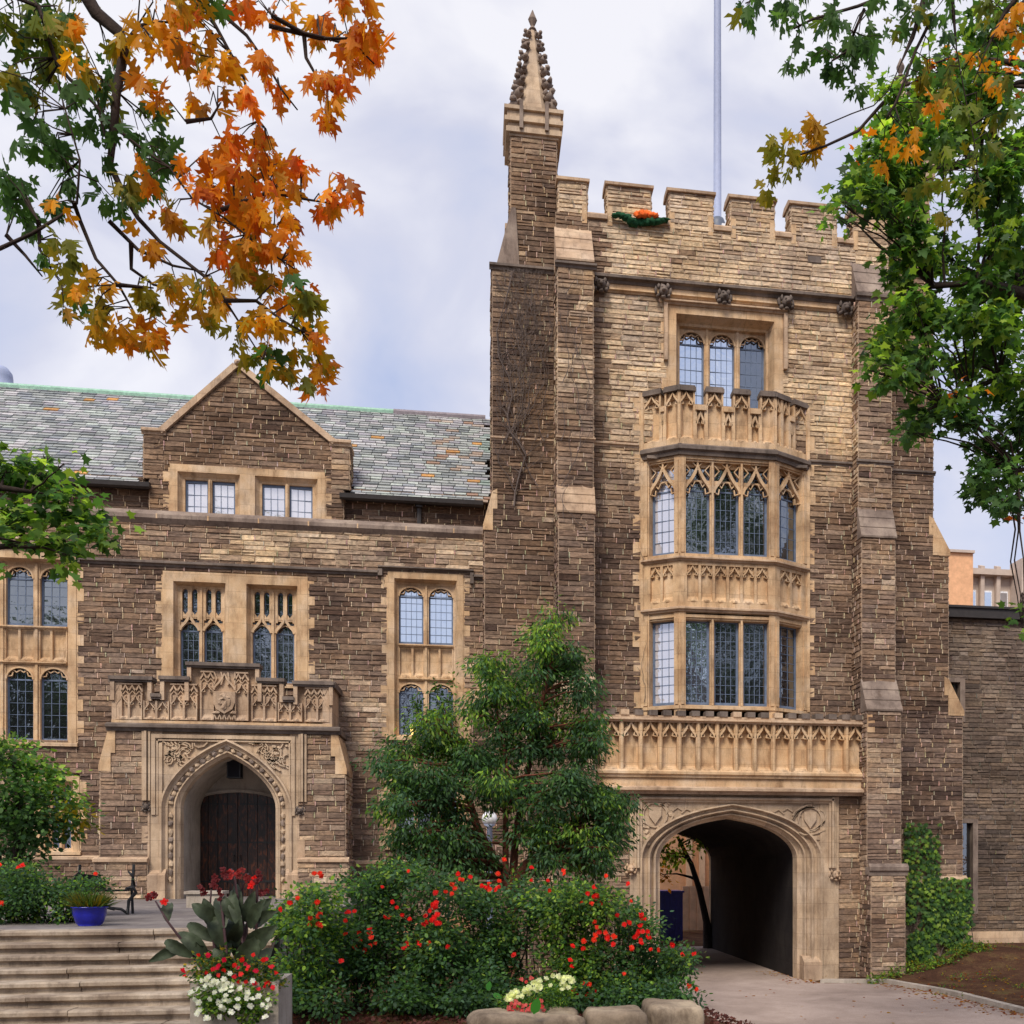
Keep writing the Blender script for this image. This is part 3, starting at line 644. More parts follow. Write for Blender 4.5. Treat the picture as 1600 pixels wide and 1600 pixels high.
# --- oriel
posts = .17
oriel = MB('trim')
def facet_build(k, L, T, par_glass):
    m_ = oriel; m_.T = T; m_.use('trim')
    nl = (1, 3, 1)[k]; a0, a1 = (.22 if k == 0 else posts), L-(.22 if k == 2 else posts)
    D = .42
    zL, zH = zb['low'], zb['m1t']
    # posts at both ends (full height)
    for a, b in ((0, a0), (a1, L)):
        m_.box(a, b, .0, D, zL, zH)
        m_.box(a+.04, b-.04, -.035, .0, zb['s1'], zb['h1']-.05); m_.box(a+.04, b-.04, -.035, .0, zb['s2'], zb['h2']-.05)
    mw = .12; lw = (a1-a0-mw*(nl-1))/nl
    # storey 2
    for z0, z1, kind in ((zb['s2'], zb['h2'], 'ogee'), (zb['s1'], zb['h1'], None)):
        m_.box(a0, a1, .06, D, z1-.05, z1+.10); m_.box(a0-.02, a1+.02, .02, .12, z1, z1+.12)
        m_.prism_x([(-.03, z0-.12), (-.03, z0-.03), (D, z0+.06), (D, z0-.12)], 0, L)
        for i in range(1, nl):
            c_ = a0+i*(lw+mw)-mw/2; m_.box(c_-mw/2, c_+mw/2, .12, D-.04, z0, z1); m_.box(c_-mw*.22, c_+mw*.22, .05, .12, z0, z1)
        for i in range(nl):
            la = a0+i*(lw+mw); lb = la+lw; cx_ = (la+lb)/2
            if kind:
                zs = z1-.88; q = lw
                m_.strip(arch(la-.02, lb+.02, zs, .72, 'ogee', 8), .085, .07, .2)
                m_.archplate(arch(la, lb, zs-.02, .34, 'round', 6), zs+.36, .17, .24)
                m_.box(la, lb, .2, .26, z1-.16, z1-.04)
                for s_ in (-1, 1):
                    m_.strip([(cx_+s_*q*.5, zs+.02), (cx_+s_*q*.33, zs-.02), (cx_+s_*q*.30, zs+.12)], .035, .12, .2)
                    m_.strip([(cx_+s_*q*.36, zs+.3), (cx_+s_*q*.2, zs+.16), (cx_+s_*q*.1, zs+.3)], .035, .12, .2)
                    m_.strip([(cx_+s_*q*.5, zs+.46), (cx_+s_*q*.3, zs+.62), (cx_+s_*q*.5, zs+.78)], .035, .12, .2)
                    m_.strip([(cx_+s_*.02, zs+.72), (cx_+s_*q*.25, zs+.86)], .035, .12, .2)
                m_.strip([(cx_, zs+.6), (cx_, z1)], .05, .08, .2)
            else: m_.box(la, lb, .14, D, z1-.06, z1)
    # mouldings
    for z0, z1, p, mt in ((zb['m1b'], zb['m1t'], .14, 'trim_dark'), (zb['m2']-.06, zb['m2']+.08, .11, 'trim_pale'), (zb['m3']-.07, zb['m3']+.08, .10, 'trim_pale')):
        m_.use(mt); e = p*.35; m_.mould(-e if k else 0, L+e if k < 2 else L, 0, z0, z1, p)
    m_.use('trim')
    # blind panels between storeys
    npn = (2, 6, 2)[k]; w_ = (a1-a0)/npn
    m_.box(a0, a1, .151, D-.002, zb['m3']-.05, zb['m2']+.05); m_.box(a0, a1, .003, .15, zb['m3']-.05, zb['p1']); m_.box(a0, a1, .003, .15, zb['p0'], zb['m2']+.03)
    m_.box(a0, a1, .02, D-.001, zb['m2']+.04, zb['s2']-.05); m_.box(a0, a1, .02, D-.001, zb['h1']+.08, zb['m3']-.02)
    for i in range(npn): panel(m_, a0+i*w_, a0+(i+1)*w_, zb['p1'], zb['p0'], -.0, .10, .075, 'ogee', .28)
    # parapet with its own little battlements
    seg = ([(0, .50, 1), (.50, .60, 0), (.60, 1.02, 1)], [(-.02, .16, 1), (.16, .275, 0), (.275, .455, 1), (.455, .56, 0), (.56, .735, 1), (.735, .845, 0), (.845, 1.02, 1)], [(-.02, .45, 1), (.45, .58, 0), (.58, 1, 1)])[k]
    m_.box(0, L, -.02, .3, zb['m1t']-.02, zb['bbase']+.08)
    for a, b, up in seg:
        a *= L; b *= L; zt = zb['btop'] if up else zb['bgap']
        n_ = 1 if (b-a) < .6 else 2
        for j in range(n_): panel(m_, a+(b-a)*j/n_, a+(b-a)*(j+1)/n_, zb['bbase']+.06, zt-.13, -.0, .15, .10, 'ogee', .36)
        m_.box(a, b, .201, .26, zb['bbase'], zt-.13)
        m_.use('trim_dark' if up else 'trim'); m_.box(a-.02*up, b+.02*up, -.05, .30, zt-.13, zt-.02); m_.box(a, b, -.02, .27, zt-.02, zt+.03); m_.use('trim')
for k, (L, T) in enumerate(facets): facet_build(k, L, T, None)
oriel.T = None
oriel.use('trim'); quoins(oriel, bw0+.06, ZT(1110), zb['btop']+.0, 0, -1, .14, .30, .40); quoins(oriel, bw1-.06, ZT(1112), zb['btop']-.1, 0, 1, .10, .26, .40)
oriel.box(bw0-.05, bw0+.03, -.06, .3, ZT(1110), zb['btop']-.02); oriel.box(bw1-.03, bw1+.05, -.06, .3, ZT(1110), zb['btop']-.1)
oriel.use('trim_dark'); oriel.box(bw0+.1, bw1-.1, -.3, .4, zb['m1b']-.02, zb['m1b']+.06)
ori = oriel.build('oriel', tower)
gl = {(0, 0): ['glass_blind'], (0, 1): ['glass_blind'], (1, 0): ['glass', 'glass', 'glass'], (1, 1): ['glass_sky', 'glass', 'glass'], (2, 0): ['glass'], (2, 1): ['glass']}
for k, (L, T) in enumerate(facets):
    nl = (1, 3, 1)[k]; a0, a1 = (.22 if k == 0 else posts), L-(.22 if k == 2 else posts); mw = .12; lw = (a1-a0-mw*(nl-1))/nl
    for s_, (z0, z1) in enumerate(((zb['s2'], zb['h2']), (zb['s1'], zb['h1']))):
        for i in range(nl):
            la = a0+i*(lw+mw)
            casement(ori, la-.01, la+lw+.01, z0+.03, z1-.03, .25, T, gl[(k, s_)][i], 4 if k == 1 else 3, 9 if s_ else 8, 'blue_frame', .07, light=(z1-.80) if s_ == 0 else None)
bk = MB('window_interior'); bk.box(bw0+.1, bw1-.1, .5, .55, zb['low'], zb['m1t']); bk.build('dark_room', ori)
# --- long panelled balcony over the carriage arch
YBAL = -.85; px0, px1 = XX(905, YBAL), XX(1351, YBAL)
bal = MB('trim')
def ZBq(y): return ZZ(1142, y, YBAL)
z_t, z_a, z_b, z_c, z_d, z_e = ZBq(1114), ZBq(1124), ZBq(1130), ZBq(1206), ZBq(1216), ZBq(1229)
bal.box(px0, px1, YBAL+.251, YBAL+.4, z_d, z_a)
pwid = XX(1350, YBAL)-XX(1321.8, YBAL); x = px1
while x > px0+.2:
    panel(bal, x-pwid, x, z_c, z_b, YBAL, .20, .12, 'ogee', .40); bal.box(x-.03, x+.03, YBAL-.04, YBAL, z_c, z_b-.02); x -= pwid
bal.use('trim_pale'); bal.mould(px0, px1+.05, YBAL, z_b-.02, z_a, .12)
bal.use('trim'); bal.mould(px0, px1+.05, YBAL, z_d, z_c+.04, .10)
bal.box(px0, px1+.05, YBAL+.03, YBAL+.3, z_e, z_d); bal.use('trim_pale'); bal.mould(px0, px1+.08, YBAL+.03, ZBq(1242), z_e, .22)
bal.use('trim_pale'); bal.box(px0, px1, YBAL-.02, YBAL+.34, z_a, z_a+.06)
bal.use('trim_dark'); x = px1-.05; i = 0
while x > px0:
    bal.use('trim_dark' if rnd.random() < .75 else 'trim_pale'); bal.box(x-.23, x, YBAL-.05, YBAL+.30, z_a+.06, z_t+.03); x -= .39
bal.use('trim_dark'); bal.box(px0, px1, YBAL+.41, -.02, z_d, z_d+.1)
bal.build('balcony', tower)
# --- carriage arch
ar = MB('trim_arch')
y0 = YG-.05
ins = lambda d, dz=1.0: arch(ax0+d, ax1-d, azs, (azt-azs)-d*.62*dz, 'tudor', 14, zb=-.3)
ar.archplate(arch(ax0, ax1, azs, azt-azs, 'tudor', 14), fzt-.12, y0+.05, y0+.25)
ar.box(fx0, ax0, y0+.02, YG+.4, -.3, fzt-.12); ar.box(ax1, fx1, y0+.02, YG+.4, -.3, fzt-.12)
ar.box(fx0, fx1, y0, YG+.4, fzt-.12, fzt)
ar.use('trim_arch')
prof = [(-.07, -.02), (-.06, -.09), (0, -.10), (.03, -.02), (.07, .06), (.15, .07), (.18, .0), (.23, .0), (.26, .12), (.33, .2), (.36, .12), (.41, .12), (.44, .24), (.52, .34), (.56, .34), (.58, .7)]
ar.loft([(ins(d), YG+yy) for d, yy in prof])
ar.use('trim_pale')
for a, b in ((ax1-.5, ax1+.02), (ax0-.02, ax0+.5)): ar.prism_x([(YG-.12, -.3), (YG-.12, .52), (YG+.1, .68), (YG+.5, .68), (YG+.5, -.3)], a, b)
ar.use('trim_arch')
lx0, lx1 = XX(997, YG-.1), XX(1301, YG-.1)
for lx in (lx0, lx1):
    for q, p in ((-.10, .10), (-.03, .16), (.05, .09)): ar.box(lx+q, lx+q+.06, YG-p, YG, ZT(1356, 1142, YG), fzt-.03)
ar.mould(lx0-.05, lx1+.05, YG-.04, fzt-.20, fzt-.02, .12)
# carved spandrels
def spandrel(mb, cx, cz, r, y, sgn, shield=True):
    mb.T = None
    if shield: mb.prism([(cx-r*.42, cz+r*.5), (cx+r*.42, cz+r*.5), (cx+r*.42, cz-r*.05), (cx, cz-r*.62), (cx-r*.42, cz-r*.05)], y-.07, y)
    ring = [(cx+math.cos(t)*r*.8, cz+math.sin(t)*r*.8) for t in [i*math.pi/8 for i in range(17)]]
    mb.strip(ring, .045, y-.05, y)
    for i in range(7):
        a = U(0, 6.28); rr = r*U(.75, 1.2); p = [(cx+math.cos(a+j*.35)*rr*(1+.1*j), cz+math.sin(a+j*.35)*rr*(1-.05*j)) for j in range(5)]
        p = [(min(max(q[0], cx-r*1.2), cx+r*1.2), min(max(q[1], cz-r*1.3), cz+r*1.02)) for q in p]; mb.strip(p, .04, y-.05, y)
    for i in range(9):
        a = i*.7; mb.blob((cx+math.cos(a)*r*U(.75, 1.1), y, cz+math.sin(a)*r*U(.7, 1.0)), (.07, .05, .07), .5)
ar.box(ax0-.05, ax0+.02, y0+.0, y0+.06, azs, fzt-.2)
ztop = fzt-.24
spandrel(ar, XX(1023, YG), ZZ(1023, 1273, YG), .42, YG+.0, -1); spandrel(ar, XX(1265, YG), ZZ(1265, 1280, YG), .42, YG+.0, 1)
for sx, s_ in ((XX(1050, YG), 1), (XX(1238, YG), -1)):
    for i in range(3): ar.strip([(sx+s_*(.25*i), ZZ(1142, 1262, YG)-.06*i-.1), (sx+s_*(.25*i+.15), ZZ(1142, 1262, YG)-.04*i), (sx+s_*(.25*i+.3), ZZ(1142, 1262, YG)-.02*i-.09)], .04, YG-.04, YG+.03)
for s_, cxx in ((1, XX(1023, YG)), (-1, XX(1265, YG))):
    for j in range(3): ar.blob((cxx-s_*.2, YG, ZZ(1142, 1318, YG)+.16*j), (.10, .05, .09), .5)
ca_ = ar.build('carriage_arch', tower)
grotesque('carved_beast', tower, (XX(985, YG), YG-.02, ZZ(985, 1358, YG)), .2, 'trim_pale'); grotesque('carved_beast', tower, (XX(1304, YG), YG-.02, ZZ(1304, 1367, YG)), .2, 'trim_pale')
# --- passage
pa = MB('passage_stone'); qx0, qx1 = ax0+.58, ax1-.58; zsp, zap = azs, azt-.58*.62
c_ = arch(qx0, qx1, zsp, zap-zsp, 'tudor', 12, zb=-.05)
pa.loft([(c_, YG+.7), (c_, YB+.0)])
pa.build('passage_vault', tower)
pa = MB('trim'); c2 = arch(qx0-.001, qx1+.001, zsp, zap-zsp, 'tudor', 12)
pa.archplate(c2, zap+.9, YB+.02, YB+.3); pa.box(qx0-.5, qx0, YB+.02, YB+.3, -.2, zap+.9); pa.box(qx1, qx1+.5, YB+.02, YB+.3, -.2, zap+.9)
pa.build('rear_arch', tower)
# ================================================================== WING
YW = 1.5; YR = 2.0
wing = thing('college_wing', (XX(350, YW), 5, 2.3), 'long brown stone college range with slate roof, gabled dormer and entrance porch', 'building')
zTer = EYE-.914
def ZW(y, x=400, Y=YW): return ZZ(x, y, Y)
wx0, wx1 = XX(-260, YW), XX(756, YW)+.4
zLedge0, zLedge1 = ZW(826, 400)+.0, ZW(806, 400)
zS2a, zS2b = ZW(892, 400), ZW(882, 400)
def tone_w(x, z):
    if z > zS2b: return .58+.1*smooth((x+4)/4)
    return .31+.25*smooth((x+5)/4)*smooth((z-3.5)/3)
wl = (XX(-68, YW), XX(120, YW)); wm = (XX(255, YW), XX(481, YW)); wr = (XX(606, YW), XX(724, YW))
ztl, ztm, ztr = ZW(862, 60), ZW(897, 368), ZW(896, 665)
zWb = ZW(1160, 60); zWrb = ZW(1152, 665); zMb = ZW(1068, 368)
g1 = (XX(62, YW), XX(125, YW), ZW(1330, 90), ZW(1212, 90)); g2 = (XX(603, YW), XX(728, YW), ZW(1322, 640), ZW(1215, 640))
pX0, pX1 = XX(180, 0), XX(517, 0)
mb = MB('stone')
holes = [(*wl, zWb, ztl), (*wm, zMb, ztm), (*wr, zWrb, ztr), (g1[0], g1[1], g1[2], g1[3]), (g2[0], g2[1], g2[2], g2[3]), (XX(262, 0), XX(447, 0), zTer-1, ZZ(350, 1165, 0))]
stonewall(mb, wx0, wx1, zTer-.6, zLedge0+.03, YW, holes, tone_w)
mb.use('trim_pale'); mb.mould(wx0, pX0+.2, YW, ZW(1348, 140), ZW(1336, 140), .14); mb.mould(pX1-.2, wx1, YW, ZW(1355, 620), ZW(1343, 620), .14)
mb.use('stone')
# low wall strip under the eaves
zE = ZZ(600, 783, YR+.25)
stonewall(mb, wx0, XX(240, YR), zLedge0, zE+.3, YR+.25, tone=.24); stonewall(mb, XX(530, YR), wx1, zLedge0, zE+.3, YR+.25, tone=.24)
# end returns & back
stonewall(mb, 0, 11, zTer-.6, zE+.3, 0, T=TL(wx0, YR+.2+11), tone=.3, course=(.2, .4))
mb.use('stone'); mb.box(wx0, wx1, 12.6, 12.8, zTer-.6, zE+.3, STN['mid'])
mb.build('wall', wing)
mb = MB('trim_grey')
mb.prism_x([(YW-.03, zLedge0), (YW-.14, zLedge0+.12), (YW-.14, zLedge0+.22), (YW+.02, zLedge1+.02), (YR+.3, zLedge1+.06), (YR+.3, zLedge0)], wx0, wx1)
x = wx0
while x < wx1: mb.use('trim'); mb.box(x, x+.035, YW-.147, YW+.0, zLedge0+.11, zLedge0+.24); x += 1.32
mb.build('parapet_coping', wing)
mb = MB('trim_dark'); zz0, zz1 = zS2a, zS2b
xA, xB = XX(592, YW), XX(739, YW); up = .21
mb.mould(XX(127, YW), xA, YW, zz0, zz1, .13); mb.build('string_course', wing); mb = MB('trim_dark'); mb.mould(xB, wx1, YW, zz0, zz1, .13)
mb.mould(xA-.02, xB+.02, YW, ztr+.05, ztr+.17, .15); mb.box(xA-.02, xA+.1, YW-.13, YW, zz0, ztr+.05); mb.box(xB-.08, xB+.02, YW-.13, YW, zz0-.12, ztr+.05); mb.build('string_course', wing); mb = MB('trim_dark')
mb.mould(wx0, XX(127, YW), YW, ztl+.04, ztl+.17, .15); mb.box(XX(127, YW)-.1, XX(127, YW), YW-.13, YW, zz0, ztl+.05)
mb.build('string_course', wing)
# --- windows
square_window(wing, *wl, zWb, ztl, YW, 3, depth=.30, fw=.20, inner=.09, mw=.17, headh=.40, kind='round', glasses=['glass'], panels=(ZW(1037, 60), ZW(976, 60)), nx=3, nz=6)
square_window(wing, *wr, zWrb, ztr, YW, 2, depth=.30, fw=.18, inner=.11, mw=.15, headh=.34, kind='round', glasses=['glass_sky', 'glass_sky', 'glass', 'glass'], panels=(ZW(1063, 665), ZW(1005, 665)), nx=4, nz=7)
xm = (wm[0]+wm[1])/2
square_window(wing, wm[0], xm+.0, zMb, ztm, YW, 2, depth=.32, fw=.27, mw=.12, headh=.42, kind='ogee', tracery=.75, glasses=['glass'], nx=3, nz=9, fr='blue_frame')
square_window(wing, xm+.002, wm[1], zMb, ztm, YW, 2, depth=.32, fw=.27, mw=.12, headh=.42, kind='ogee', tracery=.75, glasses=['glass'], nx=3, nz=9, fr='blue_frame')
square_window(wing, g1[0], g1[1], g1[2], g1[3], YW, 2, depth=.25, fw=.15, mw=.1, headh=.2, kind=None, nz=4)
square_window(wing, g2[0], g2[1], g2[2], g2[3], YW, 3, depth=.25, fw=.15, mw=.1, headh=.2, kind=None, nz=4)
# --- dormer gable
YD = YR+.05
dx0, dx1 = XX(233, YD), XX(537, YD); da, dpk = XX(372, YD), ZZ(372, 576, YD)
kz = ZZ(380, 686, YD); kx0, kx1 = XX(257, YD), XX(518, YD)
dz0 = zLedge1-.05
q0, q1 = XX(266, YD), XX(508, YD); qz0, qz1 = dz0-.05, ZZ(385, 732, YD)
mb = MB('stone')
def gclip(z):
    if z < kz: return (dx0, dx1)
    t = (z-kz)/(dpk-kz); return (lerp(kx0, da, t), lerp(kx1, da, t))
stonewall(mb, dx0, dx1, dz0, dpk-.1, YD, holes=[(q0, q1, qz0, qz1)], tone=lambda x, z: .33+.1*smooth((z-kz)/2), clip=gclip)
stonewall(mb, 0, 1.6, dz0, kz, 0, T=TL(dx0, YD+1.6), tone=.35); stonewall(mb, 0, 1.6, dz0, kz, 0, T=TR(dx1, YD), tone=.35)
mb.use('stone'); mb.prism([(kx0, kz), (kx1, kz), (da, dpk)], YD+.02, YD+.5, STN['mid'])
# side kneelers slightly wider
e0, e1 = XX(222, YD), XX(549, YD); zk = ZZ(380, 757, YD)
mb.build('dormer_gable', wing)
mb = MB('trim_pale')
for (xa, za), (xb_, zb_) in (((kx0-.04, kz-.02), (da, dpk)), ((da, dpk), (kx1+.04, kz-.02))):
    dx, dz = xb_-xa, zb_-za; l = math.hypot(dx, dz); nx_, nz_ = -dz/l*.16, dx/l*.16
    mb.prism([(xa, za), (xb_, zb_), (xb_+nx_, zb_+nz_), (xa+nx_, za+nz_)], YD-.12, YD+.5)
mb.blob((da, YD+.15, dpk+.16), (.14, .3, .12), .1, 2)
for a, b, s_ in ((e0, kx0+.05, -1), (kx1-.05, e1, 1)):
    mb.use('trim_pale'); mb.mould(a, b, YD-.02, kz-.05, kz+.16, .12); mb.box(a+.01, b-.01, YD-.02, YD+.9, kz+.02, kz+.12)
    mb.use('stone'); stonebox(mb, min(a+.04, b-.05), max(a+.04, b-.05), YD-.015, YD+.8, zk, kz-.04, 'FLR', tone=.4)
mb.build('gable_coping', wing)
wn = MB('trim'); mid = XX(387, YD)
square_window(wing, q0, mid, qz0+.05, qz1, YD, 2, depth=.22, fw=.20, mw=.10, headh=.1, kind=None, glasses=['glass_blind'], nx=3, nz=3, sill=False, inner=.16)
square_window(wing, mid+.002, q1, qz0+.05, qz1, YD, 2, depth=.22, fw=.20, mw=.10, headh=.1, kind=None, glasses=['glass_blind'], nx=3, nz=3, sill=False, inner=.16)
# --- roof: every slate laid one by one
ye, yr_ = YR-.05, 7.2
zEa = ZZ(600, 777, ye); zRd = ZZ(600, 645, yr_)
run = yr_-ye; rise = zRd-zEa; sl_ = math.hypot(run, rise); cy_, cz_ = run/sl_, rise/sl_
rf = MB('slate')
rf.add([(wx0, ye+.3, zEa+.2), (wx1-.4, ye+.3, zEa+.2), (wx1-.4, yr_, zRd-.05), (wx0, yr_, zRd-.05)], [(0, 1, 2, 3)], (.06, .06, .07))
rf.add([(wx0, yr_, zRd-.05), (wx1, yr_, zRd-.05), (wx1, 12.7, zE+.2), (wx0, 12.7, zE+.2)], [(0, 1, 2, 3)], (.2, .22, .22))
s_ = 0; row = 0
pal = [(.30, .32, .32), (.36, .38, .38), (.26, .28, .31), (.42, .42, .44), (.46, .45, .47), (.34, .36, .36), (.22, .24, .25), (.42, .46, .44), (.34, .33, .37)]
skip0, skip1 = e0+.02, e1-.02
while s_ < sl_-.1:
    ex = .205; x = wx0-(.17 if row % 2 else 0)
    while x < wx1-.35:
        w = U(.30, .44); xc = x+w/2; yy_ = ye+s_*cy_
        zc_ = zEa+s_*cz_
        if not (skip0 < xc < skip1 and yy_ < YD+.3 and zc_ < kz+.1):
            c = rnd.choice(pal)
            nz_ = noise.noise(Vector((x*.55, s_*.8, 3.3)))
            if nz_ > .0 and x > -1.5 and rnd.random() < .30: c = rnd.choice([(.34, .21, .15), (.36, .27, .21), (.42, .35, .30)])
            if rnd.random() < .012: c = (.55, .28, .08)
            if x > .0 and nz_ < -.1: c = mixc(c, (.28, .38, .34), .6)
            jj = U(.95, 1.3); c = tuple(k*jj for k in c)
            h0 = U(.035, .055); g = .009; tj = U(-.006, .006)
            def P(u, s, h): return (u, ye+s*cy_-h*cz_, zEa+s*cz_+h*cy_)
            a, b = x+g, x+w-g; s0, s1 = s_+U(-.012, .012), s_+ex+.05
            rf.add([P(a, s0, h0+tj), P(b, s0, h0-tj), P(b, s1, .0), P(a, s1, .0), P(a, s0, 0), P(b, s0, 0)], [(0, 1, 2, 3), (0, 4, 5, 1), (0, 3, 4), (1, 5, 2)], c)
        x += w
    s_ += ex; row += 1
rf.build('roof', wing)
mb = MB('copper')
mb.tube([(wx0, yr_, zRd+.03), (XX(615, yr_), yr_, zRd+.03)], .11, 8); mb.use('copper_brown'); mb.tube([(XX(615, yr_), yr_, zRd+.03), (wx1-.3, yr_, zRd+.03)], .12, 8)
mb.build('ridge_cap', wing)
# dormer roof behind the gable
mb = MB('slate'); zdr = dpk-.15
mb.add([(da, YD+.4, zdr), (da, YD+5, zdr), (kx0-.1, YD+3, kz-.1), (kx0-.1, YD+.4, kz-.1), (kx1+.1, YD+.4, kz-.1), (kx1+.1, YD+3, kz-.1)], [(0, 1, 2, 3), (0, 4, 5, 1)], (.34, .37, .36))
mb.build('dormer_roof', wing)
for a, b in ((wx0, e0+.25), (e1-.30, XX(755, ye))):
    g = MB('gutter_metal'); g.prism_x([(ye-.13, zEa-.10), (ye-.15, zEa+.02), (ye-.11, zEa+.03), (ye+.03, zEa+.03), (ye+.05, zEa-.10), (ye-.04, zEa-.14)], a, b); g.box(a, b, ye+.05, YR+.3, zEa-.07, zEa-.03); g.build('gutter', wing)
g = MB('gutter_metal'); dpx = XX(655, YR+.1); g.tube([(dpx, YR+.05, zEa-.05), (dpx, YR+.12, zEa-.2), (dpx, YR+.12, zLedge1)], .07, 8); g.box(dpx-.09, dpx+.09, YR-.02, YR+.2, zEa-.2, zEa-.1); g.build('downpipe', wing)
g = MB('pole_blue'); g.lathe((XX(-2, 9), 9, ZZ(0, 612, 9)), [(.42, 0), (.42, .45), (.40, .62), (.28, .78), (.05, .86)], 18); g.build('roof_vent', wing, True)

# ================================================================== PORCH (part of the wing)
def ZP(y, x=350, Y=0): return ZZ(x, y, Y)
po = MB('stone')
cL, cR = XX(233, 0), XX(466, 0); bX0, bX1 = XX(170, 0), XX(527, 0); wX0, wX1 = XX(156, 0), XX(540, 0)
zPm0, zPm1 = ZP(1145), ZP(1132)
zSh = ZP(1200); zPl = ZP(1345)
for a, b, lo in ((bX0, cL, -1), (cR, bX1, 1)):
    stonebox(po, a, b, .02, YW, zSh, zPm0, 'F'+('L' if lo < 0 else 'R'), tone=.56)
for a, b, lo in ((wX0, cL, -1), (cR, wX1, 1)):
    stonebox(po, a, b, .0, YW, zPl, zSh, 'F'+('L' if lo < 0 else 'R'), tone=.56)
    stonebox(po, a-.1 if lo < 0 else a, b if lo < 0 else b+.08, -.12, YW, zTer-.5, zPl, 'F'+('L' if lo < 0 else 'R'), tone=.56)
    po.use('trim_pale'); e = (a-.12, b) if lo < 0 else (a, b+.10); po.mould(e[0], e[1], -.02, zPl-.12, zPl+.10, .18); po.box(e[0]+.02, e[1]-.02, -.03, YW, zPl-.02, zPl+.05)
    po.use('trim'); xo, xi = (a, bX0) if lo < 0 else (b, bX1)
    po.prism([(xo-lo*(-.03), zSh-.12), (xo-lo*(-.03), zSh+.02), (xi+lo*.02, zPm0), (xi-lo*.16, zPm0), (xi-lo*.16, zSh+.35), (xi-lo*.05, zSh+.35), (xi-lo*.05, zSh-.12)], -.03, YW-.02)
po.use('trim_dark'); po.box(bX0+.05, bX1-.05, .35, YW-.02, zPm0-.05, zPm0+.06)
porch = po.build('porch', wing)
po = MB('trim_dark')
po.mould(bX0-.05, bX1+.08, 0, zPm0, zPm1, .16); po.box(bX0-.05, bX1+.08, -.03, YW-.01, zPm0+.02, zPm0+.16)
# stepped, panelled parapet
po.use('trim')
segs = [(174, 236, 1057, 1), (236, 252, 1084, 0), (252, 294, 1057, 1), (294, 404, 1036, 2), (404, 442, 1060, 1), (442, 460, 1089, 0), (460, 519, 1065, 1)]
zb0 = ZP(1128)
po.box(XX(174, 0), XX(519, 0), .0, .3, ZP(1132), zb0)
for a, b, yt, lv in segs:
    xa, xb_, zt = XX(a, 0), XX(b, 0), ZZ((a+b)/2, yt, 0)
    po.use('trim_pale'); po.box(xa, xb_, .155, .30, zb0, zt-.12)
    for u_ in (xa, xb_): pass
    po.use('trim_dark'); po.box(xa-.05*(lv > 0), xb_+.05*(lv > 0), -.10, .36, zt-.09, zt+.0); po.box(xa-.03*(lv > 0), xb_+.03*(lv > 0), -.05, .33, zt-.14, zt-.09)
    if lv: po.use('trim_pale'); po.box(xa-.02, xa+.08, -.045, .1, zt-.62 if lv == 1 else zt-.5, zt-.14); po.box(xb_-.08, xb_+.02, -.045, .1, zt-.62 if lv == 1 else zt-.5, zt-.14)
po.use('trim_pale')
def P2(a, b, yt, yb, n=2, hh=.34):
    xa, xb_ = XX(a, 0), XX(b, 0); zt, z_ = ZZ((a+b)/2, yt, 0), ZZ((a+b)/2, yb, 0)
    w_ = (xb_-xa)/n
    for i in range(n): panel(po, xa+i*w_, xa+(i+1)*w_, z_, zt-.3 if zt-z_ > .75 else zt, .0, .10, .05, 'point', .26)
    if zt-z_ > .75:
        po.box(xa, xb_, .08, .12, zt-.3, zt)
        for i in range(n*2): sa_ = xa+(xb_-xa)*i/(n*2); sb_ = sa_+(xb_-xa)/(n*2); po.strip(arch(sa_, sb_, zt-.22, .17, 'ogee', 4), .04, .0, .1); po.strip([(sa_, zt-.3), ((sa_+sb_)/2, zt-.2), (sb_, zt-.3)], .03, .03, .1)
        po.box(xa, xb_, .0, .1, zt-.04, zt)
P2(180, 222, 1067, 1124); P2(224, 264, 1095, 1124); P2(266, 308, 1068, 1125); P2(393, 432, 1070, 1127); P2(434, 472, 1098, 1127); P2(476, 515, 1074, 1128)
P2(313, 334, 1048, 1125, 1); P2(367, 388, 1050, 1126, 1)
sx0, sx1 = XX(334, 0), XX(367, 0)
po.box(sx0, sx1, .07, .12, ZP(1126), ZP(1048)); po.strip(arch(sx0, sx1, ZP(1078), .42, 'ogee', 6), .05, -.01, .08)
for i in range(4): po.strip([(sx0+(sx1-sx0)*i/3, ZP(1070)), (sx0+(sx1-sx0)*(i+.5)/3.5, ZP(1060)), (sx0+(sx1-sx0)*i/3, ZP(1050))], .035, 0, .08)
scx = (sx0+sx1)/2; r_ = .27; scz = ZP(1096)
po.prism([(scx-r_, scz+r_*.95), (scx+r_, scz+r_*.95), (scx+r_, scz-r_*.1), (scx+r_*.75, scz-r_*.75), (scx, scz-r_*1.2), (scx-r_*.75, scz-r_*.75), (scx-r_, scz-r_*.1)], -.04, .08)
po.blob((scx, -.05, scz+.1), (.12, .05, .1), .6, 2); po.blob((scx, -.05, scz-.1), (.07, .05, .14), .6, 2); po.blob((scx-.1, -.05, scz-.02), (.06, .04, .12), .5); po.blob((scx+.1, -.05, scz-.02), (.06, .04, .12), .5)
for i in range(5): po.strip([(scx-.28+i*.12, ZP(1124)), (scx-.24+i*.12, ZP(1117)), (scx-.2+i*.12, ZP(1124))], .04, -.01, .08)
for i in range(2): po.blob((scx+(-1)**i*.2, 0, ZP(1113)), (.1, .06, .06), .5)
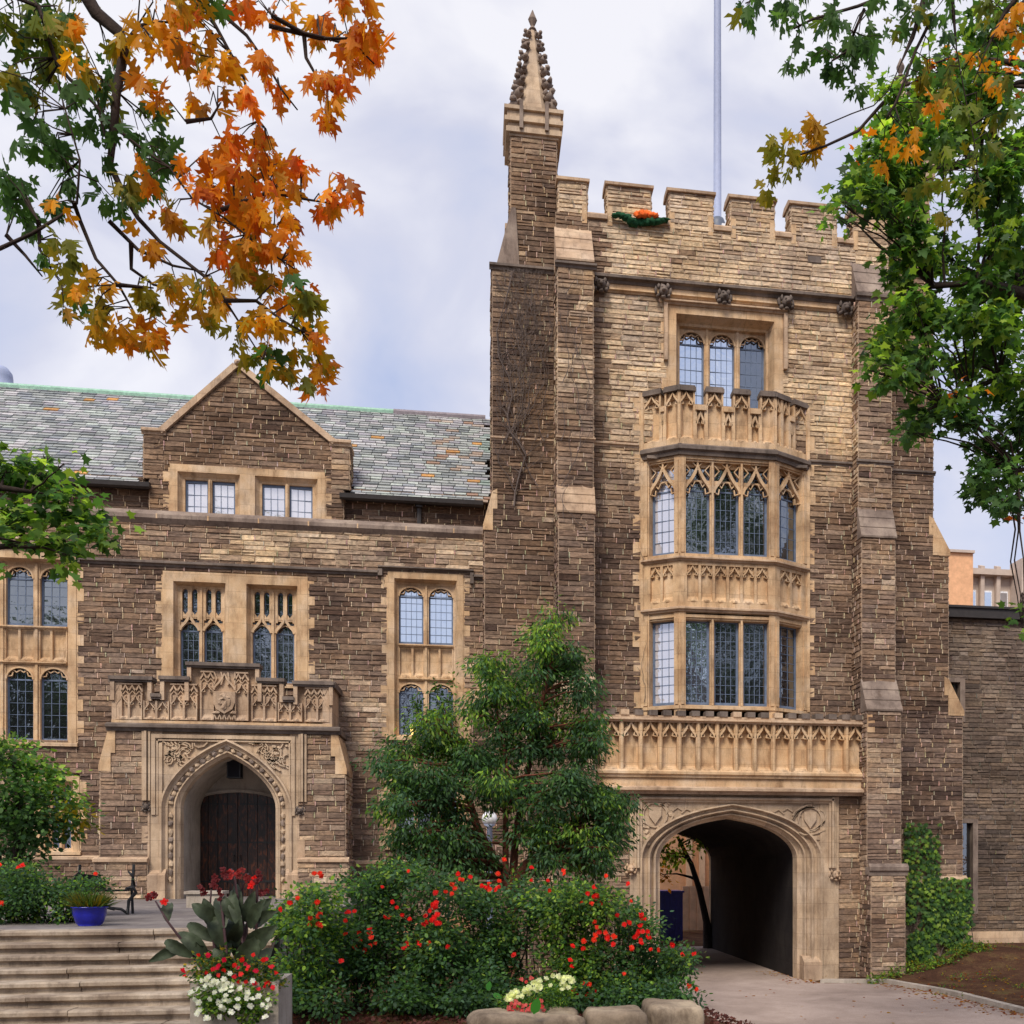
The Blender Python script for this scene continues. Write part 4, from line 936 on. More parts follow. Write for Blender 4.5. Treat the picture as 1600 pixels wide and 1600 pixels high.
# return of the parapet along the right and left side
for xs_, T in ((XX(519, 0), TR(XX(519, 0), .0)), (XX(174, 0), TL(XX(174, 0), YW))):
    po.T = T; po.use('trim_pale'); po.box(.012, YW-.012, 0.004, .25, ZP(1131.5), ZP(1070)); po.use('trim_dark'); po.box(.012, YW-.012, -.08, .3, ZP(1070), ZP(1060)); po.T = None
po.build('porch_parapet', porch)
# --- entrance arch
ea = MB('trim_arch')
exo0, exo1 = XX(253, -.02), XX(453, -.02); ezs, ezt = ZP(1262), ZP(1158)
rx0, rx1 = XX(240, 0), XX(458, 0); rzt = ZP(1149)
ea.archplate(arch(exo0, exo1, ezs, ezt-ezs, 'point', 14), zPm0, .06, .3)
ea.box(cL-.02, exo0, .0, .4, zTer, zPm0); ea.box(exo1, cR+.02, .0, .4, zTer, zPm0)
inz = lambda d: arch(exo0+d, exo1-d, ezs, (ezt-ezs)-d*.95, 'point', 14, zb=zTer-.02)
prof = [(-.06, .0), (-.05, -.06), (0, -.07), (.03, .0), (.06, .05), (.12, .05), (.14, .1), (.24, .12), (.26, .07), (.30, .06), (.33, .14), (.40, .2), (.42, .45)]
ea.loft([(inz(d), yy) for d, yy in prof])
for bx, s_ in ((rx0, 1), (rx1, -1)):
    ea.box(bx-.05, bx+.05, -.05, .06, ezs-.2, rzt); ea.box(bx+s_*.09-.02, bx+s_*.09+.02, -.02, .06, ezs-.2, rzt-.1)
ea.box(rx0+.05, rx1-.05, -.05, .06, rzt-.10, rzt); ea.box(rx0+.05, rx1-.05, -.02, .06, rzt-.17, rzt-.13)
for lx in (XX(229, 0), XX(473, 0)):
    for q, p in ((-.10, .07), (-.03, .13), (.05, .07)): ea.box(lx+q, lx+q+.055, -p, .05, ZP(1252), zPm0)
# vine-trail carving in the hollow of the arch
cv = inz(.19)
for i in range(2, len(cv)-2):
    ea.use('trim_grey' if i % 2 else 'trim_arch'); ea.blob((cv[i][0], .06, cv[i][1]), (.07, .05, .07), .5)
for k in range(9):
    for j in (0, 1): z_ = lerp(zTer+.5, ezs, k/9); xx_ = (exo0+.19, exo1-.19)[j]; ea.use('trim_grey' if k % 2 else 'trim_arch'); ea.blob((xx_, .07, z_), (.06, .05, .09), .5)
ea.use('trim_arch')
for cx_, s_ in ((XX(272, 0), 1), (XX(437, 0), -1)):
    czs = ZP(1172)
    for i in range(22):
        a = U(0, 6.28); ln = U(.12, .3); q_ = U(-.28, .5); x_ = cx_+q_*s_; z_ = czs+U(-.55+.5*max(0, q_+.28), .18)
        zlim = ezs+ (ezt-ezs)*1.0
        p = [(x_+math.cos(a+j*.5)*ln*j*.4, z_+math.sin(a+j*.5)*ln*j*.35) for j in range(5)]
        ea.strip([(min(max(q[0], rx0+.07), rx1-.07), min(q[1], rzt-.19)) for q in p], .035, .0, .08)
    for i in range(12): ea.blob((cx_+U(-.26, .3)*s_, .05, min(rzt-.24, czs+U(-.35, .14))), (.06, .06, .055), .5)
ea.use('trim_pale')
for a, b in ((cL-.05, exo0+.1), (exo1-.1, cR+.05)): ea.prism_x([(-.13, zTer-.3), (-.13, zTer+.62), (.02, zTer+.78), (.3, zTer+.78), (.3, zTer-.3)], a, b)
quoins(ea, cL+.02, zTer+.5, ZP(1260), .0, -1, .05, .2, .5); quoins(ea, cR-.02, zTer+.5, ZP(1260), .0, 1, .05, .2, .5)
ea.build('entrance_arch', porch)
grotesque('carved_head', porch, (XX(229, 0), .0, ZP(1262)), .15); grotesque('carved_head', porch, (XX(469, 0), .0, ZP(1266)), .15)
# --- vestibule behind the arch and the door
vs = MB('concrete'); vx0, vx1 = exo0+.42, exo1-.42; YDo = 2.2
c_ = arch(vx0, vx1, ezs, ezt-ezs-.40, 'point', 12, zb=zTer)
vs.loft([(c_, .44), (c_, YDo)])
dxa, dxb = XX(309, YDo), XX(432, YDo); dzs, dzh = ZZ(370, 1252, YDo), ZZ(370, 1238, YDo)
dc = arch(dxa, dxb, dzs, dzh-dzs, 'tudor', 8)
vs.archplate(dc, ZP(1150), YDo, YDo+.2); vs.box(vx0-1, dxa, YDo, YDo+.2, zTer, ZP(1150)); vs.box(dxb, vx1+1, YDo, YDo+.2, zTer, ZP(1150))
vs.strip([(dxa-.04, dzs)]+[(x_, z_+.05) for x_, z_ in dc]+[(dxb+.04, dzs)], .07, YDo-.06, YDo)
vs.build('vestibule', porch)
dm = (dxa+dxb)/2
for a, b in ((dxa, dm-.005), (dm+.005, dxb)):
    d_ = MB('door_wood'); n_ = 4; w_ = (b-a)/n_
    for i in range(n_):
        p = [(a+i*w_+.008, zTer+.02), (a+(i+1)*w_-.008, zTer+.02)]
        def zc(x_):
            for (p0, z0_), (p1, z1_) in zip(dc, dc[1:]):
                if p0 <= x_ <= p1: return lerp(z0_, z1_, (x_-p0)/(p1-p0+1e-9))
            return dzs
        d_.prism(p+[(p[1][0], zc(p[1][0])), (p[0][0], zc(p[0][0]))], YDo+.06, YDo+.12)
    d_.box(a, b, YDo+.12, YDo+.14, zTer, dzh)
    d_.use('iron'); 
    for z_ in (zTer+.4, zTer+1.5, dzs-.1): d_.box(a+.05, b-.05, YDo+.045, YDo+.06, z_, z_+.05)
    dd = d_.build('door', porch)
    h_ = MB('iron'); hx = b-.08 if a == dxa else a+.08; h_.tube([(hx, YDo+.05, zTer+1.15), (hx, YDo-.03, zTer+1.15), (hx, YDo-.03, zTer+1.0), (hx, YDo+.05, zTer+1.0)], .014, 6); 
    if False: pass
    h_.build('door_handle', porch)
# ================================================================== GROUND
cxs = [(XX(1372, -1.6), -1.6), (XX(1405, -2.6), -2.6), (XX(1480, -4.6), -4.6), (XX(1600, -8.2), -8.2), (XX(1600, -8.2)+3.2, -14), (XX(1600, -8.2)+5.5, -22), (22, -45)]
lxs = [(ax0+.3, 12), (ax0+.3, -.7), (XX(1048, -3), -3), (XX(1085, -6), -6), (XX(1098, -9.5), -9.5), (XX(1110, -12.5), -12.5), (4.4, -17), (5.5, -22), (9, -45)]
def interp(tab, Y):
    t = sorted(((y, x) for x, y in tab))
    if Y <= t[0][0]: return t[0][1]
    for (y0_, x0_), (y1_, x1_) in zip(t, t[1:]):
        if Y <= y1_: return lerp(x0_, x1_, (Y-y0_)/(y1_-y0_))
    return t[-1][1]
def roadz(Y): return 1.3*smooth((-12-Y)/8)
def roadR(Y): return interp(cxs, Y) if Y < -1.6 else ax1-.3
def roadL(Y): return interp(lxs, Y)
def gz(X, Y):
    r = roadz(Y); z = r
    L_, R_ = roadL(Y), roadR(Y)
    if Y > YG: 
        if X > 12: return .75*smooth((X-11.5)/3)+0*Y
        return -.02
    if X < L_:
        b = lerp(.35, 1.32, smooth((-2-Y)/9)); z = lerp(r, max(b, r), smooth((L_-X)/1.2))
    if X > R_:
        z = r+.12*smooth((X-R_)/.3)+.45*smooth((X-R_-.3)/6)*smooth((Y+16)/8)
    return z
xs = sorted(set([-400, -200, -100, -60, -40, -30]+[round(-22+.5*i, 2) for i in range(100)]+[30, 34, 40, 60, 100, 200, 400]))
ys = sorted(set([-400, -200, -100, -60, -45]+[round(-36+.5*i, 2) for i in range(110)]+[22, 30, 45, 60, 100, 200, 500, 900]))
g = MB('ground_soil'); nx_, ny_ = len(xs), len(ys)
g.add([(x, y, gz(x, y)-.03+.03*noise.noise(Vector((x, y, 0)))*(1 if y < -1 else 0)-.02) for y in ys for x in xs], [(j*nx_+i, j*nx_+i+1, (j+1)*nx_+i+1, (j+1)*nx_+i) for j in range(ny_-1) for i in range(nx_-1)])
tag(g.build('ground', None, True), kind='structure')
r_ = MB('asphalt'); ry = [12, 8, 4, 1, -.6]+[-1-.5*i for i in range(60)]; n_ = 12
pts = []
for y in ry:
    a, b = roadL(y)-.15, roadR(y)
    if y > -.7: a, b = qx0-.1, qx1+.1
    for i in range(n_+1):
        x = lerp(a, b, i/n_); pts.append((x, y, roadz(y)+.0+.02))
r_.add(pts, [(j*(n_+1)+i, j*(n_+1)+i+1, (j+1)*(n_+1)+i+1, (j+1)*(n_+1)+i) for j in range(len(ry)-1) for i in range(n_)])
tag(r_.build('road'), kind='structure')
kb = MB('concrete'); pc = []
yy_ = -1.55
while yy_ > -24: pc.append((roadR(yy_), yy_)); yy_ -= .35
for (a, ya), (b, yb) in zip(pc, pc[1:]):
    za, zb_ = roadz(ya), roadz(yb); j = U(-.006, .006)
    kb.add([(a, ya, za-.1), (a+.02, ya, za+.13+j), (a+.17, ya, za+.14+j), (a+.18, ya, za-.1), (b, yb, zb_-.1), (b+.02, yb, zb_+.13), (b+.17, yb, zb_+.14), (b+.18, yb, zb_-.1)], [(0, 1, 5, 4), (1, 2, 6, 5), (2, 3, 7, 6), (0, 3, 2, 1)])
tag(kb.build('kerb'), kind='structure')
# terrace and steps
tX0, tX1 = -32, -2.75; yS = -14.0
t_ = MB('terrace_paving'); t_.box(tX0, tX1, yS+.3, YW+1.2, -1, zTer); t_.use('concrete'); tag(t_.build('terrace'), kind='structure')
st = MB('step_stone')
for i in range(12):
    zt = zTer-.14*i; yf = yS-.34*i; x = tX0+U(0, 1)
    x = tX0
    while x < tX1-.2:
        L_ = U(1.1, 2.4)
        if x+L_ > tX1-.6: L_ = tX1-x
        dz, dy = U(-.008, .008), U(-.015, .015); n_ = 5; pts = []
        for k in range(n_+1):
            xx_ = lerp(x+.004, x+L_-.004, k/n_); q = U(-.006, .006); 
            for (y, z) in ((yf+.4, zt+dz), (yf+dy+.03, zt+dz+q), (yf+dy+q, zt+dz-.018), (yf+dy+q, zt+dz-.06), (yf+dy+.05+U(0, .02), zt-.085), (yf+.05, zt-.16)): pts.append((xx_, y, z))
        m_ = 6; st.add(pts, [(k*m_+j, k*m_+j+1, (k+1)*m_+j+1, (k+1)*m_+j) for k in range(n_) for j in range(m_-1)]+[tuple(range(m_)), tuple(n_*m_+j for j in range(m_))], tuple([U(.8, 1.2)]*3)); x += L_
tag(st.build('steps'), kind='structure')

# ================================================================== ANNEX, FAR BUILDING, COURTYARD
YA = 3.0
anx = thing('side_wing', (XX(1560, YA), YA+3, 0), 'lower flat-roofed brown stone wing to the right of the tower', 'building')
aX0, aX1 = SRl-.4, XX(1600, YA)+9; aT = ZZ(1540, 968, YA)
mb = MB('stone')
u0, u1, uz0, uz1 = XX(1470, YA), XX(1506, YA), ZZ(1490, 1128, YA), ZZ(1490, 1060, YA)
v0, v1, vz0, vz1 = XX(1490, YA), XX(1526, YA), ZZ(1500, 1428, YA), ZZ(1500, 1280, YA)
STN2 = dict(STN); STN.update(dark=(.10, .075, .06), mid=(.20, .145, .11), light=(.34, .27, .21), mortar=(.24, .20, .17))
stonewall(mb, aX0, aX1, -.1, aT, YA, holes=[(u0, u1, uz0, uz1), (v0, v1, vz0, vz1)], tone=.42, course=(.10, .17), joints=.3)
stonewall(mb, 0, 8, -.1, aT, 0, T=TR(aX1, YA), tone=.4, course=(.2, .4))
STN.update(STN2)
mb.use('trim_pale'); mb.box(aX0, aX1, YA-.10, YA+.1, ZZ(1560, 1478, YA)-.3, ZZ(1560, 1455, YA))
mb.build('wall', anx)
mb = MB('gutter_metal'); mb.box(aX0, aX1+.2, YA-.22, YA+8, aT, aT+.30); mb.box(aX0, aX1+.25, YA-.28, YA+8, aT+.30, aT+.37); mb.build('roof_fascia', anx)
for a, b, c, d in ((u0, u1, uz0, uz1), (v0, v1, vz0, vz1)):
    mb = MB('trim_grey'); mb.box(b-.14, b+.03, YA-.04, YA+.3, c, d); mb.box(a, b-.14, YA-.038, YA+.3, d-.12, d+.02); mb.box(a, a+.12, YA-.04, YA+.3, c, d-.12)
    w_ = mb.build('window', anx); mb = MB('glass'); mb.box(a+.1, b-.1, YA+.2, YA+.22, c, d); mb.build('pane', w_)
YFr = 45.0
far = thing('far_building', (XX(1545, YFr), YFr+8, 0), 'distant pale concrete block with vertical fins and an orange brick stair tower', 'building')
def FX(x): return XX(x, YFr)
def FZ(y): return ZZ(1545, y, YFr)
mb = MB('far_concrete'); mb.box(FX(1507), FX(1900), YFr+.6, YFr+16, -1, FZ(890)); 
mb.box(FX(1507), FX(1900), YFr-.1, YFr+.6, FZ(898), FZ(889))
mb.build('wall', far)
mb = MB('brick_orange'); mb.box(FX(1440), FX(1506), YFr-1.5, YFr+10, -1, FZ(876)); mb.use('far_concrete'); mb.box(FX(1438), FX(1507), YFr-1.7, YFr+10.1, FZ(876), FZ(872)); mb.build('stair_tower', far)
x = 1509; i = 0
while x < 1800:
    wd = 13 if i in (3,) else 6
    mb = MB('far_concrete'); mb.prism_x([(YFr+.6, -1), (YFr+.2, FZ(930)), (YFr+.1, FZ(884)), (YFr+.6, FZ(880))] if wd == 6 else [(YFr+.6, -1), (YFr-1.2, -1), (YFr-1.2, FZ(877)), (YFr+.6, FZ(877))], FX(x), FX(x+wd)); mb.build('fin', far)
    mb = MB('white_paint'); mb.box(FX(x+wd+1), FX(x+wd+15), YFr+.5, YFr+.62, FZ(990), FZ(920)); w_ = mb.build('window', far)
    mb = MB('glass_sky'); mb.box(FX(x+wd+3), FX(x+wd+13), YFr+.44, YFr+.5, FZ(990), FZ(923)); mb.build('pane', w_)
    x += wd+19; i += 1
# courtyard seen through the arch
YC = 24.0
court = thing('court_building', (XX(1060, YC), YC+4, 0), 'orange lit building wall glimpsed through the carriage arch', 'building')
mb = MB('brick_orange'); mb.box(-4, 22, YC, YC+8, -.1, 9); mb.use('tan_panel'); 
for px_ in (1072, 1092, 1112): mb.box(XX(px_, YC-.1), XX(px_, YC-.1)+.30, YC-.2, YC, 0, 8)
mb.build('wall', court)
mb = MB('tan_panel'); mb.box(XX(1066, YC-3), XX(1150, YC-3), YC-3.1, YC-3, .1, 2.2)
for i in range(12): mb.box(XX(1066, YC-3)+i*.35, XX(1066, YC-3)+i*.35+.03, YC-3.15, YC-3.1, .1, 2.2)
f_ = mb.build('board_fence'); tag(f_, 'tan board fence seen low down through the carriage arch', 'fence')
Yb = 14.0
b_ = thing('storage_container', (XX(1045, Yb), Yb+.8, 0), 'dark blue metal container standing behind the carriage arch', 'container')
mb = MB('navy_steel'); xa, xb_ = XX(1000, Yb), XX(1067, Yb); zt_ = ZZ(1045, 1395, Yb); mb.box(xa, xb_, Yb, Yb+1.6, .1, zt_)
for i in range(9): q = lerp(xa+.05, xb_-.1, i/8); mb.box(q, q+.05, Yb-.03, Yb, .15, zt_-.1)
mb.build('body', b_)
mb = MB('navy_steel'); mb.box(xa-.05, xb_+.05, Yb-.08, Yb+1.65, zt_, zt_+.08); mb.build('lid', b_)
for q in (xa+.2, xb_-.3): mb = MB('iron'); mb.box(q, q+.12, Yb+.1, Yb+.3, 0, .1); mb.build('foot', b_)

# ================================================================== THINGS
fp = thing('flagpole', (XX(1121, 3), 3, zGap-.4), 'tall pale blue flagpole rising behind the tower battlements', 'flagpole')
zt0 = ZZ(1121, 352, 3)
mb = MB('pole_blue'); mb.lathe((XX(1121, 3), 3, zGap-.5), [(.13, 0), (.12, 6), (.10, 15), (.06, 19)], 14); mb.build('pole', fp, True)
mb = MB('lead'); mb.lathe((XX(1121, 3), 3, zt0-.25), [(.26, 0), (.26, .25), (.2, .42), (.14, .46)], 14); mb.build('collar', fp, True)
mb = MB('white_paint'); mb.box(XX(1128, 2.5), XX(1139, 2.5), 2.5, 2.7, zGap-.45, ZZ(1134, 349, 2.5)); mb.build('junction_box', fp)
mb = MB('white_paint'); mb.lathe((XX(1121, 3), 3, zGap-.5+19), [(.02, 0), (.11, .08), (.11, .16), (.02, .22)], 12); mb.build('finial', fp, True)
# bundle of cloth on the battlements
cb = thing('cloth_bundle', (XX(990, -.1), -.1, ZT(344, 990)), 'green and orange cloth bundle draped over the battlements', 'cloth')
mb = MB('green_cloth'); cz = ZZ(985, 340, -.15)
for i in range(14): t = i/13; mb.blob((XX(lerp(961, 1038, t), -.15), -.14-.05*math.sin(t*9), cz+.02-.10*math.sin(t*3.1)+.03*math.sin(t*13)), (.13, .10, .05+.07*math.sin(t*3.14)), .5, 2)
mb.build('green_cloth', cb, True)
mb = MB('orange_cloth')
for i in range(9): t = i/8; mb.blob((XX(lerp(996, 1024, t), -.2), -.20-.04*math.sin(t*8), cz+.05+.05*math.sin(t*3.1)), (.10, .09, .07+.04*math.sin(t*3.14)), .6, 2)
mb.build('orange_cloth', cb, True)
# lantern under the porch arch
lz = ZZ(367, 1200, 1.0); lx = XX(367, 1.0)
ln = thing('hanging_lantern', (lx, 1.0, lz), 'black iron lantern hanging in the porch arch above the doors', 'lantern')
mb = MB('iron'); w = .16
for a in (-w, w):
    for b in (-w, w): mb.box(lx+a-.015, lx+a+.015, 1+b-.015, 1+b+.015, lz-.25, lz+.2)
mb.box(lx-w-.02, lx+w+.02, 1-w-.02, 1+w+.02, lz-.28, lz-.25); mb.box(lx-w-.04, lx+w+.04, 1-w-.04, 1+w+.04, lz+.2, lz+.23)
mb.lathe((lx, 1, lz+.23), [(.2, 0), (.12, .08), (.04, .16), (.015, .9)], 8); mb.build('cage', ln)
mb = MB('window_interior'); mb.box(lx-w, lx+w, 1-w, 1+w, lz-.24, lz+.19); mb.build('pane', ln)
# lamp behind the tree
lp = PP(765, 1285, 24); gzz = .5
ll = thing('lamp_post', (lp.x, lp.y, gzz), 'blue-grey lamp post with white globe half hidden by the tree', 'lamp post')
mb = MB('pole_blue'); mb.lathe((lp.x, lp.y, gzz), [(.12, 0), (.12, .3), (.07, .4), (.06, lp.z-gzz-.1), (.13, lp.z-gzz-.05)], 12); mb.build('post', ll, True)
mb = MB('white_paint'); mb.blob((lp.x, lp.y, lp.z+.08), (.17, .17, .17), 0, 3); mb.build('globe', ll, True)
# glow of a lamp in the window behind the tree
gl_ = PP(645, 1141, DC+YW+.12); gw = thing('wall_lamp', tuple(gl_), 'small glowing yellow lamp in the window above the tree', 'lamp')
mb = MB('lit_lamp'); mb.blob(tuple(gl_+Vector((0, -.1, 0))), (.06, .05, .15), .1, 2); mb.build('bulb', gw, True); mb = MB('iron'); mb.box(gl_.x-.03, gl_.x+.03, gl_.y-.1, gl_.y+.05, gl_.z-.24, gl_.z-.16); mb.build('bracket', gw)
# blue glazed pot, bench with scrolled iron arm, stone block
pd = 17.3; pp = Vector((XX(140, pd-DC), pd-DC, zTer)); psz = pd/1640
pot = thing('glazed_pot', tuple(pp), 'glossy cobalt blue plant pot at the top of the steps', 'pot')
mb = MB('blue_glaze'); R_ = 22*psz; H_ = 27*psz; mb.lathe(tuple(pp), [(R_*.62, 0), (R_*.8, H_*.15), (R_*.98, H_*.6), (R_*1.0, H_*.92), (R_*1.08, H_*.94), (R_*1.08, H_), (R_*.92, H_), (R_*.9, H_*.9)], 24); mb.build('pot_body', pot, True)
mb = MB('soil'); mb.lathe((pp.x, pp.y, pp.z+H_*.85), [(R_*.93, 0), (R_*.5, .03), (.01, .04)], 16); mb.build('potting_soil', pot)
bd = 21.0; bp = Vector((XX(170, bd-DC), bd-DC, zTer)); q = bd/1640
be = thing('iron_bench', tuple(bp), 'black iron bench with scrolled arms beside the blue pot', 'bench')
def bx(px): return XX(px, bd-DC)
def scroll(x0, dy, s=1):
    mb = MB('iron')
    mb.tube([(x0, bp.y+dy, zTer), (x0+s*.02, bp.y+dy, zTer+.25), (x0+s*.14, bp.y+dy, zTer+.40), (x0+s*.10, bp.y+dy, zTer+.50), (x0-s*.02, bp.y+dy, zTer+.47)], [.03, .03, .035, .03, .02], 7)
    mb.tube([(x0-s*.75, bp.y+dy, zTer+.10), (x0-s*.5, bp.y+dy, zTer+.16), (x0-s*.1, bp.y+dy, zTer+.10), (x0, bp.y+dy, zTer+.02)], .028, 6)
    mb.tube([(x0-s*.12, bp.y+dy+.3, zTer+.45), (x0+s*.03, bp.y+dy+.3, zTer+.52), (x0+s*.0, bp.y+dy+.3, zTer+.7), (x0-s*.08, bp.y+dy+.3, zTer+.78)], [.03, .035, .03, .015], 7)
    mb.build('arm', be, True)
scroll(bx(202), -.1); scroll(bx(112), -.1, -1)
for z_, y_ in ((.42, 0), (.42, .12), (.42, .24)): mb = MB('iron'); mb.box(bx(112), bx(198), bp.y+y_, bp.y+y_+.09, zTer+z_, zTer+z_+.03); mb.build('seat_slat', be)
mb = MB('iron'); mb.prism([(bx(100), zTer+.42), (bx(102), zTer+.62), (bx(115), zTer+.74), (bx(140), zTer+.70), (bx(152), zTer+.58), (bx(154), zTer+.42)], bp.y+.38, bp.y+.43); mb.build('backrest', be)
for s_ in (112, 198): 
    mb = MB('iron'); mb.tube([(bx(s_), bp.y+.35, zTer), (bx(s_), bp.y+.3, zTer+.42), (bx(s_), bp.y+.42, zTer+.9)], .025, 6); mb.build('leg', be)
bd = 24.0; bk_ = MB('concrete'); xa, xb_ = XX(291, bd-DC), XX(345, bd-DC); z1_ = ZZ(318, 1397, bd-DC)
bk_.prism_x([(bd-DC, zTer), (bd-DC, z1_-.03), (bd-DC+.03, z1_), (bd-DC+.55, z1_), (bd-DC+.55, zTer)], xa, xb_); bk_.box(xa-.04, xb_+.04, bd-DC-.04, bd-DC+.59, z1_, z1_+.06)
tag(bk_.build('stone_seat'), 'low grey stone block seat on the terrace before the arched door', 'stone seat')
# boulders at the edge of the bed
def boulder(px0, px1, ytop, d, lab, tilt=0, dep=.8):
    xa, xb_ = XX(px0, d-DC), XX(px1, d-DC); zt_ = ZZ((px0+px1)/2, ytop, d-DC); cx_ = (xa+xb_)/2; cy_ = d-DC; h = .62
    sx = U(0, 99); pts = []; vs, fs = ICO[5]; pw = 8.0
    for v in vs:
        q = 1/((abs(v[0])**pw+abs(v[1])**pw+abs(v[2])**pw)**(1/pw)); c = Vector(v)*q*.5
        w_ = Vector((c.x*(xb_-xa), c.y*dep, c.z*h)); n = noise.noise(w_*1.6+Vector((sx, 0, 0))); n2 = noise.noise(w_*5+Vector((sx, 3, 0))); n3 = noise.noise(w_*14+Vector((sx, 9, 0)))
        k = 1+.15*n+.06*n2+.02*n3-.02*abs(n3)
        pts.append((cx_+w_.x*1.0*k, cy_+w_.y*k, zt_-h/2+w_.z*k+tilt*c.x))
    m_ = MB('boulder_stone'); m_.add(pts, fs)
    o = m_.build('boulder', None, True); tag(o, lab, 'boulder', 'boulders edging the flower bed')
boulder(736, 910, 1581, 12.6, 'long pale boulder leftmost in the bed edging, below the white flowers')
boulder(915, 1008, 1574, 12.7, 'short squarish boulder between two longer ones at the bed edge')
boulder(1012, 1094, 1566, 13.0, 'rounded mossy boulder at the right end of the bed edging by the drive')
# ================================================================== FOLIAGE
rng = np.random.default_rng(5)
DIAMOND = [(0, 0), (.32, .45), (0, 1), (-.32, .45)]
OVAL = [(0, 0), (.24, .2), (.3, .5), (.18, .8), (0, 1), (-.18, .8), (-.3, .5), (-.24, .2)]
LANCE = [(0, 0), (.15, .22), (.2, .5), (.1, .8), (0, 1.1), (-.1, .8), (-.2, .5), (-.15, .22)]
MAPLE = [(0, 0), (.12, .12), (.45, .05), (.36, .3), (.55, .55), (.25, .55), (.12, .72), (0, 1), (-.12, .72), (-.25, .55), (-.55, .55), (-.36, .3), (-.45, .05), (-.12, .12)]
OAK_ = [(0, 0), (.06, .1), (.30, .14), (.36, .28), (.16, .30), (.20, .42), (.50, .46), (.56, .66), (.26, .60), (.16, .70), (.24, .88), (.10, .84), (0, 1.04),
       (-.10, .84), (-.24, .88), (-.16, .70), (-.26, .60), (-.56, .66), (-.50, .46), (-.20, .42), (-.16, .30), (-.36, .28), (-.30, .14), (-.06, .1)]
OAK = [(a*.72, b) for a, b in OAK_]
def leafmesh(name, parent, C, D, Nn, size, shape, cols, mat='leaf', curl=None):
    """C base points, D directions, Nn face normals (n,3), one flat polygon per leaf"""
    sh = np.array(shape); n = len(C)
    if sh.ndim == 2: sh = sh[None]
    k = sh.shape[1]
    D = D/np.linalg.norm(D, axis=1, keepdims=True)
    S_ = np.cross(D, Nn); S_ /= np.linalg.norm(S_, axis=1, keepdims=True)+1e-9
    N_ = np.cross(S_, D)
    sz = np.broadcast_to(np.asarray(size), (n,))[:, None, None]
    bend = (np.abs(sh[:, :, 0])*.35+sh[:, :, 1]**2*.22)[:, :, None]
    V = C[:, None, :]+sz*(S_[:, None, :]*sh[:, :, :1]+D[:, None, :]*sh[:, :, 1:2]-N_[:, None, :]*bend*(rng.uniform(.2, 1.2, (n, 1, 1)) if curl is None else np.asarray(curl)[:, None, None]))
    V = V.reshape(-1, 3)
    org = np.array(parent['_o']) if parent is not None else np.array([V[:, 0].mean(), V[:, 1].mean(), V[:, 2].min()])
    me = bpy.data.meshes.new(name); o = bpy.data.objects.new(name, me); S.collection.objects.link(o)
    if parent is None: o.location = org
    else: o.parent = parent
    o['_o'] = tuple(float(a) for a in org)
    me.vertices.add(n*k); me.vertices.foreach_set('co', (V-org).astype(np.float32).ravel())
    me.loops.add(n*k); me.loops.foreach_set('vertex_index', np.arange(n*k, dtype=np.int32))
    me.polygons.add(n); me.polygons.foreach_set('loop_start', np.arange(0, n*k, k, dtype=np.int32)); me.polygons.foreach_set('loop_total', np.full(n, k, dtype=np.int32))
    me.update(calc_edges=True); me.materials.append(MATS[mat])
    at = me.attributes.new('Col', 'FLOAT_COLOR', 'CORNER'); cc = np.ones((n*k, 4), dtype=np.float32); cc[:, :3] = np.repeat(cols, k, axis=0); at.data.foreach_set('color', cc.ravel())
    return o
PAL = dict(
    dark=[(.026, .066, .026), (.04, .098, .034), (.058, .13, .04), (.08, .16, .05)],
    mid=[(.05, .125, .03), (.075, .175, .04), (.105, .22, .045), (.045, .10, .03)],
    light=[(.16, .29, .035), (.22, .36, .045), (.28, .40, .06), (.12, .22, .04)],
    blue=[(.045, .10, .055), (.065, .14, .075), (.09, .18, .095), (.04, .085, .045)],
    olive=[(.18, .19, .015), (.26, .22, .02), (.12, .14, .015), (.36, .25, .015)],
    ygreen=[(.16, .20, .02), (.22, .23, .02), (.12, .17, .02), (.30, .22, .015)],
    gold=[(.74, .36, .012), (.70, .28, .01), (.56, .30, .015), (.50, .20, .01)],
    orange=[(.72, .20, .012), (.64, .15, .01), (.50, .11, .01), (.72, .29, .012)],
    rust=[(.38, .075, .012), (.45, .10, .012), (.30, .06, .012), (.50, .15, .015)],
    grass=[(.08, .13, .03), (.12, .16, .04), (.16, .18, .05)])
def oakleaves(name, par, a):
    """each leaf folded along its midrib: two halves with slightly different tints"""
    R = np.array([p for p in OAK if p[0] >= 0]); L = R*np.array([-1, 1]); n = len(a[0]); cu = rng.uniform(.4, 2.2, n)
    sh = np.concatenate([np.tile(R, (n, 1, 1)), np.tile(L, (n, 1, 1))])*rng.uniform(.88, 1.12, (2*n, len(R), 1))
    sh[:, :, 0] *= np.tile(rng.uniform(.75, 1.25, n), 2)[:, None]
    d2 = lambda q: np.concatenate([q, q]); t_ = rng.uniform(.84, 1.16, (2*n, 1))
    return leafmesh(name, par, d2(a[0]), d2(a[1]), d2(a[2]), d2(a[3]), sh, d2(a[4])*t_, 'leaf', d2(cu))
def pick(names, n):
    if isinstance(names, str): names = [names]
    al = np.array([c for q in names for c in PAL[q]]); return al[rng.integers(0, len(al), n)]*rng.uniform(.8, 1.25, (n, 1))
def unit(n):
    v = rng.normal(size=(n, 3)); return v/np.linalg.norm(v, axis=1, keepdims=True)
